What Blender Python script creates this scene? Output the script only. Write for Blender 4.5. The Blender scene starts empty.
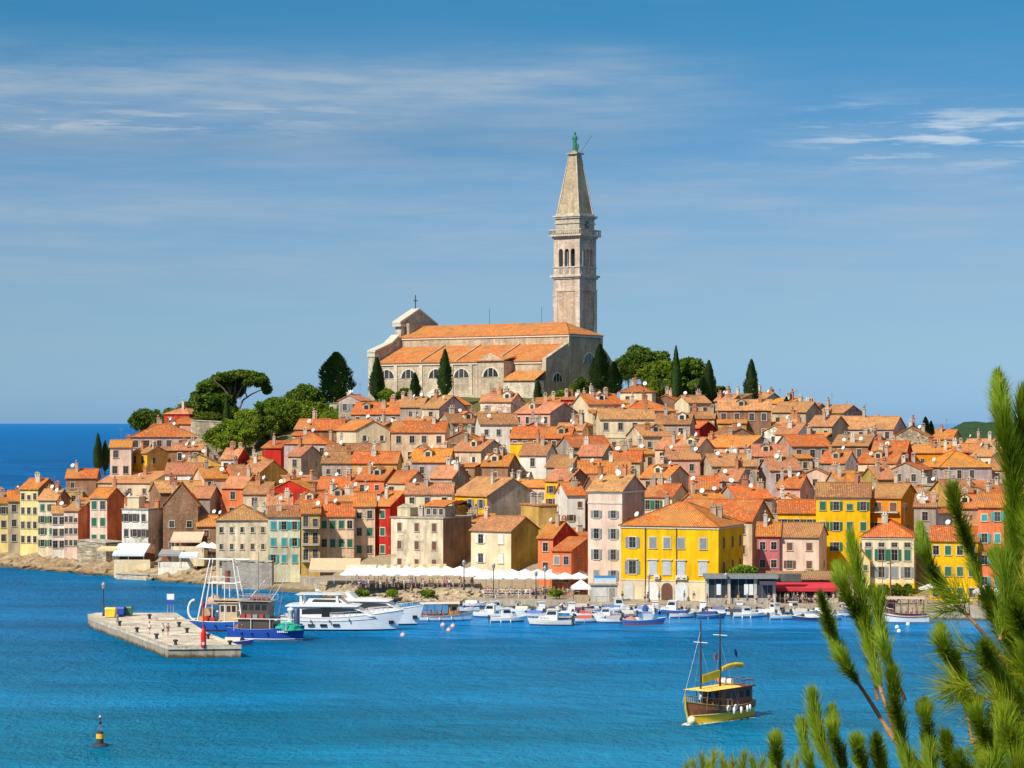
import bpy, math, random
from mathutils import Vector, Matrix, noise as mnoise

R = random.Random(11)
F, CX, HY, H = 2400.0, 512.0, 422.0, 31.0      # focal length in pixels, principal column, horizon row, eye height (m)
rad = math.radians
SC = bpy.context.scene
COL = SC.collection

# ------------------------------------------------------------------ camera
cam = bpy.data.cameras.new('camera'); camo = bpy.data.objects.new('camera', cam); COL.objects.link(camo)
camo.location = (0, 0, H); camo.rotation_euler = (rad(90), 0, 0)
cam.sensor_width = 36; cam.lens = 36 * F / 1024; cam.shift_y = (HY - 384) / 1024
cam.clip_start = 0.5; cam.clip_end = 90000
cam.dof.use_dof = True; cam.dof.focus_distance = 420; cam.dof.aperture_fstop = 45
SC.camera = camo
# ------------------------------------------------------------------ sun and sky
SUN_AZ, SUN_EL = -140.0, 42.0                   # compass angle from +Y (clockwise), elevation
sdir = Vector((math.sin(rad(SUN_AZ)) * math.cos(rad(SUN_EL)), math.cos(rad(SUN_AZ)) * math.cos(rad(SUN_EL)), math.sin(rad(SUN_EL))))
sl = bpy.data.lights.new('sun', 'SUN'); slo = bpy.data.objects.new('sun', sl); COL.objects.link(slo)
sl.energy = 4.9; sl.angle = rad(0.5); sl.color = (1.0, 0.93, 0.80)
slo.rotation_euler = (-sdir).to_track_quat('-Z', 'Y').to_euler(); slo.location = sdir * 300
SC.view_settings.view_transform = 'Standard'; SC.view_settings.look = 'None'
SC.view_settings.exposure = 0.14; SC.view_settings.gamma = 1.0; SC.view_settings.use_curve_mapping = False
SC.cycles.max_bounces = 6; SC.cycles.diffuse_bounces = 3; SC.cycles.glossy_bounces = 3
SC.cycles.transmission_bounces = 3; SC.cycles.transparent_max_bounces = 6
SC.cycles.use_denoising = True; SC.cycles.caustics_reflective = False; SC.cycles.caustics_refractive = False


class NT:
    """tiny helper for building node trees"""
    def __init__(s, tree):
        s.t = tree; s.t.nodes.clear()
    def n(s, typ, ins=None, **kw):
        nd = s.t.nodes.new(typ)
        for k, v in kw.items(): setattr(nd, k, v)
        for k, v in (ins or {}).items():
            sock = nd.inputs[k]
            if isinstance(v, bpy.types.NodeSocket): s.t.links.new(v, sock)
            else: sock.default_value = v
        return nd
    def math(s, op, a, b=0.0, c=0.0, clamp=False):
        return s.n('ShaderNodeMath', {0: a, 1: b, 2: c}, operation=op, use_clamp=clamp).outputs[0]
    def vm(s, op, a, b=(0, 0, 0), scale=None):
        nd = s.n('ShaderNodeVectorMath', {0: a, 1: b}, operation=op)
        if scale is not None:
            if isinstance(scale, bpy.types.NodeSocket): s.t.links.new(scale, nd.inputs['Scale'])
            else: nd.inputs['Scale'].default_value = scale
        return nd
    def noise(s, vec, scale, detail=4, rough=0.55, out='Fac'):
        return s.n('ShaderNodeTexNoise', {'Vector': vec, 'Scale': scale, 'Detail': detail, 'Roughness': rough}).outputs[out]
    def mr(s, v, a, b, c, d, smooth=False):
        return s.n('ShaderNodeMapRange', {'Value': v, 1: a, 2: b, 3: c, 4: d}, interpolation_type='SMOOTHSTEP' if smooth else 'LINEAR').outputs[0]
    def mix(s, f, a, b, mode='MIX'):
        nd = s.n('ShaderNodeMix', None, data_type='RGBA', blend_type=mode)
        for i, v in ((0, f), (6, a), (7, b)):
            if isinstance(v, bpy.types.NodeSocket): s.t.links.new(v, nd.inputs[i])
            else: nd.inputs[i].default_value = v if i == 0 else (tuple(v) + (1,))[:4]
        return nd.outputs[2]
    def mulv(s, col, val):
        c = s.n('ShaderNodeCombineColor', {0: val, 1: val, 2: val}).outputs[0]
        return s.mix(1.0, col, c, 'MULTIPLY')
    def out(s, shader, sock='Surface', typ='ShaderNodeOutputMaterial'):
        o = s.n(typ); s.t.links.new(shader, o.inputs[sock])


def build_world():
    w = bpy.data.worlds.new('World'); SC.world = w; w.use_nodes = True
    t = NT(w.node_tree)
    sky = t.n('ShaderNodeTexSky', sky_type='NISHITA', sun_disc=False)
    sky.sun_elevation = rad(SUN_EL); sky.sun_rotation = rad(SUN_AZ); sky.air_density = 1.0; sky.dust_density = 0.4; sky.ozone_density = 3.0
    tc = t.n('ShaderNodeTexCoord').outputs['Generated']
    sep = t.n('ShaderNodeSeparateXYZ', {0: tc})
    x, y, z = sep.outputs
    # clear-air colour by elevation
    ramp = t.n('ShaderNodeValToRGB', {0: t.mr(z, 0.0, 0.3, 0, 1)})
    cr = ramp.color_ramp
    stops = [(0.0, (0.41, 0.74, 1.42)), (0.10, (0.43, 0.66, 1.04)), (0.2, (0.42, 0.61, 0.88)), (0.38, (0.24, 0.54, 0.80)), (0.57, (0.14, 0.54, 0.74)), (1.0, (0.30, 0.60, 0.85))]
    while len(cr.elements) < len(stops): cr.elements.new(0.5)
    for e, (p, c) in zip(cr.elements, stops): e.position = p; e.color = c + (1,)
    base = t.mix(1.0, sky.outputs[0], ramp.outputs[0], 'MULTIPLY')
    # thin high cloud in flat streaks
    az = t.math('ARCTAN2', x, y)
    def streak(sx, sz, off, detail=6):
        v = t.n('ShaderNodeCombineXYZ', {0: t.math('MULTIPLY', az, sx), 1: t.math('MULTIPLY', z, sz), 2: off}).outputs[0]
        return t.noise(v, 1.0, detail, 0.6)
    def band(val, c, wd):
        d = t.math('DIVIDE', t.math('SUBTRACT', val, c), wd)
        return t.math('POWER', 2.718, t.math('MULTIPLY', t.math('MULTIPLY', d, d), -1.0))
    n1 = streak(9, 85, 3.1); n2 = streak(24, 260, 7.7); n3 = streak(5, 40, 1.3, 3); n4 = streak(24, 230, 12.2)
    veil = t.math('MULTIPLY', t.mr(n1, 0.25, 0.75, 0.30, 1, True), t.mr(n2, 0.25, 0.75, 0.55, 1))
    fade = t.mr(z, 0.0, 0.03, 0, 1)
    veil = t.math('MULTIPLY', veil, fade)
    lo = t.math('MULTIPLY', veil, t.math('ADD', t.math('MULTIPLY', band(z, 0.088, 0.036), 0.95), 0.10))
    # long bank high on the left
    wob = t.math('ADD', z, t.math('MULTIPLY', t.math('SUBTRACT', n3, 0.5), 0.03))
    bank = t.math('MULTIPLY', band(wob, 0.136, 0.0145), t.mr(az, 0.02, 0.13, 1, 0, True))
    bank = t.math('MULTIPLY', bank, t.math('MULTIPLY', t.mr(n1, 0.25, 0.6, 0.45, 1, True), t.mr(n4, 0.35, 0.6, 0.55, 1.0)))
    edge = t.math('MULTIPLY', t.math('MULTIPLY', band(wob, 0.124, 0.0035), t.mr(n4, 0.47, 0.56, 0, 1, True)), t.mr(az, -0.14, -0.02, 1, 0, True))
    # bright wisps on the right
    wisp = t.math('MULTIPLY', band(wob, 0.117, 0.011), t.mr(az, 0.09, 0.16, 0, 1, True))
    wisp = t.math('MULTIPLY', wisp, t.mr(n4, 0.48, 0.66, 0, 1, True))
    # shaded underside below the bank
    under = t.math('MULTIPLY', t.math('MULTIPLY', band(wob, 0.117, 0.010), t.mr(az, 0.0, 0.1, 1, 0, True)), 0.42)
    c1 = t.mix(t.math('MULTIPLY', under, t.mr(n1, 0.3, 0.6, 0.5, 1)), base, (1.15, 2.5, 4.1))
    amt = t.math('ADD', t.math('MULTIPLY', lo, 0.46), t.math('MULTIPLY', bank, 0.55), clamp=True)
    c2 = t.mix(amt, c1, (4.9, 5.45, 5.9))
    c2 = t.mix(t.math('MULTIPLY', edge, 0.35), c2, (6.2, 6.4, 6.6))
    c3 = t.mix(t.math('MULTIPLY', wisp, 0.62), c2, (7.0, 7.6, 8.0))
    c3 = t.mix(t.mr(z, 0.35, 0.75, 0, 0.8), c3, (5.6, 5.3, 4.9))          # pale warm tint added to the unseen overhead sky to fill the shade
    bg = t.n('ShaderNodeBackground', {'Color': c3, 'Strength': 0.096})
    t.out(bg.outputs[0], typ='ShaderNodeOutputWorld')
build_world()

# ------------------------------------------------------------------ materials
MATS = {}
def new_mat(name):
    m = bpy.data.materials.new(name); m.use_nodes = True; MATS[name] = m
    return NT(m.node_tree)

def bsdf(t, col, rough=0.8, bump=None, dist=0.02, **kw):
    ins = {'Base Color': col if isinstance(col, bpy.types.NodeSocket) else tuple(col) + (1,), 'Roughness': rough}
    if rough >= 0.75: ins['Specular IOR Level'] = 0.10      # chalky surfaces: hardly any sheen
    ins.update(kw)
    if bump is not None:
        ins['Normal'] = t.n('ShaderNodeBump', {'Height': bump, 'Strength': 1.0, 'Distance': dist}).outputs[0]
    return t.n('ShaderNodeBsdfPrincipled', ins).outputs[0]

def shifted(t):
    oi = t.n('ShaderNodeObjectInfo'); tc = t.n('ShaderNodeTexCoord')
    off = t.vm('SCALE', (37.0, 61.0, 23.0), scale=oi.outputs['Random']).outputs[0]
    return oi, tc, t.vm('ADD', tc.outputs['Object'], off).outputs[0]

def mk_plaster():
    t = new_mat('aged plaster'); oi, tc, p = shifted(t)
    big = t.noise(p, 0.28, 6); grain = t.noise(p, 5.0, 4, 0.7)
    st = t.noise(t.vm('MULTIPLY', p, (1.6, 1.6, 0.16)).outputs[0], 1.0, 5)
    c = t.mulv(oi.outputs['Color'], t.mr(big, 0.3, 0.7, 0.62, 1.16))
    c = t.mulv(c, t.mr(st, 0.3, 0.7, 0.70, 1.12)); c = t.mulv(c, t.mr(grain, 0.25, 0.75, 0.78, 1.16))
    patch = t.mr(t.noise(t.vm('ADD', p, (9, 4, 2)).outputs[0], 0.55, 5, 0.65), 0.58, 0.64, 0, 1)
    lost = t.math('MULTIPLY', patch, t.mr(oi.outputs['Random'], 0.2, 0.9, 0.0, 0.85))
    brick = t.mix(t.noise(p, 3.0, 3), (0.20, 0.15, 0.10), (0.44, 0.36, 0.26))
    c = t.mix(lost, c, brick)
    t.out(bsdf(t, c, 0.9, t.math('SUBTRACT', grain, lost), 0.03))

def mk_smooth():
    t = new_mat('painted plaster'); oi, tc, p = shifted(t)
    big = t.noise(p, 0.3, 6); grain = t.noise(p, 5.0, 4, 0.7)
    st = t.noise(t.vm('MULTIPLY', p, (1.6, 1.6, 0.14)).outputs[0], 1.0, 5)
    c = t.mulv(oi.outputs['Color'], t.mr(big, 0.3, 0.7, 0.74, 1.10))
    c = t.mulv(c, t.mr(st, 0.3, 0.7, 0.78, 1.08)); c = t.mulv(c, t.mr(grain, 0.25, 0.75, 0.92, 1.06))
    t.out(bsdf(t, c, 0.85, grain, 0.015))

def mk_stone(name, su, sv, amt):
    t = new_mat(name); oi, tc, p = shifted(t)
    s = t.n('ShaderNodeSeparateXYZ', {0: p})
    u = t.math('ADD', s.outputs[0], s.outputs[1])
    v = t.n('ShaderNodeCombineXYZ', {0: t.math('MULTIPLY', u, su), 1: t.math('MULTIPLY', s.outputs[2], sv), 2: 0.0}).outputs[0]
    vor = t.n('ShaderNodeTexVoronoi', {'Vector': v, 'Scale': 1.0, 'Randomness': 0.75})
    edge = t.n('ShaderNodeTexVoronoi', {'Vector': v, 'Scale': 1.0, 'Randomness': 0.75}, feature='DISTANCE_TO_EDGE').outputs['Distance']
    cv = t.n('ShaderNodeSeparateColor', {0: vor.outputs['Color']})
    big = t.noise(p, 0.2, 6); st = t.noise(t.vm('MULTIPLY', p, (1.2, 1.2, 0.12)).outputs[0], 1.0, 5)
    c = t.mulv(oi.outputs['Color'], t.mr(cv.outputs[0], 0, 1, 1 - amt, 1 + amt))
    c = t.mulv(c, t.mr(edge, 0.0, 0.12, 0.62 if amt > .11 else 0.78, 1.0)); c = t.mulv(c, t.mr(big, 0.3, 0.7, 0.68, 1.14)); c = t.mulv(c, t.mr(st, 0.3, 0.7, 0.70, 1.1))
    c = t.mix(t.mr(t.noise(p, 0.4, 5), 0.55, 0.7, 0, 0.35), c, (0.30, 0.20, 0.10))
    t.out(bsdf(t, c, 0.92, edge, 0.05))

def mk_tile():
    t = new_mat('clay roof tiles'); oi, tc, p = shifted(t)
    N = tc.outputs['Normal']
    ev = t.vm('NORMALIZE', t.vm('CROSS_PRODUCT', N, (0, 0, 1)).outputs[0]).outputs[0]
    sv = t.vm('CROSS_PRODUCT', N, ev).outputs[0]
    u = t.math('MULTIPLY', t.vm('DOT_PRODUCT', p, ev).outputs['Value'], 3.2)
    v = t.math('MULTIPLY', t.vm('DOT_PRODUCT', p, sv).outputs['Value'], 2.4)
    cell = t.n('ShaderNodeCombineXYZ', {0: t.math('FLOOR', u), 1: t.math('FLOOR', v), 2: 0.0}).outputs[0]
    wn = t.n('ShaderNodeTexWhiteNoise', {'Vector': cell}, noise_dimensions='2D').outputs['Value']
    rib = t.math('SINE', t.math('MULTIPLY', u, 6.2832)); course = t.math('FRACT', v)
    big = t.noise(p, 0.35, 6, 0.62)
    c = oi.outputs['Color']
    c = t.mix(t.mr(wn, 0.72, 1.0, 0, 0.75), c, (0.36, 0.11, 0.04)); c = t.mix(t.mr(wn, 0.0, 0.25, 0.6, 0), c, (0.74, 0.40, 0.15))
    c = t.mix(t.mr(big, 0.46, 0.68, 0, 0.72), c, (0.30, 0.17, 0.085)); c = t.mix(t.mr(t.noise(p, 0.16, 3), 0.52, 0.60, 0, 0.45), c, (0.56, 0.30, 0.10)); c = t.mix(t.mr(t.noise(p, 0.9, 5), 0.58, 0.72, 0, 0.5), c, (0.48, 0.34, 0.15))
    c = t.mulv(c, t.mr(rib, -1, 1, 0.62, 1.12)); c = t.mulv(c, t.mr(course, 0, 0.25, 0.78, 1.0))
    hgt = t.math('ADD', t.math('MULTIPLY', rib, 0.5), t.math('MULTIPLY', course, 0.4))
    t.out(bsdf(t, c, 0.85, hgt, 0.05))

def mk_simple(name, rough, lo, hi, scale, metallic=0.0, spec=0.5, bump=0.0):
    t = new_mat(name); oi, tc, p = shifted(t)
    n = t.noise(p, scale, 5, 0.6)
    c = t.mulv(oi.outputs['Color'], t.mr(n, 0.3, 0.7, lo, hi))
    t.out(bsdf(t, c, rough, n if bump else None, bump or 0.01, Metallic=metallic, **{'Specular IOR Level': spec}))

def mk_leaf(name, a, b, cc, sc, transl=0.25):
    t = new_mat(name); oi = t.n('ShaderNodeObjectInfo'); g = t.n('ShaderNodeNewGeometry')
    n = t.noise(g.outputs['Position'], sc, 4)
    c = t.mix(t.mr(n, 0.35, 0.65, 0, 1), a, b)
    c = t.mix(t.mr(g.outputs['Random Per Island'], 0.6, 1.0, 0, 0.7), c, cc)
    c = t.mix(1.0, c, oi.outputs['Color'], 'MULTIPLY')
    d = bsdf(t, c, 0.6, **{'Specular IOR Level': 0.25})
    tr = t.n('ShaderNodeBsdfTranslucent', {'Color': c}).outputs[0]
    t.out(t.n('ShaderNodeMixShader', {0: transl, 1: d, 2: tr}).outputs[0])

mk_plaster(); mk_smooth(); mk_tile()
mk_stone('rubble stone', 1.5, 2.6, 0.38); mk_stone('dressed stone', 0.9, 1.9, 0.10); mk_stone('brick wall', 3.5, 8.0, 0.3)
mk_simple('paint', 0.35, 0.86, 1.06, 1.5); mk_simple('matt paint', 0.7, 0.78, 1.1, 2.0); mk_simple('canvas', 0.9, 0.86, 1.06, 1.2)
mk_simple('metal', 0.4, 0.8, 1.1, 3.0, metallic=0.6); mk_simple('wood', 0.6, 0.65, 1.2, 2.5); mk_simple('skin', 0.6, 0.95, 1.05, 3.0)
mk_simple('net', 0.95, 0.4, 1.4, 7.0, bump=0.1); mk_simple('bark', 0.95, 0.6, 1.3, 5.0, bump=0.03); mk_simple('gelcoat', 0.22, 0.93, 1.03, 1.0)
mk_simple('copper', 0.7, 0.6, 1.3, 2.0)
mk_leaf('leaf', (0.045, 0.095, 0.010), (0.150, 0.220, 0.016), (0.22, 0.27, 0.03), 0.30, 0.32)
mk_leaf('cypress leaf', (0.022, 0.060, 0.014), (0.055, 0.110, 0.022), (0.085, 0.14, 0.03), 0.5, 0.12)
mk_leaf('needle', (0.095, 0.205, 0.008), (0.240, 0.360, 0.012), (0.46, 0.46, 0.035), 3.0, 0.42)

def mk_glass():
    t = new_mat('window glass'); g = t.n('ShaderNodeObjectInfo')
    c = t.mix(g.outputs['Random'], (0.012, 0.014, 0.016), (0.06, 0.065, 0.07))
    t.out(bsdf(t, c, 0.12, **{'Specular IOR Level': 0.4}))
mk_glass()

def mk_rock(name, a, b, wet=True):
    t = new_mat(name); g = t.n('ShaderNodeNewGeometry'); p = g.outputs['Position']
    z = t.n('ShaderNodeSeparateXYZ', {0: p}).outputs[2]
    n = t.noise(p, 0.8, 7, 0.65)
    c = t.mix(t.mr(n, 0.3, 0.7, 0, 1), a, b)
    c = t.mix(t.mr(g.outputs['Random Per Island'], 0.5, 1, 0, 0.5), c, (0.50, 0.40, 0.26))
    if wet:   # tide line: weed and wet stone just above the water
        c = t.mix(t.mr(t.math('ADD', z, t.math('MULTIPLY', n, 0.8)), 0.55, 1.0, 0.85, 0), c, (0.075, 0.055, 0.025))
    t.out(bsdf(t, c, 0.9, n, 0.25))
mk_rock('shore rock', (0.17, 0.115, 0.065), (0.44, 0.32, 0.19)); mk_rock('riprap rock', (0.26, 0.20, 0.13), (0.56, 0.46, 0.31))

def mk_ground():
    t = new_mat('hillside ground'); p = t.n('ShaderNodeNewGeometry').outputs['Position']
    z = t.n('ShaderNodeSeparateXYZ', {0: p}).outputs[2]
    n = t.noise(p, 0.12, 7); m = t.noise(p, 0.9, 6)
    dirt = t.mix(m, (0.22, 0.17, 0.11), (0.40, 0.33, 0.23)); grass = t.mix(t.noise(p, 0.35, 6, 0.7), (0.035, 0.06, 0.012), (0.19, 0.17, 0.07))
    c = t.mix(t.mr(t.math('ADD', z, t.math('MULTIPLY', n, 14)), 27, 36, 0, 1), dirt, grass)
    c = t.mix(t.mr(t.math('ADD', z, m), 0.9, 1.4, 0.8, 0), c, (0.09, 0.07, 0.035))
    t.out(bsdf(t, c, 0.95, m, 0.2))
    t = new_mat('paving'); p = t.n('ShaderNodeNewGeometry').outputs['Position']
    br = t.n('ShaderNodeTexBrick', {'Vector': p, 'Scale': 0.8, 'Color1': (0.42, 0.36, 0.28, 1), 'Color2': (0.33, 0.28, 0.21, 1), 'Mortar': (0.26, 0.22, 0.17, 1), 'Mortar Size': 0.015})
    c = t.mulv(br.outputs[0], t.mr(t.noise(p, 0.35, 6), 0.3, 0.7, 0.75, 1.2))
    z = t.n('ShaderNodeSeparateXYZ', {0: p}).outputs[2]
    c = t.mix(t.mr(t.math('ADD', z, t.noise(p, 1.2, 4)), 0.65, 1.0, 0.9, 0), c, (0.06, 0.05, 0.025))
    t.out(bsdf(t, c, 0.85))
    t = new_mat('far woodland'); p = t.n('ShaderNodeNewGeometry').outputs['Position']
    n = t.noise(p, 0.03, 8, 0.7); m = t.noise(p, 0.09, 6, 0.7)
    c = t.mix(t.mr(n, 0.35, 0.65, 0, 1), (0.030, 0.075, 0.035), (0.075, 0.14, 0.05))
    t.out(bsdf(t, c, 0.95, m, 12.0))
mk_ground()

def mk_water():
    t = new_mat('sea water'); p = t.n('ShaderNodeNewGeometry').outputs['Position']
    s = t.n('ShaderNodeSeparateXYZ', {0: p}); y = s.outputs[1]
    flat = t.vm('MULTIPLY', p, (1, 1, 0)).outputs[0]
    big = t.noise(t.vm('MULTIPLY', flat, (0.012, 0.035, 0)).outputs[0], 1.0, 5)
    mid = t.noise(t.vm('MULTIPLY', flat, (0.05, 0.10, 0)).outputs[0], 1.0, 5, 0.6)
    # sheltered harbour water greener and clearer, open sea deeper blue
    near = t.mr(t.math('ADD', y, t.math('MULTIPLY', big, 120)), 270, 420, 0, 1)
    c = t.mix(near, (0.000, 0.350, 0.650), (0.000, 0.265, 0.660))
    c = t.mix(t.mr(y, 450, 1200, 0, 1), c, (0.000, 0.170, 0.520))
    c = t.mulv(c, t.mr(mid, 0.32, 0.68, 0.82, 1.16)); c = t.mulv(c, t.mr(big, 0.35, 0.65, 0.93, 1.06))
    h0 = t.noise(t.vm('MULTIPLY', flat, (1.2, 0.75, 0)).outputs[0], 1.0, 5, 0.72)
    h1 = t.noise(t.vm('MULTIPLY', flat, (0.46, 0.34, 0)).outputs[0], 1.0, 5, 0.65)
    h2 = t.noise(t.vm('MULTIPLY', flat, (0.11, 0.085, 0)).outputs[0], 1.0, 3, 0.5)
    shelter = t.mr(t.math('ADD', y, t.math('MULTIPLY', mid, 50)), 352, 398, 1.0, 0.07, True)
    shelter = t.math('MAXIMUM', shelter, t.mr(t.math('ADD', s.outputs[0], t.math('MULTIPLY', mid, 20)), -45, 0, 1.0, 0.0, True))
    calm = t.math('MULTIPLY', t.mr(big, 0.35, 0.62, 1.1, 0.5), shelter)
    hh = t.math('MULTIPLY', t.math('ADD', t.math('ADD', t.math('MULTIPLY', h1, 1.25), t.math('MULTIPLY', h2, 0.9)), t.math('MULTIPLY', h0, 0.85)), calm)
    nrm = t.n('ShaderNodeBump', {'Height': hh, 'Strength': 1.0, 'Distance': 4.2}).outputs[0]
    fr = t.math('MULTIPLY', t.n('ShaderNodeFresnel', {'IOR': 1.33, 'Normal': nrm}).outputs[0], t.mr(shelter, 0.1, 0.8, 0.95, 0.56))
    d = t.n('ShaderNodeBsdfDiffuse', {'Color': c, 'Normal': nrm}).outputs[0]
    g = t.n('ShaderNodeBsdfGlossy', {'Color': (0.74, 0.90, 1.0, 1), 'Roughness': 0.07, 'Normal': nrm}).outputs[0]
    t.out(t.n('ShaderNodeMixShader', {0: fr, 1: d, 2: g}).outputs[0])
mk_water()

# ------------------------------------------------------------------ mesh helpers
class MB:
    def __init__(s): s.v = []; s.f = []; s.m = []; s.s = []
    def add(s, vs, fs, mi=0, smooth=False):
        o = len(s.v); s.v += [tuple(v) for v in vs]
        for f in fs: s.f.append(tuple(i + o for i in f)); s.m.append(mi); s.s.append(smooth)
        return s
    def box(s, x0, x1, y0, y1, z0, z1, mi=0):
        vs = [(x, y, z) for z in (z0, z1) for y in (y0, y1) for x in (x0, x1)]
        return s.add(vs, [(0, 2, 3, 1), (4, 5, 7, 6), (0, 1, 5, 4), (2, 6, 7, 3), (0, 4, 6, 2), (1, 3, 7, 5)], mi)
    def prism(s, poly, a0, a1, axis='x', mi=0):
        """polygon (p, q) swept along an axis: x -> (y, z); y -> (x, z); z -> (x, y)"""
        n = len(poly); mk = {'x': lambda a, p: (a, p[0], p[1]), 'y': lambda a, p: (p[0], a, p[1]), 'z': lambda a, p: (p[0], p[1], a)}[axis]
        vs = [mk(a0, p) for p in poly] + [mk(a1, p) for p in poly]
        return s.add(vs, [tuple(range(n))[::-1], tuple(range(n, 2 * n))] + [(i, (i + 1) % n, (i + 1) % n + n, i + n) for i in range(n)], mi)
    def tube(s, p, q, r, r2=None, n=6, mi=0, smooth=True):
        p, q = Vector(p), Vector(q); r2 = r if r2 is None else r2
        d = (q - p).normalized(); a = d.orthogonal().normalized(); b = d.cross(a)
        vs = [p + (a * math.cos(i * 2 * math.pi / n) + b * math.sin(i * 2 * math.pi / n)) * r for i in range(n)]
        vs += [q + (a * math.cos(i * 2 * math.pi / n) + b * math.sin(i * 2 * math.pi / n)) * r2 for i in range(n)]
        s.add(vs, [(i, (i + 1) % n, (i + 1) % n + n, i + n) for i in range(n)], mi, smooth)
        return s.add(vs, [tuple(range(n))[::-1], tuple(range(n, 2 * n))], mi)
    def path(s, pts, r, n=6, mi=0, r2=None):
        k = len(pts) - 1
        for i in range(k):
            ra = r if r2 is None else r + (r2 - r) * i / k; rb = r if r2 is None else r + (r2 - r) * (i + 1) / k
            s.tube(pts[i], pts[i + 1], ra, rb, n, mi)
        return s
    def lathe(s, prof, n=12, c=(0, 0, 0), mi=0, smooth=True, sx=1, sy=1):
        vs = []; k = len(prof)
        for r, z in prof:
            for i in range(n):
                a = 2 * math.pi * i / n; vs.append((c[0] + r * sx * math.cos(a), c[1] + r * sy * math.sin(a), c[2] + z))
        fs = [(j * n + i, j * n + (i + 1) % n, (j + 1) * n + (i + 1) % n, (j + 1) * n + i) for j in range(k - 1) for i in range(n)]
        s.add(vs, fs, mi, smooth)
        return s.add(vs[:n] + vs[-n:], [tuple(range(n))[::-1], tuple(range(n, 2 * n))], mi)
    def mesh(s, name, *mats):
        me = bpy.data.meshes.new(name); me.from_pydata(s.v, [], s.f)
        me.polygons.foreach_set('material_index', s.m); me.polygons.foreach_set('use_smooth', s.s)
        for m in mats: me.materials.append(MATS[m])
        me.update(); return me

def rgba(c): return (c[0], c[1], c[2], 1)
def put(name, me, parent=None, col=None, loc=(0, 0, 0), rz=0.0, scale=None, label=None):
    o = bpy.data.objects.new(name, me); COL.objects.link(o)
    o.location = loc; o.rotation_euler = (0, 0, rz)
    if scale is not None: o.scale = (scale,) * 3 if not hasattr(scale, '__len__') else scale
    if parent is not None: o.parent = parent
    if col is not None: o.color = rgba(col)
    if label: o['label'] = label
    return o
def part(name, mb, mats, parent, col=None, **kw):
    return put(name, mb.mesh(name, *([mats] if isinstance(mats, str) else mats)), parent, col, **kw)
def tag(o, label=None, cat=None, group=None, kind=None):
    for k, v in (('label', label), ('category', cat), ('group', group), ('kind', kind)):
        if v: o[k] = v
    return o
def thing(name, label, cat, loc, rz=0.0, group=None):
    return tag(put(name, None, None, None, loc, rz), label, cat, group)
def copy_tree(o, parent=None):
    c = o.copy(); COL.objects.link(c)
    if parent is not None: c.parent = parent
    for ch in list(o.children): copy_tree(ch, c)
    return c
def recolour(o, name, col):
    for c in o.children:
        if c.name.split('.')[0] == name: c.color = rgba(col)
ORD = ['first', 'second', 'third', 'fourth', 'fifth', 'sixth', 'seventh', 'eighth', 'ninth', 'tenth', 'eleventh', 'twelfth', 'thirteenth', 'fourteenth', 'fifteenth', 'sixteenth', 'seventeenth', 'eighteenth', 'nineteenth', 'twentieth', 'twenty-first', 'twenty-second', 'twenty-third', 'twenty-fourth', 'twenty-fifth', 'twenty-sixth', 'twenty-seventh', 'twenty-eighth', 'twenty-ninth', 'thirtieth']
CACHE = {}
def cached(key, fn):
    if key not in CACHE: CACHE[key] = fn()
    return CACHE[key]
def interp(tab, x):
    if x <= tab[0][0]: return tab[0][1:]
    for a, b in zip(tab, tab[1:]):
        if x <= b[0]:
            f = (x - a[0]) / (b[0] - a[0]); f2 = f * f * (3 - 2 * f) * 0.5 + f * 0.5
            return tuple(p + (q - p) * f2 for p, q in zip(a[1:], b[1:]))
    return tab[-1][1:]
def pt(px, d, z): return Vector(((px - CX) / F * d, d, z))
def dist_at(py, z=0.0): return F * (H - z) / (py - HY)

# ------------------------------------------------------------------ ground, sea, far hill
# bearing column: shoreline distance, distance from shore to ridge, ridge height, plateau width
SHORE = [(-400, 640, 40, 3, 10), (-100, 545, 42, 4, 12), (0, 515, 45, 6, 14), (60, 500, 50, 9, 14), (100, 488, 70, 17, 16), (140, 476, 95, 21, 22), (172, 468, 112, 24, 30), (205, 459, 130, 29.5, 40),
         (300, 434, 160, 34.5, 60), (345, 420, 172, 36, 90), (420, 410, 180, 37, 100), (500, 402, 186, 37, 100), (560, 398, 190, 37, 100), (640, 393, 190, 36.5, 90), (700, 391, 188, 35, 50), (780, 388, 185, 31, 40),
         (860, 383, 185, 26, 40), (940, 377, 180, 21, 40), (1024, 372, 172, 18, 40), (1200, 362, 160, 16, 40), (1500, 350, 150, 14, 40)]
def colof(x, y): return CX + F * x / y
def shore(px): return interp(SHORE, px)
def ground_pt(px, d):
    S, tr, hr, pw = shore(px); t = d - S
    rocky = 1 - min(1, max(0, (px - 200) / 60))
    if t < 0: return max(-6.0, t * 0.8 - 0.4)
    lip = 1.0 + 0.6 * rocky; run = 12 + 10 * (1 - rocky)
    if t < run: return -0.4 + (lip + 0.4) * min(1, t / 5.0)
    if t < tr: return lip + (hr - lip) * ((t - run) / (tr - run)) ** 0.93
    if t < tr + pw: return hr
    return max(-6.0, hr - (t - tr - pw) * 0.42)
def ground_at(x, y): return ground_pt(colof(x, y), y)

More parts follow.
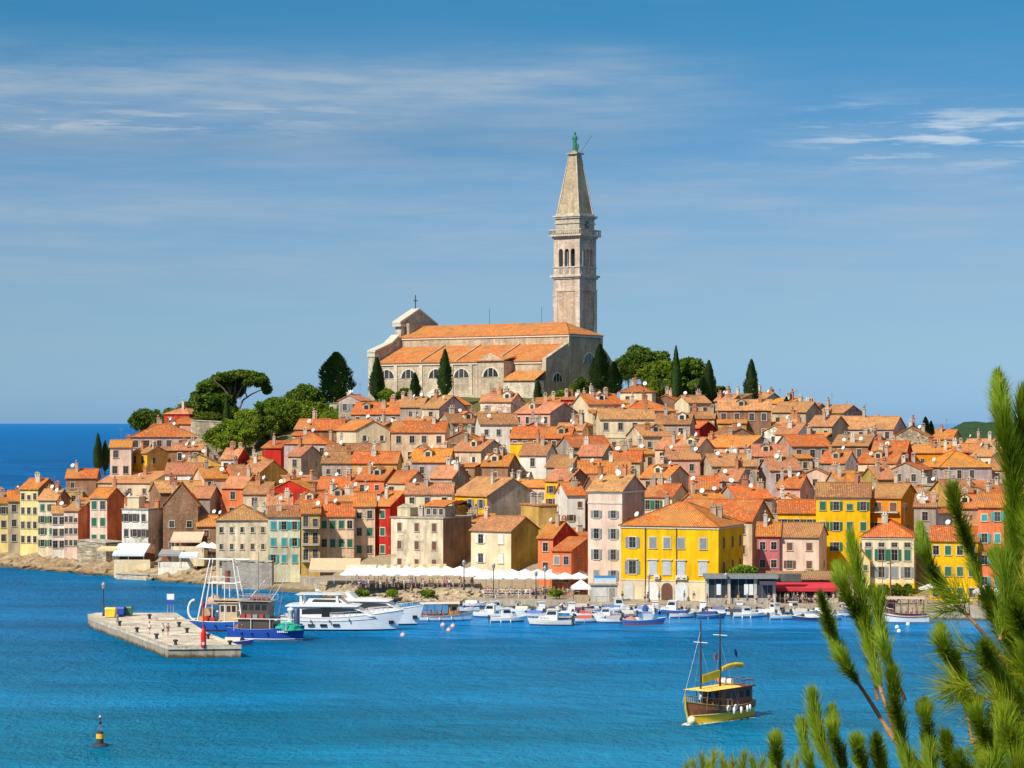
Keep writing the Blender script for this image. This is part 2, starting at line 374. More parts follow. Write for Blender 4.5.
def build_ground():
    mb = MB(); cols = list(range(-420, 1530, 12)); ts = [-14, -8, -4, -2, 0, 1, 2, 3.5, 5] + [8 + 4 * i for i in range(110)]
    for px in cols:
        S = shore(px)[0]
        for t in ts:
            d = S + t; z = ground_pt(px, d)
            if 0 < t < 430: z += 0.5 * mnoise.noise(Vector((px * 0.05, t * 0.15, 0))) * (1 if t > 20 or px < 210 else 0.1)
            mb.v.append(tuple(pt(px, d, z)))
    n = len(ts)
    for i in range(len(cols) - 1):
        for j in range(n - 1):
            mb.f.append((i * n + j, (i + 1) * n + j, (i + 1) * n + j + 1, i * n + j + 1)); mb.m.append(0); mb.s.append(True)
    tag(part('peninsula_ground', mb, 'hillside ground', None), kind='structure')
    mb = MB(); E = 45000
    ys = [-2000, 0, 150, 700, 3000, E]; xs = [-E, -3000, -600, 600, 3000, E]
    mb.add([(x, y, 0) for y in ys for x in xs], [(j * 6 + i, j * 6 + i + 1, (j + 1) * 6 + i + 1, (j + 1) * 6 + i) for j in range(5) for i in range(5)])
    tag(part('sea', mb, 'sea water', None), kind='structure')
    # wooded hill on the far shore
    mb = MB(); nx, ny = 90, 24; vs = []
    for i in range(nx):
        px = 880 + i * 12
        for j in range(ny):
            d = 2300 + j * 45; s = math.sin(math.pi * j / (ny - 1))
            env = min(1, max(0, (px - 905) / 60)) * 0.85 + 0.30 * min(1, max(0, (px - 985) / 120)) + (0.15 if px > 935 else 0)
            z = -4 + 34 * s * env * (0.9 + 0.35 * mnoise.noise(Vector((px * 0.012, j * 0.2, 3)))) + (2.4 * mnoise.noise(Vector((px * 0.23, j * 1.3, 8))) + 1.6 * mnoise.noise(Vector((px * 0.6, j * 2.3, 1)))) * s
            vs.append(pt(px, d, z))
    mb.add(vs, [(i * ny + j, (i + 1) * ny + j, (i + 1) * ny + j + 1, i * ny + j + 1) for i in range(nx - 1) for j in range(ny - 1)], 0, True)
    tag(part('far_hill', mb, 'far woodland', None), kind='structure')
    # slope under the camera, dropping to the water below the frame
    mb = MB(); vs = []; xs = [-90 + 6 * i for i in range(31)]; ys = [-40 + 5 * i for i in range(23)]
    for x in xs:
        for y in ys:
            z = 29.3 - 0.06 * max(0, y + 5) - 0.55 * max(0, y - 4) + 0.5 * mnoise.noise(Vector((x * 0.1, y * 0.1, 5))) * (0.3 if abs(y) < 8 else 1)
            vs.append((x, y, max(z, -3)))
    m = len(ys); mb.add(vs, [(i * m + j, (i + 1) * m + j, (i + 1) * m + j + 1, i * m + j + 1) for i in range(len(xs) - 1) for j in range(m - 1)], 0, True)
    tag(part('near_slope', mb, 'hillside ground', None), kind='structure')
    # stone quay with a vertical face, and the raised café terrace behind the riprap
    def strip(name, p0, p1, t0, t1, z):
        mb = MB(); ps = list(range(p0, p1 + 1, 10)); vs = []
        for px in ps:
            S = shore(px)[0]
            vs += [pt(px, S + t0, -2.5), pt(px, S + t0, z), pt(px, S + t1, z), pt(px, S + t1, -2.5)]
        fs = [(4 * i + k, 4 * (i + 1) + k, 4 * (i + 1) + k + 1, 4 * i + k + 1) for i in range(len(ps) - 1) for k in range(3)]
        fs += [(0, 1, 2, 3), tuple(4 * (len(ps) - 1) + k for k in (3, 2, 1, 0))]
        mb.add(vs, fs); tag(part(name, mb, 'paving', None), kind='structure')
    strip('quay', 470, 1300, 0, 26, 1.3)
    strip('harbour_terrace', 300, 480, 7, 32, 2.35)
build_ground()

def boulders(name, p0, p1, n, tfn, zfn, smin, smax, mat, rr):
    mb = MB(); ico = [(0, 0, 1)] + [(0.894 * math.cos(i * 1.2566), 0.894 * math.sin(i * 1.2566), 0.447) for i in range(5)] + [(0.894 * math.cos(i * 1.2566 + .628), 0.894 * math.sin(i * 1.2566 + .628), -0.447) for i in range(5)] + [(0, 0, -1)]
    fc = [(0, 1 + i, 1 + (i + 1) % 5) for i in range(5)] + [(1 + i, 6 + i, 1 + (i + 1) % 5) for i in range(5)] + [(6 + i, 6 + (i + 1) % 5, 1 + (i + 1) % 5) for i in range(5)] + [(11, 6 + (i + 1) % 5, 6 + i) for i in range(5)]
    for k in range(n):
        px = rr.uniform(p0, p1); t = tfn(px, rr); S = shore(px)[0]; z = zfn(px, t, rr); s = rr.uniform(smin, smax)
        sc = Vector((s * rr.uniform(.8, 1.5), s * rr.uniform(.7, 1.2), s * rr.uniform(.35, .75))); rz = rr.uniform(0, 6.28); o = pt(px, S + t, z)
        vs = []
        for v in ico:
            q = Vector(v) * rr.uniform(.75, 1.2); q = Vector((q.x * sc.x, q.y * sc.y, q.z * sc.z)); q.rotate(Matrix.Rotation(rz, 3, 'Z')); vs.append(o + q)
        mb.add(vs, fc)
    tag(part(name, mb, mat, None), 'pale jagged rocks heaped along the waterline', kind='stuff')
boulders('shore_rocks', -60, 232, 900, lambda px, r: r.uniform(-1.5, 9), lambda px, t, r: max(-0.4, min(1.2, 0.24 * t)) + r.uniform(-.3, .2), 0.5, 2.3, 'shore rock', random.Random(3))
boulders('riprap_bank', 322, 480, 760, lambda px, r: r.uniform(-0.5, 7.2), lambda px, t, r: min(1.9, 0.27 * t + .1) + r.uniform(-.3, .1), 0.35, 0.85, 'riprap rock', random.Random(4))
bpy.data.objects['riprap_bank']['label'] = 'bank of pale quarried boulders below the cafe terrace'
# ------------------------------------------------------------------ houses
C = dict(cream=(.66, .54, .34), beige=(.56, .45, .31), white=(.74, .70, .62), grey=(.42, .36, .31), stone=(.43, .36, .26), yellow=(.80, .47, .025), ochre=(.60, .36, .08),
         pink=(.66, .34, .27), salmon=(.66, .36, .22), coral=(.66, .20, .085), red=(.50, .05, .04), brown=(.32, .20, .13), lilac=(.50, .43, .41), orange=(.72, .27, .04),
         peach=(.70, .46, .28), olive=(.46, .35, .11), lemon=(.78, .64, .30), sand=(.62, .50, .32), rose=(.52, .17, .19), pale_pink=(.70, .52, .41), pale_green=(.56, .53, .40))
def sat_(c, k=1.22):
    l = .3 * c[0] + .55 * c[1] + .15 * c[2]; return tuple(max(.01, min(.88, (l + (q - l) * k) * 1.05)) for q in c)
C.update(cream=(.74, .63, .44), beige=(.68, .55, .39), sand=(.72, .61, .45), pale_green=(.64, .63, .47), peach=(.76, .55, .38), ochre=(.62, .40, .15), stone=(.50, .42, .30), white=(.80, .76, .68), pink=(.74, .42, .33), pale_pink=(.76, .57, .46), coral=(.70, .22, .11), lilac=(.56, .46, .44), brown=(.34, .20, .13), grey=(.44, .37, .31))
C = {k: sat_(v, 1.12) for k, v in C.items()}
SH = dict(brown=(.16, .065, .035), green=(.015, .13, .065), teal=(.03, .32, .33), grey=(.22, .25, .28), blue=(.05, .12, .33), white=(.75, .74, .70), dark=(.05, .045, .04))
ROOFC = dict(orange=(.74, .235, .045), red=(.68, .155, .04), tan=(.64, .31, .14), brown=(.44, .20, .10), bright=(.84, .30, .045), terracotta=(.68, .27, .15))
TRIM = (.60, .53, .42)
HOUSES = []          # placed footprints for the overlap test

WR = random.Random(2)
def window_mesh(w, h, kind):
    def f():
        mb = MB(); b = 0.13
        mb.box(-w / 2 - b, w / 2 + b, -.10, .03, h, h + b * 1.2); mb.box(-w / 2 - b - .06, w / 2 + b + .06, -.17, .03, -b, 0)
        mb.box(-w / 2 - b, -w / 2, -.085, .03, 0, h); mb.box(w / 2, w / 2 + b, -.085, .03, 0, h)
        return mb.mesh('window', 'matt paint')
    return cached(('win', w, h), f)
def pane_mesh(w, h):
    return cached(('pane', w, h), lambda: MB().box(-w / 2, w / 2, -.025, .02, 0, h).box(-.035, .035, -.05, -.026, 0, h, 1).box(-w / 2, -.036, -.05, -.026, h * .6, h * .6 + .06, 1).box(.036, w / 2, -.05, -.026, h * .6, h * .6 + .06, 1).mesh('pane', 'window glass', 'wood'))
def shutter_mesh(w, h):
    def f():
        mb = MB(); mb.box(0, w / 2, -.115, -.075, 0, h)
        k = int(h / .16)
        for i in range(k): mb.box(.05, w / 2 - .05, -.13, -.114, .06 + i * (h - .1) / k, .06 + (i + .6) * (h - .1) / k)
        return mb.mesh('shutter', 'matt paint')
    return cached(('shut', w, h), f)
def add_window(root, x, y, z, rz, w, h, sh=None, closed=False, trim=TRIM, detail=True):
    f_ = WR.uniform(.68, 1.05); trim = tuple(q * f_ for q in trim)
    o = put('window', window_mesh(w, h, 0), root, trim, (x, y, z), rz)
    put('pane', pane_mesh(w, h), o, (.22, .15, .10) if detail else (.5, .48, .44))
    if sh is not None:
        m = shutter_mesh(w, h)
        if closed:
            put('shutter', m, o, sh, (-w / 2, 0, 0)); put('shutter', m, o, sh, (0, 0, 0))
        else:
            put('shutter', m, o, sh, (-w - .08, 0, 0)); put('shutter', m, o, sh, (w / 2 + .08, 0, 0))
    return o

def chimney_mesh(k):
    def f():
        mb = MB(); w, h = [(.38, 1.5), (.32, 2.0), (.5, 1.3)][k]
        mb.box(-w, w, -w * .8, w * .8, -1.2, h); mb.box(-w - .1, w + .1, -w * .8 - .1, w * .8 + .1, h, h + .14)
        if k == 0:
            for sx in (-1, 1): mb.box(sx * w * .75 - .07, sx * w * .75 + .07, -w * .7, w * .7, h + .14, h + .45)
            mb.prism([(-w - .12, h + .45), (w + .12, h + .45), (0, h + .75)], -w * .9, w * .9, 'y')
        elif k == 1: mb.lathe([(w * .6, h + .14), (w * .5, h + .6), (w * .9, h + .62), (w * .2, h + .85)], 8)
        else: mb.lathe([(.16, h + .14), (.14, h + .7)], 8, (-.2, 0, 0)); mb.lathe([(.16, h + .14), (.14, h + .7)], 8, (.22, 0, 0))
        return mb.mesh('chimney', 'aged plaster')
    return cached(('chim', k), f)
def dish_mesh():
    def f():
        mb = MB(); mb.tube((0, 0, -.9), (0, 0, .45), .035)
        n = 12; vs = []; ax = Vector((-.45, -.75, .48)).normalized(); a = ax.orthogonal().normalized(); b = ax.cross(a); c0 = Vector((0, -.1, .6))
        for r, dpt in ((.05, 0), (.3, .04), (.50, .13)):
            for i in range(n): vs.append(c0 + (a * math.cos(i * 6.2832 / n) + b * math.sin(i * 6.2832 / n)) * r + ax * dpt)
        fs = [(j * n + i, j * n + (i + 1) % n, (j + 1) * n + (i + 1) % n, (j + 1) * n + i) for j in range(2) for i in range(n)] + [tuple(range(n))]
        mb.add(vs, fs, 1, True); mb.tube(c0 + a * -.4 + ax * .1, c0 + ax * .5, .02, n=4); mb.box(c0.x + ax.x * .5 - .05, c0.x + ax.x * .5 + .05, c0.y + ax.y * .5 - .05, c0.y + ax.y * .5 + .05, c0.z + ax.z * .5 - .05, c0.z + ax.z * .5 + .05)
        return mb.mesh('satellite_dish', 'metal', 'paint')
    return cached('dish', f)
def antenna_mesh():
    def f():
        mb = MB(); mb.tube((0, 0, -.5), (0, 0, 3.0), .03, n=4)
        for z, l in ((2.9, .5), (2.6, .6), (2.3, .4)): mb.tube((-l, 0, z), (l, 0, z), .02, n=4)
        mb.tube((0, -.5, 2.75), (0, .5, 2.75), .02, n=4)
        return mb.mesh('antenna', 'metal')
    return cached('ant', f)

def rect_of(c, th, w, D):
    u = Vector((math.cos(th), -math.sin(th))); v = Vector((math.sin(th), math.cos(th))); return (c, u, v, w / 2, D / 2)
def overlap(a, b):
    d = Vector((b[0].x - a[0].x, b[0].y - a[0].y)); best = 1e9
    if d.length > a[3] + a[4] + b[3] + b[4]: return 0.0
    for ax in (a[1], a[2], b[1], b[2]):
        ra = abs(a[1].dot(ax)) * a[3] + abs(a[2].dot(ax)) * a[4]; rb = abs(b[1].dot(ax)) * b[3] + abs(b[2].dot(ax)) * b[4]
        g = ra + rb - abs(d.dot(ax))
        if g <= 0: return 0.0
        best = min(best, g)
    return best
def solve_footprint(xl, xc, xr, d, D=9.5, th=None):
    s = F / d; k = (xc - CX) / F; a = math.atan(k)
    if th is None: th = a + (math.asin(min(.78, max(0.03, (xr - xc) / s / D))) if xr > xc else rad(1.0))
    Cx, Cy = k * d, d; kl = (xl - CX) / F
    w = (Cx - kl * Cy) / (math.cos(th) + kl * math.sin(th))
    c2 = Vector((Cx, Cy)) - Vector((math.cos(th), -math.sin(th))) * (w / 2) + Vector((math.sin(th), math.cos(th))) * (D / 2)
    return w, D, th, c2

def house(xl, xc, xr, ye, roof='S', col='cream', yb=None, label=None, D=9.5, rise=None, side=None, rc='orange', rows=None, cols=None, sh=None, closed=.5, mat=None,
          win=(.95, 1.5), zbase=None, zfirst=None, sidewin=1, cornice=False, chim=None, dish=None, group='houses of the old town', d=None, hfix=None, th=None, kind='house', nowin=False, gap=None, rot=0):
    colname = col; colv = C[col]
    if label is None and rc == 'orange': rc = random.Random(int(xl * 13 + ye * 3)).choice(['orange', 'orange', 'red', 'red', 'brown', 'terracotta', 'terracotta'])
    if label is None and xr - xc <= 3.5 and th is None: th = math.atan((xc - CX) / F) + random.Random(int(xl * 7 + ye)).choice([-.38, -.25, -.12, 0, .12, .25, .38])
    # distance: from the visible base, or from the slope of the hill
    if d is None and yb is not None:
        zb = 1.3 if zbase is None else zbase; d = dist_at(yb, zb)
    if d is None:
        S, tr, hr, pw = shore((xl + xc) / 2); best = None
        dd = S + 14
        while dd < S + tr + 45:
            ze = H + (HY - ye) / F * dd; zg = ground_pt((xl + xc) / 2, dd + 3); hh = ze - zg
            if 4.2 < hh < 14:
                w, D_, t_, c2 = solve_footprint(xl, xc, xr, dd, D, th); rr = rect_of(c2, t_, w, D)
                cost = abs(hh - 7.5) * .35 + (max(0, hh - 9.5) * 2) + sum(overlap(rr, q) for q in HOUSES) * 1.6
                if best is None or cost < best[0]: best = (cost, dd)
            dd += 1.5
        if best is None: best = (0, S + tr + 8)
        d = best[1]
    w, D, th, c2 = solve_footprint(xl, xc, xr, d, D, th)
    rr = rect_of(c2, th, w, D)
    while D > 6 and sum(overlap(rr, q) for q in HOUSES) > 1.0:
        D -= .5; th0 = th; w, D, th, c2 = solve_footprint(xl, xc, xr, d, D, None if xr > xc else th); rr = rect_of(c2, th, w, D)
    HOUSES.append(rr)
    ze = H + (HY - ye) / F * d
    zg = zbase if zbase is not None else (1.3 if yb is not None else ground_at(c2.x, c2.y - D * .3))
    h = ze - zg
    rd = random.Random(int(xl * 31 + ye * 7))
    ridge_x = roof in 'SHF'
    span = D if roof in 'SHM' else w
    if roof == 'H': span = min(w, D)
    rise = rise if rise is not None else span * (.225 if roof != 'M' else .20)
    root = thing(kind, label, 'house', (c2.x, c2.y, zg), -th, group)
    x0, x1, y0, y1 = -w / 2, w / 2, -D / 2, D / 2
    mt = mat or ('painted plaster' if colname in ('yellow', 'lemon', 'orange', 'coral', 'red', 'rose', 'pale_pink', 'cream', 'white') else 'aged plaster')
    wl = MB(); rf = MB(); ov, tk, e = .38, .16, .015
    zf = -3.5
    if roof == 'S': wl.prism([(y0, zf), (y1, zf), (y1, h), (0, h + rise), (y0, h)], x0, x1, 'x')
    elif roof == 'G': wl.prism([(x0, zf), (x1, zf), (x1, h), (0, h + rise), (x0, h)], y0, y1, 'y')
    elif roof == 'M': wl.prism([(y0, zf), (y1, zf), (y1, h + rise), (y0, h)], x0, x1, 'x')
    else: wl.box(x0, x1, y0, y1, zf, h)
    def slab(a, b, c, dd):           # four top corners, given thickness
        vs = [Vector(q) for q in (a, b, c, dd)]; vs += [q - Vector((0, 0, tk)) for q in vs]
        rf.add(vs, [(0, 1, 2, 3), (7, 6, 5, 4), (0, 4, 5, 1), (1, 5, 6, 2), (2, 6, 7, 3), (3, 7, 4, 0)])
    def roof_z(x, y):
        if roof == 'S': return h + rise * (1 - abs(y) / (D / 2))
        if roof == 'G': return h + rise * (1 - abs(x) / (w / 2))
        if roof == 'M': return h + rise * (y - y0) / D
        if roof == 'H': m = min(w, D) / 2; return h + rise * min(1, min((w / 2 - abs(x)), (D / 2 - abs(y))) / m)
        return h + .3
    g = tk + e
    if roof == 'S':
        dz = rise / (D / 2) * ov
        slab((x0 - ov * .7, y0 - ov, h - dz + g), (x1 + ov * .7, y0 - ov, h - dz + g), (x1 + ov * .7, 0, h + rise + g), (x0 - ov * .7, 0, h + rise + g))
        slab((x1 + ov * .7, y1 + ov, h - dz + g), (x0 - ov * .7, y1 + ov, h - dz + g), (x0 - ov * .7, 0, h + rise + g), (x1 + ov * .7, 0, h + rise + g))
        rf.tube((x0 - ov * .7, 0, h + rise + g + .02), (x1 + ov * .7, 0, h + rise + g + .02), .13)
    elif roof == 'G':
        dz = rise / (w / 2) * ov
        slab((x0 - ov, y1 + ov * .6, h - dz + g), (x0 - ov, y0 - ov * .6, h - dz + g), (0, y0 - ov * .6, h + rise + g), (0, y1 + ov * .6, h + rise + g))
        slab((x1 + ov, y0 - ov * .6, h - dz + g), (x1 + ov, y1 + ov * .6, h - dz + g), (0, y1 + ov * .6, h + rise + g), (0, y0 - ov * .6, h + rise + g))
        rf.tube((0, y0 - ov * .6, h + rise + g + .02), (0, y1 + ov * .6, h + rise + g + .02), .13)
    elif roof == 'M':
        dz = rise / D * ov
        slab((x0 - ov * .6, y0 - ov, h - dz + g), (x1 + ov * .6, y0 - ov, h - dz + g), (x1 + ov * .6, y1 + ov, h + rise + dz + g), (x0 - ov * .6, y1 + ov, h + rise + dz + g))
    elif roof == 'H':
        m = min(w, D) / 2; rx, ry = w / 2 - m, D / 2 - m; dz = rise / m * ov
        A = [(x0 - ov, y0 - ov, h - dz + g), (x1 + ov, y0 - ov, h - dz + g), (x1 + ov, y1 + ov, h - dz + g), (x0 - ov, y1 + ov, h - dz + g)]
        Ra, Rb = ((-rx, 0, h + rise + g), (rx, 0, h + rise + g)) if w >= D else ((0, -ry, h + rise + g), (0, ry, h + rise + g))
        if w >= D: rf.add(A + [Ra, Rb], [(0, 1, 5, 4), (1, 2, 5), (2, 3, 4, 5), (3, 0, 4), (3, 2, 1, 0)])
        else: rf.add(A + [Ra, Rb], [(0, 1, 4), (1, 2, 5, 4), (2, 3, 5), (3, 0, 4, 5), (3, 2, 1, 0)])
        for q, r_ in ((A[0], Ra), (A[1], Rb if w >= D else Ra), (A[2], Rb), (A[3], Ra if w >= D else Rb), (Ra, Rb)):
            if (Vector(q) - Vector(r_)).length > .1: rf.tube(q, r_, .12, n=5)
    else:
        rf.box(x0 - .18, x1 + .18, y0 - .18, y1 + .18, h + .012, h + .28)
    part('wall', wl, mt, root, colv)
    rcv = ROOFC[rc] if rc in ROOFC else C[rc]; jit = rd.uniform(.74, 1.12)
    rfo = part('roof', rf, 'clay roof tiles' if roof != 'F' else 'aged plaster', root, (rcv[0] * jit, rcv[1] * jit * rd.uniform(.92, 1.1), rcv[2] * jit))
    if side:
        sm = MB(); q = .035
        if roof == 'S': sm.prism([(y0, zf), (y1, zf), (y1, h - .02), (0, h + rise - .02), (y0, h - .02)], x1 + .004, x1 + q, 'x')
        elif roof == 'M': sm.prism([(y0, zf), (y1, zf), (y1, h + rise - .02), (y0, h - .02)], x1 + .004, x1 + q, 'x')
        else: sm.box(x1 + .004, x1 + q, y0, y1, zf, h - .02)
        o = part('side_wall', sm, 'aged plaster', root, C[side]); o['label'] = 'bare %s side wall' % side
    if cornice:
        cm = MB(); cm.box(x0 - .14, x1 + .14, y0 - .16, y0 - .003, h - .42, h - .12); cm.box(x1 + .04, x1 + .16, y0 + .01, y1, h - .42, h - .12)
        part('cornice', cm, 'matt paint', root, TRIM)
    # windows
    ww, wh = win; nwin = 0
    if label is None and win == (.95, 1.5): ww, wh = rd.choice([(.75, 1.1), (.85, 1.35), (.95, 1.5), (.9, 1.7), (1.05, 1.6)])
    if not nowin:
        nr = rows if rows is not None else max(1, min(3, int(h / 2.9)))
        nc = cols if cols is not None else max(1, min(6, int(w / 2.7)))
        st = gap or min(3.5, max(2.5, (h - .8) / nr))
        shv = None if sh is None else SH[sh]
        for r in range(nr):
            z = h - (zfirst if zfirst is not None else 2.35) - r * st
            if z < .3: break
            for c in range(nc):
                x = x0 + w * (c + .5) / nc + (0 if label else rd.uniform(-.25, .25))
                if label is None and rd.random() < .16: continue
                hh = wh * (.72 if r == 0 and rows and rows > 3 and rd.random() < .3 else 1)
                cl = shv is not None and rd.random() < closed
                add_window(root, x, y0, z, 0, ww, hh, shv if cl or w / nc > ww * 2.15 else None, cl); nwin += 1
        if sidewin and xr - xc > 6:
            for r in range(min(nr, 3)):
                z = h - 2.4 - r * st
                if z < .5: break
                for yy in ([-.22, .22] if sidewin > 1 else [rd.uniform(-.25, .25)]):
                    if sidewin == 1 and rd.random() < .25: continue
                    add_window(root, x1 + (.035 if side else 0), D * yy, z, rad(90), ww * .85, wh * .8, None)
    # on the roof
    nch = chim if chim is not None else rd.choice([1, 1, 2, 2, 3])
    for i in range(nch):
        x, y = rd.uniform(x0 * .85, x1 * .85), rd.uniform(-D * .28, D * .22)
        put('chimney', chimney_mesh(rd.randrange(3)), rfo, rd.choice([(.62, .45, .32), (.66, .60, .50), (.55, .25, .13), (.45, .38, .30)]), (x, y, roof_z(x, y)), 0)
    nd = dish if dish is not None else rd.choice([0, 0, 1, 1, 2])
    for i in range(nd):
        x, y = rd.uniform(x0 * .9, x1 * .9), rd.uniform(-D * .42, D * .1)
        put('satellite_dish', dish_mesh(), rfo, (.82, .82, .80), (x, y, roof_z(x, y) + .55), rd.uniform(-.5, .5), rd.uniform(.7, 1.0))
    if label is None:
        if roof == 'S' and w > 5 and rd.random() < .38:        # dormer
            dx = rd.uniform(x0 + 1.3, x1 - 1.3); dy = -D * .30; zz = roof_z(dx, dy); q = 1.0
            dm = part('dormer', MB().box(dx - .85, dx + .85, dy - .2, 0, zz - .6, zz + 1.15).prism([(dx - .85, zz + 1.15), (dx + .85, zz + 1.15), (dx, zz + 1.6)], dy - .2, 0, 'y'), 'aged plaster', rfo, rd.choice([C['cream'], C['grey'], C['white'], C['stone']]))
            dr = MB()
            for sg in (-1, 1): dr.add([(dx + sg * 1.1, dy - .4, zz + 1.08), (dx, dy - .4, zz + 1.72), (dx, .3, zz + 1.72), (dx + sg * 1.1, .3, zz + 1.08)] + [(dx + sg * 1.1, dy - .4, zz + 1.18), (dx, dy - .4, zz + 1.82), (dx, .3, zz + 1.82), (dx + sg * 1.1, .3, zz + 1.18)], [(0, 1, 2, 3), (7, 6, 5, 4), (0, 4, 5, 1), (1, 5, 6, 2), (2, 6, 7, 3), (3, 7, 4, 0)])
            put('dormer_roof', dr.mesh('dormer_roof', 'clay roof tiles'), rfo, ROOFC[rd.choice(['orange', 'tan', 'brown'])])
            put('dormer_window', cached('dwin', lambda: MB().box(-.45, .45, -.04, .02, 0, .85).mesh('dormer_window', 'window glass')), rfo, None, (dx, dy - .2, zz + .15))
        if w > 5.5 and rd.random() < .6:                       # low annex built against the front
            aw_, ad, ah = w * rd.uniform(.35, .62), rd.uniform(1.8, 3.2), h * rd.uniform(.45, .74); ax = rd.choice([x0 + aw_ / 2 + .05, x1 - aw_ / 2 - .05])
            ac = Vector((c2.x, c2.y)) + Vector((math.cos(th), -math.sin(th))) * ax - Vector((math.sin(th), math.cos(th))) * (D / 2 + ad / 2 + .05); ar = rect_of(ac, th, aw_, ad - .1)
            if sum(overlap(ar, q) for q in HOUSES[:-1]) < .25:
                HOUSES.append(ar); acol = rd.choice(['cream', 'grey', 'stone', 'peach', 'brown', 'white', 'ochre', 'beige'])
                an = part('annex', MB().box(ax - aw_ / 2, ax + aw_ / 2, y0 - ad, y0 - .004, -3.5, ah), rd.choice(['aged plaster', 'aged plaster', 'rubble stone']), root, C[acol])
                rr_ = ROOFC[rd.choice(['orange', 'orange', 'tan', 'brown', 'red'])]
                if rd.random() < .78: part('annex_roof', MB().prism([(y0 - ad - .35, ah - .05), (y0 - .006, ah + ad * .26), (y0 - .006, ah + ad * .26 + .16), (y0 - ad - .35, ah + .11)], ax - aw_ / 2 - .2, ax + aw_ / 2 + .2, 'x'), 'clay roof tiles', an, rr_)
                else:
                    tm = MB().box(ax - aw_ / 2 - .08, ax + aw_ / 2 + .08, y0 - ad - .08, y0 - .006, ah + .004, ah + .16)
                    for k in range(5): tm.box(ax - aw_ / 2 + k * (aw_ - .06) / 4, ax - aw_ / 2 + .06 + k * (aw_ - .06) / 4, y0 - ad, y0 - ad + .05, ah + .16, ah + 1.05)
                    tm.box(ax - aw_ / 2, ax + aw_ / 2, y0 - ad, y0 - ad + .06, ah + 1.05, ah + 1.12); part('terrace_rail', tm, 'matt paint', an, (.40, .34, .28))
                add_window(an, ax, y0 - ad, ah - 2.0, 0, .85, 1.25)
    if rd.random() < .45: put('antenna', antenna_mesh(), rfo, (.3, .3, .3), (rd.uniform(x0, x1) * .7, 0, roof_z(0, 0)), rd.uniform(-1, 1))
    root['_info'] = [0.0]; del root['_info']
    INFO.append(dict(root=root, px=(xl + xc) / 2, pl=xl, pr=max(xr, xc), ye=ye, d=d, col=colname, roof=roof, rc=rc, h=h, w=w, D=D, th=th, label=label, zg=zg))
    return root, dict(w=w, D=D, h=h, rise=rise, x0=x0, x1=x1, y0=y0, y1=y1, rz=roof_z, th=th, roof=rfo)
INFO = []

def balcony(root, x, y, z, w, col=(.30, .26, .22)):
    o = part('balcony', MB().box(x - w / 2, x + w / 2, y - 1.0, y - .003, z - .16, z), 'matt paint', root, (.55, .48, .38))
    mb = MB(); mb.box(x - w / 2, x + w / 2, y - 1.0, y - .96, z + .92, z + .97)
    k = int(w / .22)
    for i in range(k + 1): xx = x - w / 2 + .02 + i * (w - .04) / k; mb.box(xx - .015, xx + .015, y - .99, y - .965, z, z + .92)
    part('railing', mb, 'metal', o, col)

# ---- the shore row on the left headland (ground about 3 m)
L = dict(zbase=3.2, D=9)
house(-42, -22, -10, 486, 'S', 'sand', d=540, label='sandy house at the very left edge of the shore row', **L)
house(-22, -2, 4, 498, 'S', 'pale_green', d=532, label='pale green house leaving the frame on the left', **L)
house(-2, 9, 9, 503, 'S', 'lemon', d=530, label='narrow pale yellow house at the left edge of the photo above the rocks', sh='dark', chim=1, rows=3, **L)
house(8, 20, 20, 501, 'S', 'stone', d=526, label='narrow bare stone house left of the tall yellow house on the rocks', chim=1, rows=3, **L)
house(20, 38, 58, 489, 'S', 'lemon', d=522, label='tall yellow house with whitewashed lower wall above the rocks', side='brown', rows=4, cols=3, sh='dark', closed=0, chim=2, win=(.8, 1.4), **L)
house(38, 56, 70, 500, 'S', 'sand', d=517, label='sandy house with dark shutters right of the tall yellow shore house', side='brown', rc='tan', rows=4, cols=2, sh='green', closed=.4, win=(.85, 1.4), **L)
house(52, 65, 65, 513, 'S', 'white', d=512, label='narrow white house with a small awning low on the rocks', rows=3, cols=2, chim=1, rc='tan', **L)
house(64, 78, 90, 511, 'M', 'pale_pink', d=508, label='pale pink beige house beside the red one above the left rocks', side='coral', rows=4, cols=3, win=(.7, 1.2), rc='tan', **L)
house(76, 90, 90, 505, 'M', 'rose', d=515, label='dusky rose house squeezed behind the stone bastion on the left shore', rows=2, cols=1, chim=1, **L)
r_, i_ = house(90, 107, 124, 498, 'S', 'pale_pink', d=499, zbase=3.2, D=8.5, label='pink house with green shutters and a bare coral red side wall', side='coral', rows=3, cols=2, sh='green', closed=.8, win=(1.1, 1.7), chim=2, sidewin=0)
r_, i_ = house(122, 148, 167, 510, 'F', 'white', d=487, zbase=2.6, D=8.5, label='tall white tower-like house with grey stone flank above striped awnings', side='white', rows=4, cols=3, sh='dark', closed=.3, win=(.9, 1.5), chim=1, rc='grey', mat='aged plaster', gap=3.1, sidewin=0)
x0, y0, h = i_['x0'], i_['y0'], i_['h']
pm = MB(); pm.box(x0 + .6, x0 + 3.2, y0 + 1.2, y0 + 3.8, h + .29, h + 2.5); pm.box(x0 + .4, x0 + 3.4, y0 + 1.0, y0 + 4.0, h + 2.5, h + 2.7); part('roof_cabin', pm, 'painted plaster', r_, C['cream'])
house(163, 198, 199, 505, 'G', 'brown', d=483, zbase=3, D=12, label='brown brick gable house with a round attic window beside the white tower house', rise=4.2, rows=2, cols=2, mat='brick wall', win=(1.0, 1.3), chim=1, zfirst=4.5, gap=4.2)
house(197, 216, 218, 526, 'S', 'brown', d=482, zbase=4, D=8, label='small brown house tucked behind the white umbrellas on the left shore', rc='orange', rows=2, cols=1, chim=0)
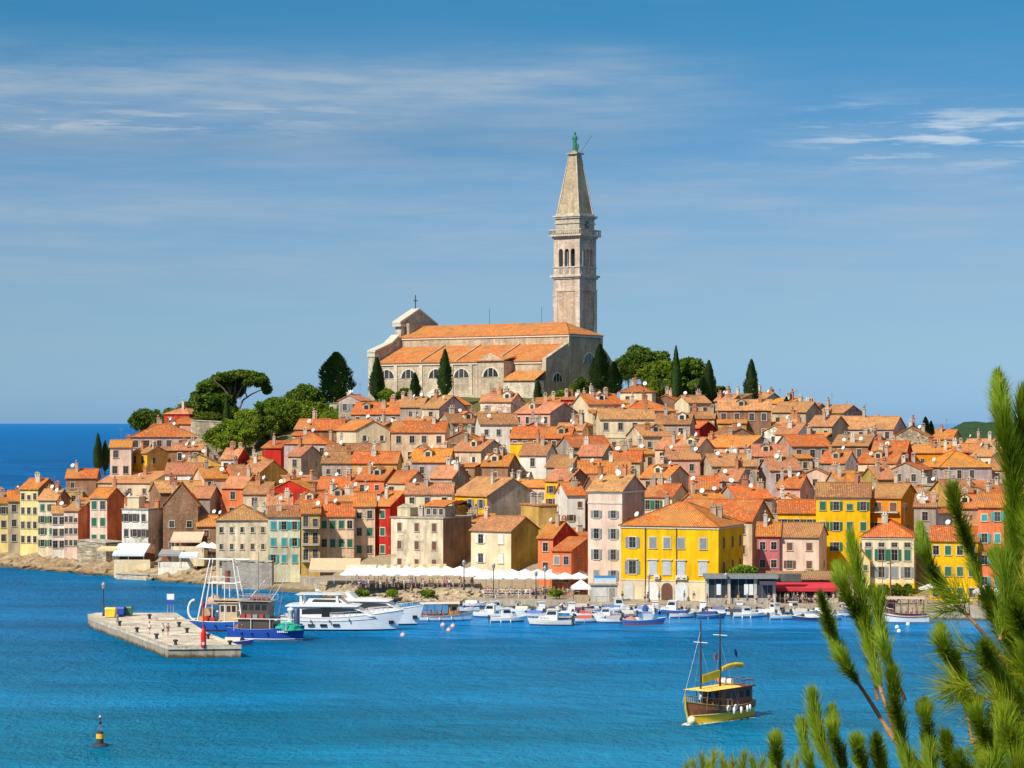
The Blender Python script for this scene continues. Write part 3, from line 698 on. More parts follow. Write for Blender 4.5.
house(216, 268, 270, 520, 'H', 'sand', d=457, zbase=2, D=10, rise=2.6, label='broad sandy house with few small windows left of the teal-shuttered house', rc='tan', rows=3, cols=5, win=(.6, 1.0), chim=2, gap=3.2, mat='aged plaster', dish=1)
house(268, 300, 301, 517, 'M', 'pale_green', d=450, zbase=2, D=10, rise=1.6, label='pale green house with teal shutters behind the trawlers', rc='brown', rows=4, cols=3, sh='teal', closed=.5, win=(.9, 1.5), chim=2, gap=3.1)
r_, i_ = house(301, 320, 320, 514, 'M', 'ochre', d=447, zbase=2.4, D=9, rise=1.5, label='narrow ochre house with stacked balconies left of the pink green-shuttered house', rows=4, cols=2, win=(.9, 2.0), chim=1, gap=3.1)
for k in range(3): balcony(r_, 0, i_['y0'], i_['h'] - 2.55 - 3.1 * k, i_['w'] - .3)
house(320, 354, 354, 516, 'S', 'peach', yb=574, zbase=2.4, D=9, label='peach pink house with dark green shutters above the big beige awning', rc='red', rows=3, cols=4, sh='green', closed=.85, win=(.95, 1.5), chim=1, gap=3.5)
house(354, 375, 375, 506, 'S', 'peach', yb=573, zbase=2.4, D=10, label='taller pale pink house joined to the crimson-fronted house', rc='orange', rows=4, cols=2, sh='green', closed=.7, win=(.95, 1.5), gap=3.3, chim=1)
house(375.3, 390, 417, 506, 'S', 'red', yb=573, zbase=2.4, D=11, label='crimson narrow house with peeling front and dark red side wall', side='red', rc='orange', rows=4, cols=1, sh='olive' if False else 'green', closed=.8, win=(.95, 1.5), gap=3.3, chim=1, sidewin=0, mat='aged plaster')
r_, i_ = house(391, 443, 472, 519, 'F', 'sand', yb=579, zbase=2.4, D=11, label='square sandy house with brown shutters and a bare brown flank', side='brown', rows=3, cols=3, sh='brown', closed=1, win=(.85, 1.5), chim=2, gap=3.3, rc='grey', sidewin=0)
x0, x1, y0, h = i_['x0'], i_['x1'], i_['y0'], i_['h']
rc_ = part('roof_cabin', MB().box(x1 - 4.6, x1 - .4, y0 + 1.5, y0 + 5.5, h + .29, h + 2.2), 'aged plaster', r_, C['grey'])
part('roof', MB().prism([(y0 + 1.1, h + 2.2), (y0 + 5.6, h + 3.1), (y0 + 5.6, h + 3.3), (y0 + 1.1, h + 2.4)], x1 - 4.9, x1 - .1, 'x'), 'clay roof tiles', rc_, ROOFC['orange'])
for k in range(3): add_window(rc_, x1 - 3.8 + k * 1.3, y0 + 1.5, h + .7, 0, .8, 1.1)
part('roof_hut', MB().box(x0 + .5, x0 + 3.2, y0 + 1.5, y0 + 4.5, h + .29, h + 1.9).prism([(x0 + .4, h + 1.9), (x0 + 3.3, h + 1.9), (x0 + 1.85, h + 2.6)], y0 + 1.4, y0 + 4.6, 'y'), 'aged plaster', r_, C['cream'])
house(471, 511, 539, 531, 'S', 'cream', yb=584, zbase=1.8, D=10, label='cream house with white shutters and an olive gable behind the parasols', side='olive', rc='tan', rows=3, cols=2, sh='white', closed=.5, win=(1.0, 1.6), chim=1, gap=3.5, sidewin=0)
house(538, 553, 577, 538, 'S', 'coral', d=424, zbase=1.5, D=11, label='coral house with dark red gable behind the smaller orange house', side='red', rc='orange', rows=2, cols=1, chim=2, sidewin=0)
house(552, 571, 588, 551, 'M', 'coral', d=412, zbase=1.4, D=9, label='small orange-red house with grey shutters right of the parasols', rc='red', rows=3, cols=2, sh='grey', closed=.4, win=(.9, 1.4), chim=0, side='coral', gap=3.0)
r_, i_ = house(588, 622, 645, 491, 'S', 'pale_pink', yb=597, zbase=1.3, D=11, label='tall pale pink six-storey house beside the yellow mansion', side='grey', rc='tan', rows=5, cols=2, sh='grey', closed=.5, win=(.9, 1.7), chim=3, gap=3.55, cornice=True, sidewin=1, mat='painted plaster', zfirst=4.6)
part('string_course', MB().box(i_['x0'] - .1, i_['x1'] + .1, i_['y0'] - .12, i_['y0'] - .003, i_['h'] - 2.2, i_['h'] - 1.9), 'matt paint', r_, TRIM)

# ---- the yellow mansion
r_, i_ = house(621, 718.5, 744, 527, 'H', 'yellow', yb=601.5, zbase=1.3, D=15, rise=3.6, label='large yellow mansion with arched cream ground floor on the quay', rc='orange', nowin=True, chim=3, cornice=True, dish=1, kind='mansion')
x0, x1, y0, y1, h, w, D = (i_[k] for k in ('x0', 'x1', 'y0', 'y1', 'h', 'w', 'D'))
gf = h * .255
part('ground_floor', MB().box(x0 - .06, x1 + .06, y0 - .07, y1, -2, gf).box(x0 - .14, x1 + .14, y0 - .16, y1, gf, gf + .22), 'painted plaster', r_, C['cream'])
for fx in (.12, .33, .475, .62, .845):
    add_window(r_, x0 + fx * w, y0, h * .70, 0, 1.15, h * .145, SH['grey'], fx > .2, trim=(.70, .62, .45))
    o = add_window(r_, x0 + fx * w, y0, h * .345, 0, 1.25, h * .175, (.45, .50, .55) if fx > .2 else SH['grey'], fx > .2, trim=(.70, .62, .45))
    part('window_hood', MB().box(-1.0, 1.0, -.28, .02, h * .175 + .2, h * .175 + .38), 'matt paint', o, TRIM)
for yy in (-.3, .05, .36):
    for zz, hh in ((.70, .145), (.345, .175)): add_window(r_, x1, yy * D, h * zz, rad(90), 1.0, h * hh, SH['brown'], True, trim=(.70, .55, .2))
def arch_door(x, y, ww, hh, col, name):
    n = 8; out = [(-ww / 2, 0), (ww / 2, 0)] + [(ww / 2 * math.cos(a), hh - ww / 2 + ww / 2 * math.sin(a)) for a in [math.pi * k / n for k in range(n + 1)]]
    o = part(name, MB().prism([(p[0] * 1.18, p[1] * 1.06) for p in out], -.16, .0, 'y'), 'matt paint', r_, TRIM, loc=(x, y, 0))
    part('door_leaf', MB().prism(out, -.19, -.05, 'y'), 'matt paint', o, col)
for fx, cc in ((.085, (.55, .55, .55)), (.33, (.72, .70, .64)), (.48, (.12, .05, .025)), (.63, (.55, .62, .66))):
    arch_door(x0 + fx * w, y0 - .07, 2.0 if fx > .1 else 1.5, gf * .92, cc, 'arched_door')
for fx in (.255, .575): part('drainpipe', MB().tube((x0 + fx * w, y0 - .14, 0), (x0 + fx * w, y0 - .14, h - .3), .09), 'metal', r_, (.18, .12, .08))
for fx in (.38, .60, .66): part('air_conditioner', MB().box(x0 + fx * w - .5, x0 + fx * w + .5, y0 - .6, y0 - .01, gf + .35, gf + 1.05).lathe([(.3, 0), (.3, .02)], 10, (x0 + fx * w, y0 - .62, gf + .7)), 'paint', r_, (.6, .58, .52))

# ---- behind and to the right of the mansion
house(676, 752, 773, 521, 'S', 'beige', d=424, zbase=3, D=13, rise=3.4, label='long house with a bright orange roof rising behind the yellow mansion', side='grey', rc='red', rows=2, cols=4, sidewin=0, chim=0, dish=0)
house(757, 779.5, 780, 536, 'S', 'rose', d=415, zbase=3.5, D=9, label='dusky rose terraced house left of the pale pink one', rc='orange', rows=3, cols=2, sh='brown', closed=.2, win=(.95, 1.3), gap=3.1, chim=1)
house(780, 819, 827, 537, 'S', 'pale_pink', d=414, zbase=3.5, D=9, label='pale pink terraced house with brown windows above the red awning', rc='brown', rows=3, cols=2, sh='brown', closed=.9, win=(.95, 1.3), gap=3.1, chim=0, dish=0)
house(778, 816, 817, 513, 'S', 'yellow', d=428, zbase=6, D=9, label='low yellow house with bright roof left of the tall yellow house', rc='red', rows=2, cols=3, sh='dark', closed=.2, win=(1.0, 1.2), chim=1)
r_, i_ = house(816, 870, 870, 497, 'S', 'yellow', d=424, zbase=4.5, D=10, label='tall bright yellow house joined to the orange house on the right', rc='brown', rows=4, cols=4, sh='green', closed=.5, win=(1.0, 1.5), gap=3.6, chim=2, cornice=True)
r_, i_ = house(870.3, 901, 918, 498, 'S', 'orange', d=424, zbase=4.5, D=10, label='orange house with brown shutters and a balcony joined to the tall yellow house', rc='brown', rows=3, cols=2, sh='brown', closed=.3, win=(1.2, 1.5), gap=3.6, chim=1)
balcony(r_, 0, i_['y0'], i_['h'] - 2.5, i_['w'] - .6)
r_, i_ = house(862, 914, 916, 537, 'H', 'cream', yb=598, zbase=1.3, D=11, rise=2.6, label='long cream house with green shutters behind the excursion boat', rc='red', rows=1, cols=4, win=(1.0, .7), zfirst=1.7, chim=1, cornice=True, dish=0)
x0, x1, y0, y1, h, w, D = (i_[k] for k in ('x0', 'x1', 'y0', 'y1', 'h', 'w', 'D'))
part('ground_floor', MB().box(x0 - .05, x1 + .05, y0 - .06, y1, -2, h * .24), 'painted plaster', r_, C['yellow'])
for zz, hh, cc in ((.61, 1.9, 'green'), (.33, 1.8, 'grey')):
    for c in range(4): add_window(r_, x0 + w * (c + .5) / 4, y0, h * zz, 0, 1.05, hh, SH[cc], (c + (cc == 'grey')) % 3 == 0)
for c in range(4): add_window(r_, x0 + w * (c + .5) / 4, y0 - .06, .2, 0, 1.2, 2.0, None)
house(852, 870, 872, 561, 'G', 'lemon', d=405, zbase=2.0, D=8, rise=1.8, label='tiny lemon yellow gabled house beside the long cream house', rows=1, cols=2, chim=1, win=(.7, .9), zfirst=1.6)
house(914, 936, 938, 507, 'M', 'grey', d=416, zbase=4, D=9, label='grey weathered house right of the orange house', mat='aged plaster', rc='brown', rows=3, cols=1)
house(930, 978, 980, 541, 'S', 'yellow', d=398, zbase=1.5, D=9, label='yellow house with green shutters half hidden by the foreground pine', rc='red', rows=3, cols=4, sh='green', closed=.3, gap=3.5, chim=0)
house(978, 1004, 1010, 507, 'S', 'coral', d=398, zbase=1.5, D=9, label='tall coral house with teal shutters behind the foreground pine', rc='orange', rows=4, cols=2, sh='teal', closed=.5, gap=3.6)
house(1010, 1046, 1050, 520, 'S', 'ochre', d=394, zbase=1.5, D=9, label='ochre house at the right edge behind the pine branches', rows=4, cols=3, sh='green')
house(1048, 1085, 1090, 525, 'S', 'cream', d=390, zbase=1.5, D=9, label='cream house outside the right edge of the photo', rows=4, cols=3)

# ---- the hillside, seen over the front row: (left, corner, right end, eave row, roof, colour, options)
HILL = [
 (452, 487, 538, 496, 'S', 'yellow', dict(side='grey', D=13, rise=3.2, rc='tan', cols=3, rows=2, sh='grey', closed=.2)),
 (539, 557, 560, 506, 'F', 'ochre', dict(rows=2, cols=1, rc='tan')), (545, 568, 590, 481, 'S', 'yellow', dict(side='brown', rows=3, cols=2, sh='brown', closed=.3)),
 (567, 585, 588, 495, 'S', 'white', dict(rc='orange', side='coral', rows=3, cols=2, sh='brown')), (642, 672, 690, 497, 'S', 'cream', dict(rc='red', sh='green', rows=2, cols=3)),
 (737, 772, 773, 498, 'S', 'grey', {}), (777, 800, 811, 488, 'S', 'pink', dict(rc='red', rows=2, cols=2)), (690, 718, 720, 489, 'S', 'beige', dict(rc='red')), (716, 738, 751, 481, 'S', 'lilac', {}),
 (451, 481, 506, 451, 'S', 'beige', dict(side='grey', sh='white', closed=.5, cols=2, rows=2)), (510, 530, 532, 444, 'F', 'yellow', dict(rc='cream', rows=2, cols=1)),
 (519, 546, 557, 455, 'S', 'white', dict(rows=3, cols=1, rc='brown')), (546, 571, 574, 467, 'S', 'grey', dict(rc='brown')), (577, 602, 615, 456, 'S', 'grey', dict(rc='orange', cols=2)),
 (578, 630, 632, 473, 'S', 'lilac', dict(rc='orange')), (630, 655, 656, 454, 'M', 'peach', dict(rc='bright', D=8)), (405, 452, 455, 494, 'S', 'cream', dict(rc='orange', rows=1)),
 (400, 416, 418, 500, 'G', 'red', dict(rows=0, nowin=True)), (386, 407, 428, 483, 'S', 'cream', dict(side='pale_pink', rc='red', rows=2, cols=2)), (352, 397, 400, 463, 'S', 'ochre', dict(rows=2, sh='white', closed=.4, rc='red')),
 (327, 380, 383, 453, 'S', 'grey', dict(rc='brown', D=8)), (412, 449, 455, 462, 'S', 'lilac', dict(rc='bright', D=11)), (317, 352, 360, 489, 'S', 'cream', dict(rc='red', rows=1)),
 (296, 328, 345, 505, 'S', 'cream', dict(rc='red', rows=2, cols=3)), (268, 292, 294, 506, 'S', 'peach', dict(rows=1)), (326, 356, 358, 501, 'S', 'sand', dict(rc='orange', rows=1)),
 (288, 301, 322, 456, 'S', 'beige', dict(side='grey', rows=3, cols=1, D=9)), (322, 356, 358, 463, 'S', 'grey', dict(rc='orange', rows=2, cols=3)), (262, 281, 289, 448, 'M', 'red', dict(nowin=True, D=7, rc='red')),
 (247, 272, 274, 462, 'H', 'coral', dict(rc='orange')), (284, 329, 331, 444, 'H', 'lilac', dict(rc='orange', D=10)), (295, 325, 327, 429, 'S', 'brown', dict(rc='orange')), (313, 360, 362, 430, 'S', 'brown', dict(rc='orange')),
 (351, 400, 402, 414, 'S', 'grey', dict(rc='red', D=11)), (356, 390, 391, 430, 'G', 'cream', dict(rows=1, cols=2, D=12, rise=2.0, sh='white')), (391, 445, 446, 432, 'S', 'peach', dict(rc='red', rows=2, cols=4, win=(1., 1.5))),
 (238, 258, 288, 474, 'S', 'coral', dict(side='ochre', D=12)), (221, 237, 249, 459, 'S', 'white', dict(side='red', rows=2, cols=2)), (204, 228, 230, 478, 'S', 'peach', dict(rows=2, cols=2)), (222, 243, 245, 488, 'S', 'coral', dict(rows=2)),
 (236, 252, 254, 476, 'S', 'coral', {}), (243, 268, 270, 494, 'S', 'beige', {}), (190, 210, 212, 498, 'S', 'grey', {}), (160, 207, 209, 492, 'S', 'brown', dict(rc='tan')), (98, 150, 152, 483, 'M', 'beige', dict(rc='tan', D=11)),
 (66, 96, 100, 478, 'S', 'brown', dict(rc='orange', D=8)), (95, 118, 120, 494, 'S', 'sand', dict(rc='tan', D=8)), (145, 176, 178, 473, 'S', 'lilac', {}), (165, 200, 202, 474, 'S', 'white', {}), (176, 221, 222, 464, 'G', 'ochre', dict(rise=2.2, rows=1, cols=2)),
 (132, 147, 173, 453, 'S', 'yellow', dict(side='ochre', rows=3, cols=2, D=10, d=533)), (110, 131, 133, 447, 'S', 'pale_pink', dict(rows=3, cols=2, d=531, th=-.08)), (172, 202, 204, 450, 'S', 'brown', dict(rc='orange', d=538)), (130, 198, 200, 437, 'H', 'lilac', dict(rise=2.8, rc='orange', D=13, cols=6, d=557, th=-.13, rows=1)),
 (400, 422, 423, 407, 'S', 'grey', dict(rc='tan')), (422, 439, 467, 408, 'S', 'beige', dict(side='lilac', rc='tan', D=12)), (452, 480, 482, 423, 'S', 'stone', dict(mat='rubble stone', rc='brown')), (480, 518, 520, 424, 'S', 'white', dict(rc='brown')),
 (515, 550, 578, 413, 'S', 'pink', dict(side='grey', rows=2, cols=4)), (510, 570, 577, 438, 'S', 'brown', dict(rc='red', cols=6)), (573, 612, 615, 447, 'S', 'grey', dict(rc='orange')), (600, 655, 657, 419, 'S', 'cream', dict(rc='tan')),
 (626, 676, 678, 411, 'H', 'lilac', dict(rc='orange')), (718, 771, 773, 410, 'S', 'brown', dict(rc='tan', mat='brick wall', cols=4, rows=2)), (772, 806, 808, 412, 'S', 'stone', dict(rc='tan')), (725, 757, 759, 436, 'G', 'brown', {}),
 (643, 670, 672, 436, 'S', 'beige', dict(rc='tan')), (655, 697, 699, 449, 'S', 'peach', dict(rc='orange')), (697, 748, 774, 447, 'S', 'salmon', dict(rc='orange', side='lilac')), (775, 797, 800, 434, 'S', 'white', dict(rc='orange')),
 (792, 831, 833, 446, 'S', 'grey', dict(rc='orange')), (668, 700, 702, 459, 'S', 'pink', {}), (712, 757, 759, 466, 'S', 'stone', dict(rc='tan')), (752, 786, 788, 456, 'S', 'grey', {}),
 (820, 845, 857, 463, 'S', 'grey', dict(side='white', rc='red')), (832, 868, 871, 446, 'M', 'brown', dict(rc='orange', D=11)), (808, 832, 834, 426, 'S', 'stone', dict(rc='tan')), (815, 893, 895, 429, 'S', 'lilac', dict(rc='tan', D=12, cols=6)),
 (893, 928, 930, 437, 'G', 'stone', dict(mat='rubble stone', rise=2.2)), (908, 952, 954, 439, 'S', 'ochre', dict(rc='orange')), (940, 992, 994, 467, 'H', 'lilac', dict(rc='bright', D=13, rise=3.2)), (914, 951, 953, 453, 'M', 'orange', dict(rc='bright', D=8)),
 (858, 896, 898, 463, 'S', 'peach', dict(rc='red')), (872, 906, 908, 452, 'S', 'red', dict(rc='red')), (890, 921, 923, 470, 'G', 'grey', {}), (878, 897, 900, 479, 'S', 'olive', dict(rc='orange')), (838, 863, 865, 483, 'S', 'beige', dict(rc='orange')),
 (922, 946, 948, 486, 'F', 'stone', dict(mat='rubble stone', rc='grey')), (958, 991, 993, 508, 'S', 'salmon', {}), (948, 972, 974, 492, 'S', 'ochre', {}), (990, 1030, 1034, 470, 'S', 'pink', {}), (1030, 1075, 1080, 480, 'S', 'cream', {}),
 (588, 622, 624, 404, 'S', 'cream', dict(rc='orange')), (655, 690, 692, 424, 'S', 'grey', dict(rc='brown')), (770, 800, 802, 470, 'S', 'lilac', dict(rc='orange')), (896, 925, 927, 500, 'S', 'beige', {}), (620, 652, 656, 392, 'H', 'cream', dict(rc='red')), (356, 384, 386, 480, 'S', 'coral', dict(rc='red')),
 (430, 452, 453, 478, 'S', 'grey', {}), (482, 508, 510, 466, 'S', 'brown', dict(rc='orange')), (596, 640, 642, 488, 'S', 'brown', {}), (640, 668, 690, 478, 'S', 'peach', dict(rc='orange')), (612, 640, 644, 462, 'S', 'stone', {}),
]
HILL.sort(key=lambda q: -q[3])
for (xl, xc, xr, ye, rf_, cl_, op) in HILL: house(xl, xc, xr, ye, rf_, cl_, **op)

# ---- fill the gaps between them
def fill():
    rd = random.Random(5); cnt = 0
    cols_ = ['cream', 'beige', 'grey', 'brown', 'lilac', 'peach', 'stone', 'white', 'salmon', 'pale_pink', 'coral', 'sand', 'pink', 'red', 'brown', 'grey', 'rose']
    for k in range(9000):
        px = rd.uniform(-30, 1075); S, tr, hr, pw = shore(px); d = S + rd.uniform(24, tr + 12)
        if px < 95 and d > S + tr * .8: continue
        if 185 < px < 335 and (d - S) > tr * (.60 if px < 300 else .74): continue
        if 335 <= px < 640 and d > 560: continue
        if 640 <= px < 720 and d > S + tr - 14: continue
        w_, D_ = rd.uniform(4.2, 8.8), rd.uniform(5, 8); s = F / d; th = math.atan((px - CX) / F) + rd.choice([-.5, .08, .25, .4, .5, .65])
        wp, sp = w_ * math.cos(th) * s, D_ * math.sin(max(.03, th - (px - CX) / F)) * s
        xl, xc = px - wp / 2, px + wp / 2
        w, D, th2, c2 = solve_footprint(xl, xc, xc + sp, d, D_, th); rr = rect_of(c2, th2, w + .6, D + .6)
        if any(overlap(rr, q) > 0 for q in HOUSES): continue
        zg = ground_at(c2.x, c2.y - 2); h = rd.uniform(4.4, 7.4); ye = HY + (H - zg - h) * F / d; yt = ye - D * .17 * s * .5
        bad = False
        for q in INFO:
            if q['label'] and q['d'] > d - 4 and q['pl'] < xc + sp + 1 and q['pr'] > xl - 1: bad = True; break
            if q['d'] > d and q['pl'] < xc + sp - 2 and q['pr'] > xl + 2 and yt < q['ye'] + 9: bad = True; break
        if bad: continue
        if px > 930 and yt < 441: continue
        if yt < (397 if 350 < px < 640 else 396): continue
        house(xl, xc, xc + sp, ye, rd.choice('SSSSGGHMM'), rd.choice(cols_), d=d, D=D, th=th2, rc=rd.choice(['orange', 'red', 'terracotta', 'tan', 'brown', 'bright']), mat=rd.choice([None, None, 'aged plaster', 'rubble stone']), sh=rd.choice([None, None, 'brown', 'green', 'grey', 'white']), zbase=zg)
        cnt += 1
    print('houses', len(INFO), 'fill', cnt)
fill()

# ---- labels for the hillside houses
WORDS = dict(pale_pink='pale pink', pale_green='pale green', olive='olive', sand='sandy')
def label_houses():
    place = [(60, 'on the far left'), (130, 'on the left headland'), (215, 'below the umbrella pine'), (330, 'below the leafy hilltop'), (450, 'left of the church middle'), (545, 'below the church nave'), (625, 'below the church apse'), (715, 'below the cypress row'), (800, 'by the lone cypress'), (905, 'under the right skyline'), (1e9, 'behind the foreground pine')]
    roofw = {'S': ' gable roof', 'G': ' front gable', 'H': ' hipped roof', 'M': ' sloping roof', 'F': ' flat roof'}
    groups = {}
    for q in INFO:
        if q['label']: continue
        S, tr, hr, pw = shore(q['px']); f = (q['d'] - S) / max(tr, 60)
        tier = 'lower slope' if f < .36 else 'middle slope' if f < .7 else 'upper slope'
        pl = [w for x, w in place if q['px'] < x][0]
        cw = WORDS.get(q['col'], q['col'])
        rw = (q['rc'].replace('bright', 'bright orange') if q['roof'] != 'F' else '') + roofw[q['roof']]
        groups.setdefault((cw, rw.strip(), tier, pl), []).append(q)
    for (cw, rw, tier, pl), qs in groups.items():
        qs.sort(key=lambda q: q['px'])
        for i, q in enumerate(qs):
            l = '%s house with %s, %s %s' % (cw, rw, tier, pl)
            if len(qs) > 1: l = '%s house, %s, %s %s, %s from left' % (cw, rw, tier, pl, ORD[i])
            q['root']['label'] = l
label_houses()
# ------------------------------------------------------------------ church of the hilltop
CH_TH = rad(33); CZ = 36.6
CH_O = pt(568.5, 600, CZ)
STONEC = (.58, .47, .34); STONEL = (.72, .63, .49)
def arch_poly(w, h, n=10):          # rectangle with a round head
    return [(-w / 2, 0), (w / 2, 0)] + [(w / 2 * math.cos(a), h - w / 2 + w / 2 * math.sin(a)) for a in [math.pi * k / n for k in range(n + 1)]]
def half_round(r, n=12): return [(r * math.cos(a), r * math.sin(a)) for a in [math.pi * k / n for k in range(n + 1)]]

def arched_window(parent, poly, loc, rz, mull=2, r=1.0):
    big = [(p[0] * 1.2, p[1] * 1.12 if p[1] > 0 else -.22) for p in poly]
    o = part('window', MB().prism(big, -.12, .05, 'y'), 'matt paint', parent, STONEL, loc=loc, rz=rz)
    part('pane', MB().prism(poly, -.15, .0, 'y'), 'window glass', o)
    if mull:
        mb = MB()
        for i in range(mull): x = (i + 1) / (mull + 1) * 2 - 1; x *= r; mb.box(x - .07, x + .07, -.19, -.10, 0, math.sqrt(max(.1, r * r - x * x)))
        part('mullion', mb, 'matt paint', o, STONEL)
    return o

def build_church():
    root = thing('church', 'large stone baroque church with long orange tiled roofs on the hilltop', 'church', CH_O, -CH_TH)
    Lx = -51.5; aw = 10.7; nw = 16.0; fw = 7.8; ae, at, ce, rg = 9.6, 13.8, 16.4, 19.6
    part('nave_wall', MB().box(Lx, 0, 0, nw, -5, ce), 'dressed stone', root, (.58, .46, .32))
    part('aisle_wall', MB().prism([(-aw, -5), (-.01, -5), (-.01, at), (-aw, ae)], Lx, -.03, 'x'), 'dressed stone', root, STONEC)
    part('far_aisle_wall', MB().prism([(nw + .01, -5), (nw + fw, -5), (nw + fw, ae - 1), (nw + fw * .75, ae + .2), (nw + fw * .35, at - 1.5), (nw + .01, at)], Lx, -.03, 'x'), 'dressed stone', root, STONEC)
    # roofs
    ov = .5; m = nw / 2; t = .2
    A = [(Lx, -ov, ce - .1), (ov, -ov, ce - .1), (ov, nw + ov, ce - .1), (Lx, nw + ov, ce - .1)]
    rb = MB(); rb.add([(a, b, c + t) for a, b, c in A] + [(Lx, m, rg), (-5.5, m, rg)] + A, [(0, 1, 5, 4), (1, 2, 5), (2, 3, 4, 5), (3, 0, 4), (9, 8, 7, 6), (0, 6, 7, 1), (1, 7, 8, 2), (2, 8, 9, 3), (3, 9, 6, 0)])
    rb.tube((Lx, m, rg), (-5.5, m, rg), .2); rb.tube((-5.5, m, rg), (ov, -ov, ce + .1), .16)
    part('nave_roof', rb, 'clay roof tiles', root, (.70, .24, .07))
    def lean(x0, x1, y0, z0, y1, z1, name, col):
        mb = MB(); mb.prism([(y0, z0), (y1, z1), (y1, z1 + .22), (y0, z0 + .22)], x0, x1, 'x'); return part(name, mb, 'clay roof tiles', root, col)
    part('cornice', MB().box(Lx, .12, -.3, -.005, ce - .55, ce - .12).box(.005, .35, -.3, nw + .3, ce - .55, ce - .12), 'matt paint', root, STONEL)
    sl = (at - ae) / aw
    aroof = lean(Lx + .6, -1.0, -aw - .6, ae - .6 * sl + .02, -.02, at + .02, 'aisle_roof', (.68, .22, .065))
    gb = MB()
    for x in (-37.5, -26.5, -14.5): gb.prism([(-aw - .5, ae - .5 * sl + .2), (-.05, at + .2), (-.05, at + .55), (-aw - .5, ae - .5 * sl + .55)], x - .22, x + .22, 'x')
    part('fire_wall', gb, 'dressed stone', aroof, (.60, .42, .28))
    part('aisle_gable', MB().prism([(-aw - .15, -5), (.02, -5), (.02, at + .55), (-aw - .15, ae + .45)], -.95, .18, 'x'), 'dressed stone', root, (.60, .49, .36))
    part('aisle_cornice', MB().box(Lx, -.97, -aw - .32, -aw - .005, ae - .75, ae - .25), 'matt paint', root, STONEL)
    for x in (-50.9, -45.4, -37.5, -28.0, -22.2, -17.9):
        part('pilaster', MB().box(x - .5, x + .5, -aw - .28, -aw - .006, -5, ae - .76), 'dressed stone', root, STONEL)
    part('plinth', MB().box(Lx, -.97, -aw - .4, -aw - .007, -5, 1.3), 'dressed stone', root, STONEL)
    for x in (-48.2, -41.4, -32.8, -25.0): arched_window(root, half_round(2.2), (x, -aw, 5.6), 0, 2, 2.2)
    # end walls
    arched_window(root, half_round(2.6), (0, nw * .62, 9.2), rad(90), 2, 2.6)
    arched_window(root, arch_poly(2.0, 4.6), (0, 3.2, 0), rad(90), 0)
    arched_window(root, half_round(2.1), (.18, -aw * .52, 4.4), rad(90), 2, 2.1)
    add_window(root, .18, -aw * .78, -1.5, rad(90), 1.2, 1.8); add_window(root, .02, nw + fw * .4, 2, rad(90), 1.3, 2.2)
    for y in (.3, nw - .3): part('pilaster', MB().box(.005, .3, y - .6, y + .6, -5, ce - .56), 'dressed stone', root, (.62, .52, .38))
    # projecting chapel and low sacristy on the long side
    cp = part('chapel', MB().box(-17.5, -9.6, -aw - 4.2, -aw - .008, -5, ae - .1), 'dressed stone', root, STONEC)
    part('chapel_roof', MB().prism([(-aw - 4.7, ae - .1), (-aw + .9, ae + 1.0), (-aw + .9, ae + 1.25), (-aw - 4.7, ae + .15)], -17.9, -9.2, 'x'), 'clay roof tiles', cp, (.64, .26, .10))
    part('gable', MB().prism([(-17.4, ae + .15), (-9.7, ae + .15), (-13.5, ae + 1.9)], -aw - 4.3, -aw - 3.9, 'y'), 'dressed stone', cp, STONEC)
    arched_window(cp, half_round(2.2), (-13.4, -aw - 4.2, 5.6), 0, 2, 2.2)
    sc = part('sacristy', MB().box(-9.5, -.3, -aw - 4.6, -aw - .16, -5, 4.6), 'dressed stone', root, STONEL)
    part('sacristy_roof', MB().prism([(-aw - 5.1, 4.55), (-aw - .17, 6.9), (-aw - .17, 7.1), (-aw - 5.1, 4.78)], -9.45, .1, 'x'), 'clay roof tiles', sc, (.72, .28, .08))
    pd = part('side_portal', MB().box(-35.0, -31.0, -aw - .8, -aw - .3, -1.5, 1.6).prism([(-35.4, 1.6), (-30.6, 1.6), (-33, 2.9)], -aw - .9, -aw - .3, 'y'), 'matt paint', root, (.70, .66, .58))
    part('door', MB().box(-33.9, -32.1, -aw - .85, -aw - .6, -1.5, 1.1), 'wood', pd, (.12, .06, .03))
    # west front rising above the roofs
    prof = [(-aw - 1.0, -5), (nw + fw + 1, -5), (nw + fw + 1, 12.2), (nw + fw - .5, 12.6), (nw + 4.5, 14.2), (nw + .8, 16.6), (nw - .4, 19.4), (nw + .4, 20.2), (m, 23.9), (-.4, 20.2), (.4, 19.4), (-.2, 16.6), (-4.5, 14.4), (-aw + .6, 12.6), (-aw - 1.0, 12.2)]
    fr = part('west_front', MB().prism(prof, Lx - 2.0, Lx + .02, 'x'), 'dressed stone', root, (.56, .49, .39))
    cm = MB()
    for a, b in (((-.7, 20.1), (m, 23.9)), ((m, 23.9), (nw + .7, 20.1)), ((-aw - 1.1, 12.3), (-4.5, 14.5)), ((-4.5, 14.5), (-1.0, 16.7))):
        cm.prism([(a[0], a[1]), (b[0], b[1]), (b[0], b[1] + .55), (a[0], a[1] + .55)], Lx - 2.3, Lx + .3, 'x')
    cm.box(Lx - 2.3, Lx + .35, -.6, nw + .6, 19.4, 20.1); cm.box(Lx - 2.2, Lx + .25, -aw - 1.2, -aw + .2, 11.2, 12.0)
    part('pediment_moulding', cm, 'matt paint', fr, (.58, .53, .44))
    part('pediment_block', MB().box(Lx + .03, Lx + 1.4, 1.8, nw - 1.8, 16, 20.3), 'dressed stone', fr, (.45, .38, .30))
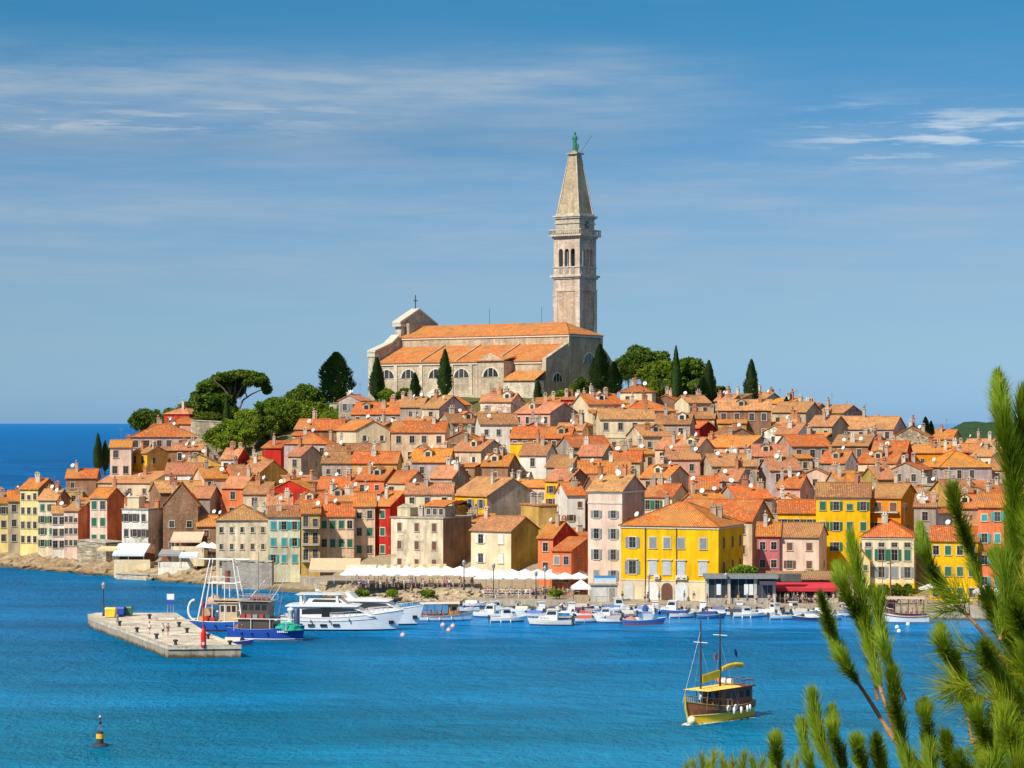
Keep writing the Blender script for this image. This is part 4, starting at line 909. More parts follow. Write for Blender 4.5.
    part('cross', MB().box(Lx - 1.1, Lx - .9, m - .1, m + .1, 24.2, 28.0).box(Lx - 1.08, Lx - .92, m - .9, m + .9, 26.4, 26.6).lathe([(.5, 23.9), (.3, 24.5)], 8, (Lx - 1, m, 0)), 'metal', fr, (.10, .10, .10))
    for x in (-29.0, -13.0, -9.5): part('lightning_rod', MB().tube((x, m, rg), (x, m, rg + 4.2), .06, n=4), 'metal', root, (.2, .2, .2))
build_church()

def build_tower():
    c = pt(575, 633, 36.4); s = 8.1; S2 = s / 2
    root = thing('bell_tower', 'tall square stone bell tower with arched belfry and steep pyramid spire', 'bell tower', c, -rad(34.4))
    zt = lambda py: H + (HY - py) / F * 633 - 36.4
    z1, z2, z3, z4, z5, z6 = zt(276), zt(239), zt(233), zt(217), zt(214.5), zt(152.5)
    sh = part('shaft', MB().box(-S2, S2, -S2, S2, -4, z1 - 4.2), 'dressed stone', root, (.60, .44, .31))
    mb = MB()
    for sx in (-1, 1):
        for sy in (-1, 1): mb.box(*sorted((sx * (S2 - 1.3), sx * (S2 + .16))), *sorted((sy * (S2 - 1.3), sy * (S2 + .16))), -4, z1 - 4.2)
    part('corner_pilaster', mb, 'dressed stone', root, (.74, .62, .50))
    part('frieze', MB().box(-S2 - .2, S2 + .2, -S2 - .2, S2 + .2, z1 - 4.2, z1 - 3.6).box(-S2 - .02, S2 + .02, -S2 - .02, S2 + .02, z1 - 3.6, z1 - .9), 'dressed stone', root, (.68, .54, .42))
    part('lower_cornice', MB().box(-S2 - .35, S2 + .35, -S2 - .35, S2 + .35, z1 - .9, z1 - .45).box(-S2 - .75, S2 + .75, -S2 - .75, S2 + .75, z1 - .45, z1 + .1), 'dressed stone', root, (.66, .59, .48))
    # belfry: corner piers, three real arches a side
    bf = MB(); zb, zs, zt2 = z1 + .1, z1 + 6.3, z2
    for sx in (-1, 1):
        for sy in (-1, 1): bf.box(*sorted((sx * (S2 - 1.25), sx * S2)), *sorted((sy * (S2 - 1.25), sy * S2)), zb, zt2)
    wop = 1.35; step = (s - 2.5) / 3
    def face(f):
        for k in range(3):
            xc = -s / 2 + 1.25 + step * (k + .5)
            n = 8; arc = [(xc + wop / 2 * math.cos(a), zs + wop / 2 * math.sin(a)) for a in [math.pi * j / n for j in range(n + 1)]]
            x0, x1 = xc - step / 2, xc + step / 2
            for j in range(n): f([(arc[j][0], arc[j][1]), (arc[j][0], zt2 - 1.2), (arc[j + 1][0], zt2 - 1.2), (arc[j + 1][0], arc[j + 1][1])])
            f([(x0, zb), (xc - wop / 2, zb), (xc - wop / 2, zt2 - 1.2), (x0, zt2 - 1.2)]); f([(xc + wop / 2, zb), (x1, zb), (x1, zt2 - 1.2), (xc + wop / 2, zt2 - 1.2)])
            f([(xc - wop / 2, zb), (xc + wop / 2, zb), (xc + wop / 2, zb + 2.1), (xc - wop / 2, zb + 2.1)])
        f([(-s / 2 + 1.2, zt2 - 1.2), (s / 2 - 1.2, zt2 - 1.2), (s / 2 - 1.2, zt2), (-s / 2 + 1.2, zt2)])
    face(lambda p: bf.prism(p, -S2 + .05, -S2 + .75, 'y')); face(lambda p: bf.prism(p, S2 - .75, S2 - .05, 'y'))
    face(lambda p: bf.prism(p, -S2 + .05, -S2 + .75, 'x')); face(lambda p: bf.prism(p, S2 - .75, S2 - .05, 'x'))
    part('belfry', bf, 'dressed stone', root, (.68, .54, .42))
    bl = MB()
    for k in range(3):
        xc = -s / 2 + 1.25 + step * (k + .5)
        for j in range(5):
            o = xc - wop / 2 + wop * (j + .5) / 5
            bl.tube((o, -S2 - .08, zb + .35), (o, -S2 - .08, zb + 1.9), .09, n=5); bl.tube((S2 + .08, o, zb + .35), (S2 + .08, o, zb + 1.9), .09, n=5)
    bl.box(-S2 - .2, S2 + .2, -S2 - .22, -S2 + .04, zb + 1.95, zb + 2.2); bl.box(S2 - .04, S2 + .22, -S2 - .2, S2 + .2, zb + 1.951, zb + 2.201)
    part('balustrade', bl, 'dressed stone', root, (.70, .64, .54))
    part('belfry_floor', MB().box(-S2 + .8, S2 - .8, -S2 + .8, S2 - .8, zb, zb + 2), 'dressed stone', root, (.3, .25, .2))
    be = part('bell', MB().lathe([(.15, 0), (.5, -.2), (.62, -.9), (.95, -1.5), (1.0, -1.7)], 14, (0, 0, zs + 1.2)), 'metal', root, (.16, .12, .06))
    ga = MB().box(-S2 - .3, S2 + .3, -S2 - .3, S2 + .3, z2, z2 + .5).box(-S2 - .95, S2 + .95, -S2 - .95, S2 + .95, z2 + .5, z2 + .95)
    zr = z2 + .95; q = S2 + .85
    for sg in (-1, 1):
        ga.box(-q, q, sg * q - .12, sg * q + .12, zr + 1.1, zr + 1.35); ga.box(sg * q - .12, sg * q + .12, -q - .12, q + .12, zr + 1.101, zr + 1.351)
        for j in range(17):
            o = -q + 2 * q * j / 16; ga.tube((o, sg * q, zr), (o, sg * q, zr + 1.1), .11, n=5); ga.tube((sg * q, o, zr), (sg * q, o, zr + 1.1), .11, n=5)
    part('gallery', ga, 'dressed stone', root, (.66, .58, .46))
    d2 = S2 - .35
    part('drum', MB().box(-d2, d2, -d2, d2, zr, z4 - .6).box(-d2 - .25, d2 + .25, -d2 - .25, d2 + .25, z4 - 2.0, z4 - 1.7), 'dressed stone', root, (.60, .52, .40))
    part('upper_cornice', MB().box(-d2 - .4, d2 + .4, -d2 - .4, d2 + .4, z4 - .6, z4 - .2).box(-d2 - .65, d2 + .65, -d2 - .65, d2 + .65, z4 - .2, z4 + .2), 'dressed stone', root, (.66, .60, .50))
    ck = part('clock', MB().lathe([(1.0, 0), (1.0, .12)], 20), 'paint', root, (.07, .08, .10)); ck.location = (d2 + .13, 0, (zr + z4) / 2 + .2); ck.rotation_euler = (0, rad(90), 0)
    part('clock_hand', MB().box(-.05, .05, -.06, .8, .13, .16).box(-.55, .06, -.05, .05, .165, .19), 'paint', ck, (.8, .78, .7))
    pb, ptop = S2 - .6, 1.15; zz0, zz1 = z4 + .21, z6 - .9
    sp = MB(); sp.add([(x * pb, y * pb, zz0) for x, y in ((-1, -1), (1, -1), (1, 1), (-1, 1))] + [(x * ptop, y * ptop, zz1) for x, y in ((-1, -1), (1, -1), (1, 1), (-1, 1))], [(0, 1, 5, 4), (1, 2, 6, 5), (2, 3, 7, 6), (3, 0, 4, 7), (4, 5, 6, 7), (3, 2, 1, 0)])
    spo = part('spire', sp, 'dressed stone', root, (.58, .46, .30))
    rb = MB()
    for x, y in ((-1, -1), (1, -1), (1, 1), (-1, 1)): rb.tube((x * pb, y * pb, zz0), (x * ptop, y * ptop, zz1), .24, .16, n=6)
    rb.box(-pb - .25, pb + .25, -pb - .25, pb + .25, zz0 - .005, zz0 + .5)
    part('spire_edge', rb, 'dressed stone', spo, (.68, .60, .46))
    part('spire_cap', MB().box(-1.25, 1.25, -1.25, 1.25, zz1, zz1 + .35).box(-1.75, 1.75, -1.75, 1.75, zz1 + .35, zz1 + .75).lathe([(1.1, zz1 + .75), (.8, zz1 + 1.3), (.9, zz1 + 1.4)], 10), 'dressed stone', spo, (.58, .48, .34))
    part('lightning_rod', MB().tube((1.6, 0, zz1 + .6), (4.6, 1.0, zz1 + 5.2), .05, n=4), 'metal', spo, (.12, .12, .12))
    # green copper saint on top
    st = thing('statue', 'green copper statue of a robed saint on top of the spire', 'statue', (c.x, c.y, 36.4 + zz1 + 1.4), rad(-20))
    mb = MB(); mb.lathe([(.70, 0), (.66, .3), (.62, 1.0), (.50, 1.9), (.42, 2.5), (.56, 3.0), (.62, 3.5), (.50, 3.9), (.20, 4.1), (.17, 4.25)], 12, sx=1.0, sy=.8)
    mb.lathe([(.0, 4.15), (.22, 4.25), (.30, 4.5), (.27, 4.75), (.12, 4.95), (.0, 5.0)], 10)
    for i in range(9): a = i * .7; mb.tube((.60 * math.cos(a), .48 * math.sin(a), .05), (.42 * math.cos(a), .34 * math.sin(a), 2.4), .10, .05, n=5)
    part('body', mb, 'copper', st, (.02, .17, .11))
    part('arm', MB().path([(-.5, -.1, 3.6), (-.75, -.35, 3.1), (-.45, -.65, 2.7)], .16, r2=.10).lathe([(0, -.12), (.13, 0), (0, .14)], 6, (-.45, -.68, 2.7)), 'copper', st, (.02, .17, .11))
    part('arm', MB().path([(.5, -.05, 3.6), (.85, -.1, 3.2), (.80, -.3, 2.6)], .16, r2=.10).lathe([(0, -.12), (.13, 0), (0, .14)], 6, (.8, -.32, 2.58)), 'copper', st, (.02, .17, .11))
    wh = MB()
    for k in range(16): a, b = k * math.pi / 8, (k + 1) * math.pi / 8; wh.tube((.85 + .05, -.2 + .7 * math.cos(a), .95 + .7 * math.sin(a)), (.9, -.2 + .7 * math.cos(b), .95 + .7 * math.sin(b)), .08, n=5)
    for k in range(4): a = k * math.pi / 4; wh.tube((.9, -.2 - .7 * math.cos(a), .95 - .7 * math.sin(a)), (.9, -.2 + .7 * math.cos(a), .95 + .7 * math.sin(a)), .04, n=4)
    part('wheel', wh, 'copper', st, (.03, .26, .17))
build_tower()

# old fortification wall under the umbrella pine, and terrace walls
def stone_wall(label, px0, px1, d0, d1, ytop0, ytop1, ybot, mat='rubble stone', col=(.46, .40, .29), thick=1.2):
    a = pt(px0, d0, H + (HY - ytop0) / F * d0); b = pt(px1, d1, H + (HY - ytop1) / F * d1); zb = H + (HY - ybot) / F * min(d0, d1)
    root = thing('stone_wall', label, 'wall', (a.x, a.y, zb)); v = b - a; n = Vector((-v.y, v.x, 0)).normalized() * thick
    mb = MB(); k = 12; rr_ = random.Random(int(px0)); vs = []
    for i in range(k + 1):
        q = Vector((v.x, v.y, 0)) * i / k; zt = a.z + (b.z - a.z) * i / k - zb + rr_.uniform(-.15, .15)
        vs += [q + Vector((0, 0, -3)), q + Vector((0, 0, zt)), q + n + Vector((0, 0, zt)), q + n + Vector((0, 0, -3))]
    mb.add(vs, [(4 * i + j, 4 * (i + 1) + j, 4 * (i + 1) + j + 1, 4 * i + j + 1) for i in range(k) for j in range(3)] + [(0, 1, 2, 3), (4 * k + 3, 4 * k + 2, 4 * k + 1, 4 * k)])
    part('masonry', mb, mat, root, col)
    cp = MB(); cp.prism([(0, 0), (v.length, 0), (v.length, .2), (0, .2)], -.15, thick + .15, 'y'); o = part('coping', cp, 'dressed stone', root, (.55, .50, .40))
    o.location = (0, 0, a.z - zb + .1); o.rotation_euler = (0, -math.atan2(b.z - a.z, Vector((v.x, v.y)).length), math.atan2(v.y, v.x))
    return root
stone_wall('old grey fortification wall below the umbrella pine', 191, 252, 578, 572, 421, 424, 440)
stone_wall('ruined pale stone wall among the bushes left of the big cypress', 318, 346, 590, 584, 403, 404, 420, col=(.55, .48, .36))
stone_wall('grey stone sea wall below the sandy house behind the trawlers', 222, 272, 446, 444, 561.5, 562.5, 580, 'dressed stone', (.42, .38, .32))
stone_wall('square stone bastion wall below the pink house on the left shore', 77, 106, 495, 491, 541, 544, 572, 'rubble stone', (.52, .43, .30), thick=6)
stone_wall('low pale sea wall below the striped awnings', 116, 148, 474, 470, 574.5, 576, 584, 'dressed stone', (.62, .55, .40), thick=5)
stone_wall('cream sea wall below the waterside restaurant', 150, 192, 470, 468, 576, 576, 584, 'dressed stone', (.60, .53, .38), thick=5)

# ------------------------------------------------------------------ trees
def leaf_quads(mb, pts, size, rr, up=.2, mi=0):
    for p in pts:
        n = Vector((rr.gauss(0, 1), rr.gauss(0, 1), rr.gauss(0, 1) + up)).normalized(); a = n.orthogonal().normalized(); b = n.cross(a)
        s = size * rr.uniform(.6, 1.3); ang = rr.uniform(0, 6.28); a, b = a * math.cos(ang) + b * math.sin(ang), b * math.cos(ang) - a * math.sin(ang)
        mb.add([p - a * s, p - b * s * .5, p + a * s, p + b * s * .5], [(0, 1, 2, 3)], mi)
def blob_pts(c, r, n, rr, shell=.55):
    out = []
    for i in range(n):
        v = Vector((rr.gauss(0, 1), rr.gauss(0, 1), rr.gauss(0, 1))).normalized(); k = (shell + (1 - shell) * rr.random()) * (1 + .28 * mnoise.noise(v * 2.2 + Vector(c)))
        out.append(Vector((c[0] + v.x * r[0] * k, c[1] + v.y * r[1] * k, c[2] + v.z * r[2] * k)))
    return out
def cypress_meshes(k, ex=1.7):
    def f():
        rr = random.Random(40 + k); mb = MB()
        for i in range(3600):
            u = rr.random() ** 0.85; a = rr.uniform(0, 6.28)
            prof = (math.sin(min(1, u / .28) * math.pi / 2) if u < .28 else (1 - ((u - .28) / .72) ** ex)) * .98 + .03
            r = prof * (.60 + .45 * rr.random() ** .6) * (1 + .35 * mnoise.noise(Vector((math.cos(a) * 1.3, math.sin(a) * 1.3, u * 6 + k * 9))))
            p = Vector((r * .115 * math.cos(a), r * .115 * math.sin(a), .04 + .96 * u))
            d = Vector((math.cos(a) * .4, math.sin(a) * .4, 1)).normalized(); s = Vector((-math.sin(a), math.cos(a), rr.uniform(-.4, .4))); z = rr.uniform(.014, .030)
            mb.add([p - s * z * .5, p + d * z * 1.3 + s * z * .1, p + s * z * .5, p - d * z * .7], [(0, 1, 2, 3)])
        tr = MB(); tr.tube((0, 0, -.06), (0, 0, .55), .020, .008, 7)
        return mb.mesh('crown', 'cypress leaf'), tr.mesh('trunk', 'bark')
    return cached(('cyp', k, ex), f)
def cypress(px, ytop, ybot, wpx, d, label, tint=1.0, ex=1.7):
    zb = H + (HY - ybot) / F * d; h = (ybot - ytop) / F * d; cm, tm = cypress_meshes(int(px) % 3, ex)
    root = thing('cypress_tree', label, 'cypress', pt(px, d, zb), px * .7, 'cypresses on the hill')
    w = (wpx / F * d) / .205
    put('crown', cm, root, (tint, tint, tint), scale=(w, w, h)); put('trunk', tm, root, (.16, .12, .08), scale=(w, w, h))
cypress(336, 353, 408, 30, 588, 'broad dark cypress standing alone left of the church', 1.15, 3.2)
cypress(226.5, 396, 442, 8, 566, 'thin dark cypress in front of the old wall')
cypress(261, 407, 440, 12, 560, 'short dark cypress among the bushes right of the old wall')
cypress(377, 358, 402, 15, 578, 'cypress at the left corner of the church')
cypress(415, 373, 402, 11, 575, 'small cypress against the church wall between the left and tall ones')
cypress(445, 350, 399, 14, 574, 'tall cypress against the middle of the church long wall')
cypress(538, 380, 409, 9, 570, 'small slim cypress below the church right corner')
cypress(600, 345, 392, 19, 590, 'dark cypress against the shaded end wall of the church')
cypress(614, 362, 396, 16, 588, 'bushy cypress at the right corner of the church end wall')
cypress(676, 347, 408, 10, 578, 'very tall thin cypress right of the church')
cypress(709, 361, 404, 13, 572, 'cypress right of the round trees on the ridge')
cypress(685, 385, 412, 15, 566, 'low dark cypress behind the brick house')
cypress(703, 378, 420, 20, 564, 'broad dark cypress beside the brick house chimney')
cypress(751.5, 360, 407, 14, 574, 'lone cypress on the ridge right of the brick house')
cypress(786.5, 397, 416, 9, 572, 'small cypress on the right skyline, left one of the pair')
cypress(798, 405, 418, 6, 572, 'tiny cypress on the right skyline, right one of the pair')
cypress(925.5, 417, 437, 9, 556, 'dark cypress on the far right skyline, taller of two')
cypress(931, 421, 437, 7, 558, 'dark cypress on the far right skyline, shorter of two')
cypress(98, 434, 473, 9, 550, 'dark cypress at the left tip of the headland')
cypress(105, 441, 473, 8, 552, 'shorter dark cypress at the left tip of the headland')

def round_tree(px, ytop, ybot, wpx, d, label, seed, leaf='leaf', tint=(1, 1, 1), group='leafy trees on the hill', n=5, dens=1.0, name='broadleaf_tree', cat='tree'):
    zb = H + (HY - ybot) / F * d; h = (ybot - ytop) / F * d; w = wpx / F * d; rr = random.Random(seed)
    root = thing(name, label, cat, pt(px, d, zb), 0, group)
    mb = MB(); tr = MB(); tr.path([(0, 0, -6), (.1, 0, h * .2), (rr.uniform(-.4, .4), .1, h * .45)], max(.12, h * .03), 7, r2=h * .02)
    for i in range(n):
        fx = (i + .5) / n - .5; c = (fx * w * .75 + rr.uniform(-.08, .08) * w, rr.uniform(-.25, .25) * w, h * (rr.uniform(.42, .60) + .22 * (1 - abs(fx) * 2)))
        rx = w * rr.uniform(.25, .33); rz = min(h * .42, rx * rr.uniform(.8, 1.05)); c = (c[0], c[1], min(c[2], h - rz * .95))
        tr.tube((rr.uniform(-.2, .2), .1, h * .35), (c[0], c[1], c[2] - rz * .3), h * .018, h * .006, 5)
        leaf_quads(mb, blob_pts(c, (rx, rx, rz), int(1300 * dens), rr, .45), max(.22, rx * .14), rr)
        for j in range(5):
            v = Vector((rr.gauss(0, 1), rr.gauss(0, 1) - .3, rr.gauss(0, 1) * .7 + .3)).normalized(); cc = (c[0] + v.x * rx * .85, c[1] + v.y * rx * .85, c[2] + v.z * rz * .85)
            leaf_quads(mb, blob_pts(cc, (rx * .42, rx * .42, rz * .36), int(300 * dens), rr, .3), max(.19, rx * .12), rr)
    leaf_quads(mb, blob_pts((0, 0, h * .42), (w * .40, w * .32, h * .36), int(1200 * dens), rr, .2), max(.18, w * .022), rr)
    part('crown', mb, leaf, root, tint); part('trunk', tr, 'bark', root, (.20, .15, .10))
round_tree(146, 409, 437, 32, 606, 'round dark green tree at the left end of the headland', 1, tint=(.8, .9, .8))
round_tree(178, 408, 436, 34, 606, 'bushy tree between the round tree and the umbrella pine', 2, tint=(.9, 1, .8))
round_tree(197, 398, 428, 34, 604, 'green tree under the left side of the umbrella pine', 3, tint=(.8, .85, .8))
round_tree(117, 441, 470, 26, 556, 'low bush beside the dark cypresses at the left tip', 4, tint=(.8, .95, .7))
round_tree(236, 420, 452, 36, 556, 'light green bush below the old wall', 5, tint=(1.5, 1.5, 1.1))
round_tree(276, 398, 440, 46, 574, 'bright green tree right of the umbrella pine', 6, tint=(1.2, 1.25, .9))
round_tree(250, 408, 446, 34, 566, 'yellowish green tree in the hilltop thicket', 7, tint=(1.5, 1.45, .9))
round_tree(305, 383, 425, 40, 590, 'dark tree on the thicket top left of the broad cypress', 8, tint=(.9, 1.0, .8))
round_tree(310, 402, 432, 44, 578, 'mid green tree at the right of the hilltop thicket', 9, tint=(1.3, 1.35, .9))
round_tree(350, 399, 420, 22, 584, 'small bush right of the broad cypress', 10)
round_tree(388, 389, 404, 18, 574, 'small bush beside the left church cypress', 11, tint=(1.3, 1.3, .9))
round_tree(404, 388, 404, 16, 573, 'small bush under the church wall between two cypresses', 12)
round_tree(500, 395, 409, 20, 566, 'low bush below the church sacristy', 13, tint=(1.2, 1.2, .9))
round_tree(565, 391, 410, 28, 566, 'leafy bush below the church end wall', 14, tint=(1.3, 1.3, .9))
round_tree(583, 377, 398, 18, 580, 'dark bush against the church end wall', 15, tint=(.8, .9, .8))
round_tree(642, 347, 386, 42, 606, 'dense dark green tree directly right of the church', 16, tint=(.75, .85, .8), n=6)
round_tree(668, 358, 402, 36, 590, 'lighter tree behind the tall thin cypress', 17, tint=(1.1, 1.15, .8))
round_tree(690, 356, 402, 40, 586, 'broad green tree between two cypresses on the ridge', 18, tint=(.95, 1.05, .75), n=6)
round_tree(722, 392, 410, 22, 575, 'small tree behind the brick house on the ridge', 19, tint=(.7, .9, .8))
round_tree(778, 424, 436, 22, 560, 'bush beside the ochre house on the upper right slope', 20, tint=(1.3, 1.3, .9))
BC = {}
wh_ = lambda px: 'thicket left of the broad cypress' if px < 345 else 'low greenery below the church walls' if px < 600 else 'wood right of the church'
BL = ((163, 418, 438, 24, 602, .9), (186, 416, 436, 26, 600, 1.1), (212, 412, 432, 30, 582, .8), (216, 428, 452, 26, 558, 1.4), (229, 432, 456, 26, 552, 1.6), (245, 424, 450, 30, 556, 1.5), (258, 414, 446, 34, 562, 1.2), (268, 408, 444, 34, 568, 1.0), (288, 404, 438, 36, 572, 1.4), (322, 406, 432, 26, 576, 1.2), (294, 392, 428, 36, 584, 1.0), (334, 412, 430, 24, 572, 1.5), (363, 400, 416, 16, 576, 1.2), (628, 360, 388, 26, 604, .9), (656, 358, 392, 28, 598, 1.2), (662, 378, 406, 30, 580, 1.2), (698, 380, 408, 30, 578, 1.0), (716, 384, 410, 22, 578, .9), (590, 398, 412, 18, 568, 1.4), (574, 402, 416, 20, 562, 1.2), (548, 394, 408, 12, 568, 1.1))
for i, (px, yt, yb_, wd, d, tn) in enumerate(BL):
    where = 'thicket left of the broad cypress' if px < 345 else 'low greenery below the church walls' if px < 600 else 'wood right of the church'
    BC.setdefault(where, []).append(px)
    round_tree(px, yt, yb_, wd, d, 'leafy bush in the %s, %s from left' % (where, ORD[sorted(q[0] for q in BL if wh_(q[0]) == where).index(px)]), 100 + i, tint=(tn * 1.05, tn, .85), n=4, dens=.8, name='broadleaf_tree' if yb_ - yt > 30 else 'shrub', cat='tree' if yb_ - yt > 30 else 'shrub')
round_tree(742, 566, 577, 26, 399, 'planted hedge on the roof terrace of the glass cafe', 21, tint=(1.5, 1.6, 1), group='planting near the harbour', name='hedge', cat='hedge')
round_tree(812, 571, 582, 22, 408, 'green shrub beside the tiny lemon house', 22, tint=(1.5, 1.6, 1), group='planting near the harbour', name='shrub', cat='shrub')
for i, px in enumerate((872, 884, 897, 908)):
    round_tree(px, 584, 602, 13, 391, 'small quay tree before the cream house, %s from left' % ORD[i], 30 + i, tint=(1.2, 1.1, .8), group='planting near the harbour', dens=.5, n=3)

def umbrella_pine():
    d = 585; zb = H + (HY - 424) / F * d; s = d / F
    root = thing('umbrella_pine', 'big umbrella pine with a spreading flat crown and bare limbs', 'pine tree', pt(238, d, zb)); rr = random.Random(77)
    L = lambda px, py, y=0: Vector(((px - 238) * s, y, (424 - py) * s))
    tr = MB(); tr.path([L(238, 427), L(236, 410), L(233, 398), L(228, 386)], .55, 8, r2=.3)
    for tgt in (L(206, 389, 1), L(214, 380, -2), L(236, 376, 1), L(250, 378, -1), L(220, 400, 1)): tr.path([L(234, 402), (L(234, 402) + tgt) / 2 + Vector((0, 0, .6)), tgt], .3, 6, r2=.1)
    tr.path([L(238, 412), L(243, 400), L(252, 394), L(263, 389)], .3, 6, r2=.1); tr.path([L(247, 397), L(244, 388), L(247, 380)], .18, 6, r2=.08)
    part('trunk', tr, 'bark', root, (.22, .16, .11))
    mb = MB()
    for px, py, w, h, y in ((222, 378, 20, 6, 0), (238, 374, 24, 5, 1), (252, 376, 20, 6, 0), (262, 382, 16, 7, -1), (267, 390, 9, 5, 0), (206, 388, 18, 8, 0), (198, 396, 14, 7, 1), (212, 396, 22, 9, 1), (226, 400, 16, 9, 0), (216, 410, 26, 9, 1), (230, 412, 14, 9, 0), (222, 388, 26, 9, 2), (236, 384, 22, 7, 3), (200, 406, 18, 8, 2), (250, 383, 10, 4, -2), (244, 376, 18, 7, 2), (258, 379, 14, 6, 2), (229, 377, 18, 6, -2), (213, 384, 20, 8, 2), (226, 392, 22, 10, 3), (208, 400, 22, 10, -1), (222, 404, 20, 10, 2), (234, 391, 14, 8, 4), (240, 418, 18, 8, 3), (206, 416, 24, 9, 2)):
        c = L(px, py, y * 1.5); r = (w * .58 * s, w * .55 * s, h * .85 * s)
        leaf_quads(mb, blob_pts(c, r, 1100, rr, .35), .40, rr)
        for j in range(7):
            v = Vector((rr.gauss(0, 1), rr.gauss(0, 1), abs(rr.gauss(0, .6)))).normalized(); cc = Vector((c.x + v.x * r[0] * .85, c.y + v.y * r[1] * .85, c.z + v.z * r[2] * .8))
            leaf_quads(mb, blob_pts(cc, (r[0] * .33, r[0] * .33, r[2] * .4), 190, rr, .2), .34, rr)
    part('crown', mb, 'leaf', root, (.85, .95, .75))
umbrella_pine()
# ------------------------------------------------------------------ people
def skin_mesh(name, pts, edges, radii, mat, sub=1, root=0):
    me = bpy.data.meshes.new(name); me.from_pydata(pts, edges, []); o = bpy.data.objects.new(name, me); COL.objects.link(o)
    sk = o.modifiers.new('skin', 'SKIN'); sk.use_smooth_shade = True
    sv = me.skin_vertices[0].data
    for i, r in enumerate(radii): sv[i].radius = r if hasattr(r, '__len__') else (r, r); sv[i].use_root = (i == root)
    if sub: ss = o.modifiers.new('sub', 'SUBSURF'); ss.levels = sub; ss.render_levels = sub
    dg = bpy.context.evaluated_depsgraph_get(); dg.update(); m2 = bpy.data.meshes.new_from_object(o.evaluated_get(dg)); m2.name = name
    bpy.data.objects.remove(o); bpy.data.meshes.remove(me)
    m2.materials.clear(); m2.materials.append(MATS[mat])
    for p in m2.polygons: p.use_smooth = True
    return m2
def person_meshes(pose):
    def f():
        st = .12 if pose == 'walk' else .0; ab = .10 if pose != 'hips' else .28
        J = dict(pel=(0, 0, .92), waist=(0, 0, 1.08), chest=(0, .01, 1.32), neck=(0, 0, 1.48), jaw=(0, -.02, 1.55), head=(0, -.01, 1.64), top=(0, 0, 1.72))
        for s, n in ((-1, 'l'), (1, 'r')):
            J['hip' + n] = (s * .09, 0, .88); J['kn' + n] = (s * .10, -s * st - .02, .48); J['an' + n] = (s * .10, -s * st * 1.4 + .03, .08); J['to' + n] = (s * .12, -s * st * 1.4 - .14, .03)
            J['sh' + n] = (s * .18, .01, 1.40); J['el' + n] = (s * (.22 + ab * .5), .05 + s * st * .5, 1.14); J['wr' + n] = (s * (.20 + ab * (.2 if pose == 'hips' else 1)), -.04 + s * st, .92); J['ha' + n] = (s * (.19 + ab * (.0 if pose == 'hips' else 1)), -.08 + s * st * 1.1, .80 if pose != 'hips' else .95)
        K = list(J); E = [('pel', 'waist'), ('waist', 'chest'), ('chest', 'neck'), ('neck', 'jaw'), ('jaw', 'head'), ('head', 'top')]
        for n in 'lr': E += [('pel', 'hip' + n), ('hip' + n, 'kn' + n), ('kn' + n, 'an' + n), ('an' + n, 'to' + n), ('chest', 'sh' + n), ('sh' + n, 'el' + n), ('el' + n, 'wr' + n), ('wr' + n, 'ha' + n)]
        Rd = dict(pel=(.14, .10), waist=(.13, .09), chest=(.15, .10), neck=.055, jaw=.075, head=(.085, .10), top=.055, hip=.09, kn=.055, an=.038, to=.035, sh=.06, el=.042, wr=.030, ha=.035)
        gr = lambda n: Rd[n] if n in Rd else Rd[n[:-1]]
        ix = {k: i for i, k in enumerate(K)}
        body = skin_mesh('body', [J[k] for k in K], [(ix[a], ix[b]) for a, b in E], [gr(k) for k in K], 'skin')
        def sub(keys, grow, mat, name, ends={}):
            jj = [ends.get(k, J[k]) for k in keys]; ii = {k: i for i, k in enumerate(keys)}
            rr = [tuple(q + grow for q in gr(k)) if hasattr(gr(k), '__len__') else gr(k) + grow for k in keys]
            return skin_mesh(name, jj, [(ii[a], ii[b]) for a, b in E if a in ii and b in ii], rr, mat)
        mid = lambda a, b, t: tuple(p + (q - p) * t for p, q in zip(J[a], J[b]))
        shirt = sub(['waist', 'pel', 'chest', 'shl', 'shr', 'ell', 'elr'], .022, 'canvas', 'shirt', dict(ell=mid('shl', 'ell', .7), elr=mid('shr', 'elr', .7)))
        shorts = sub(['pel', 'hipl', 'hipr', 'knl', 'knr'], .026, 'canvas', 'shorts', dict(knl=mid('hipl', 'knl', .75), knr=mid('hipr', 'knr', .75)))
        hair = MB().lathe([(.108, 1.60), (.115, 1.66), (.10, 1.72), (.06, 1.765), (0.0, 1.78)], 10, (0, .025, 0)).mesh('hair', 'wood')
        return body, shirt, shorts, hair
    return cached(('person', pose), f)
PERSONS = []
def person(loc, rz, shirt, shorts, hair, label, pose='stand', group=None, skin=(.50, .28, .17)):
    b, s, p, h = person_meshes(pose)
    root = thing('person', label, 'person', loc, rz, group)
    put('body', b, root, skin); put('shirt', s, root, shirt); put('shorts', p, root, shorts); put('hair', h, root, hair)
    return root

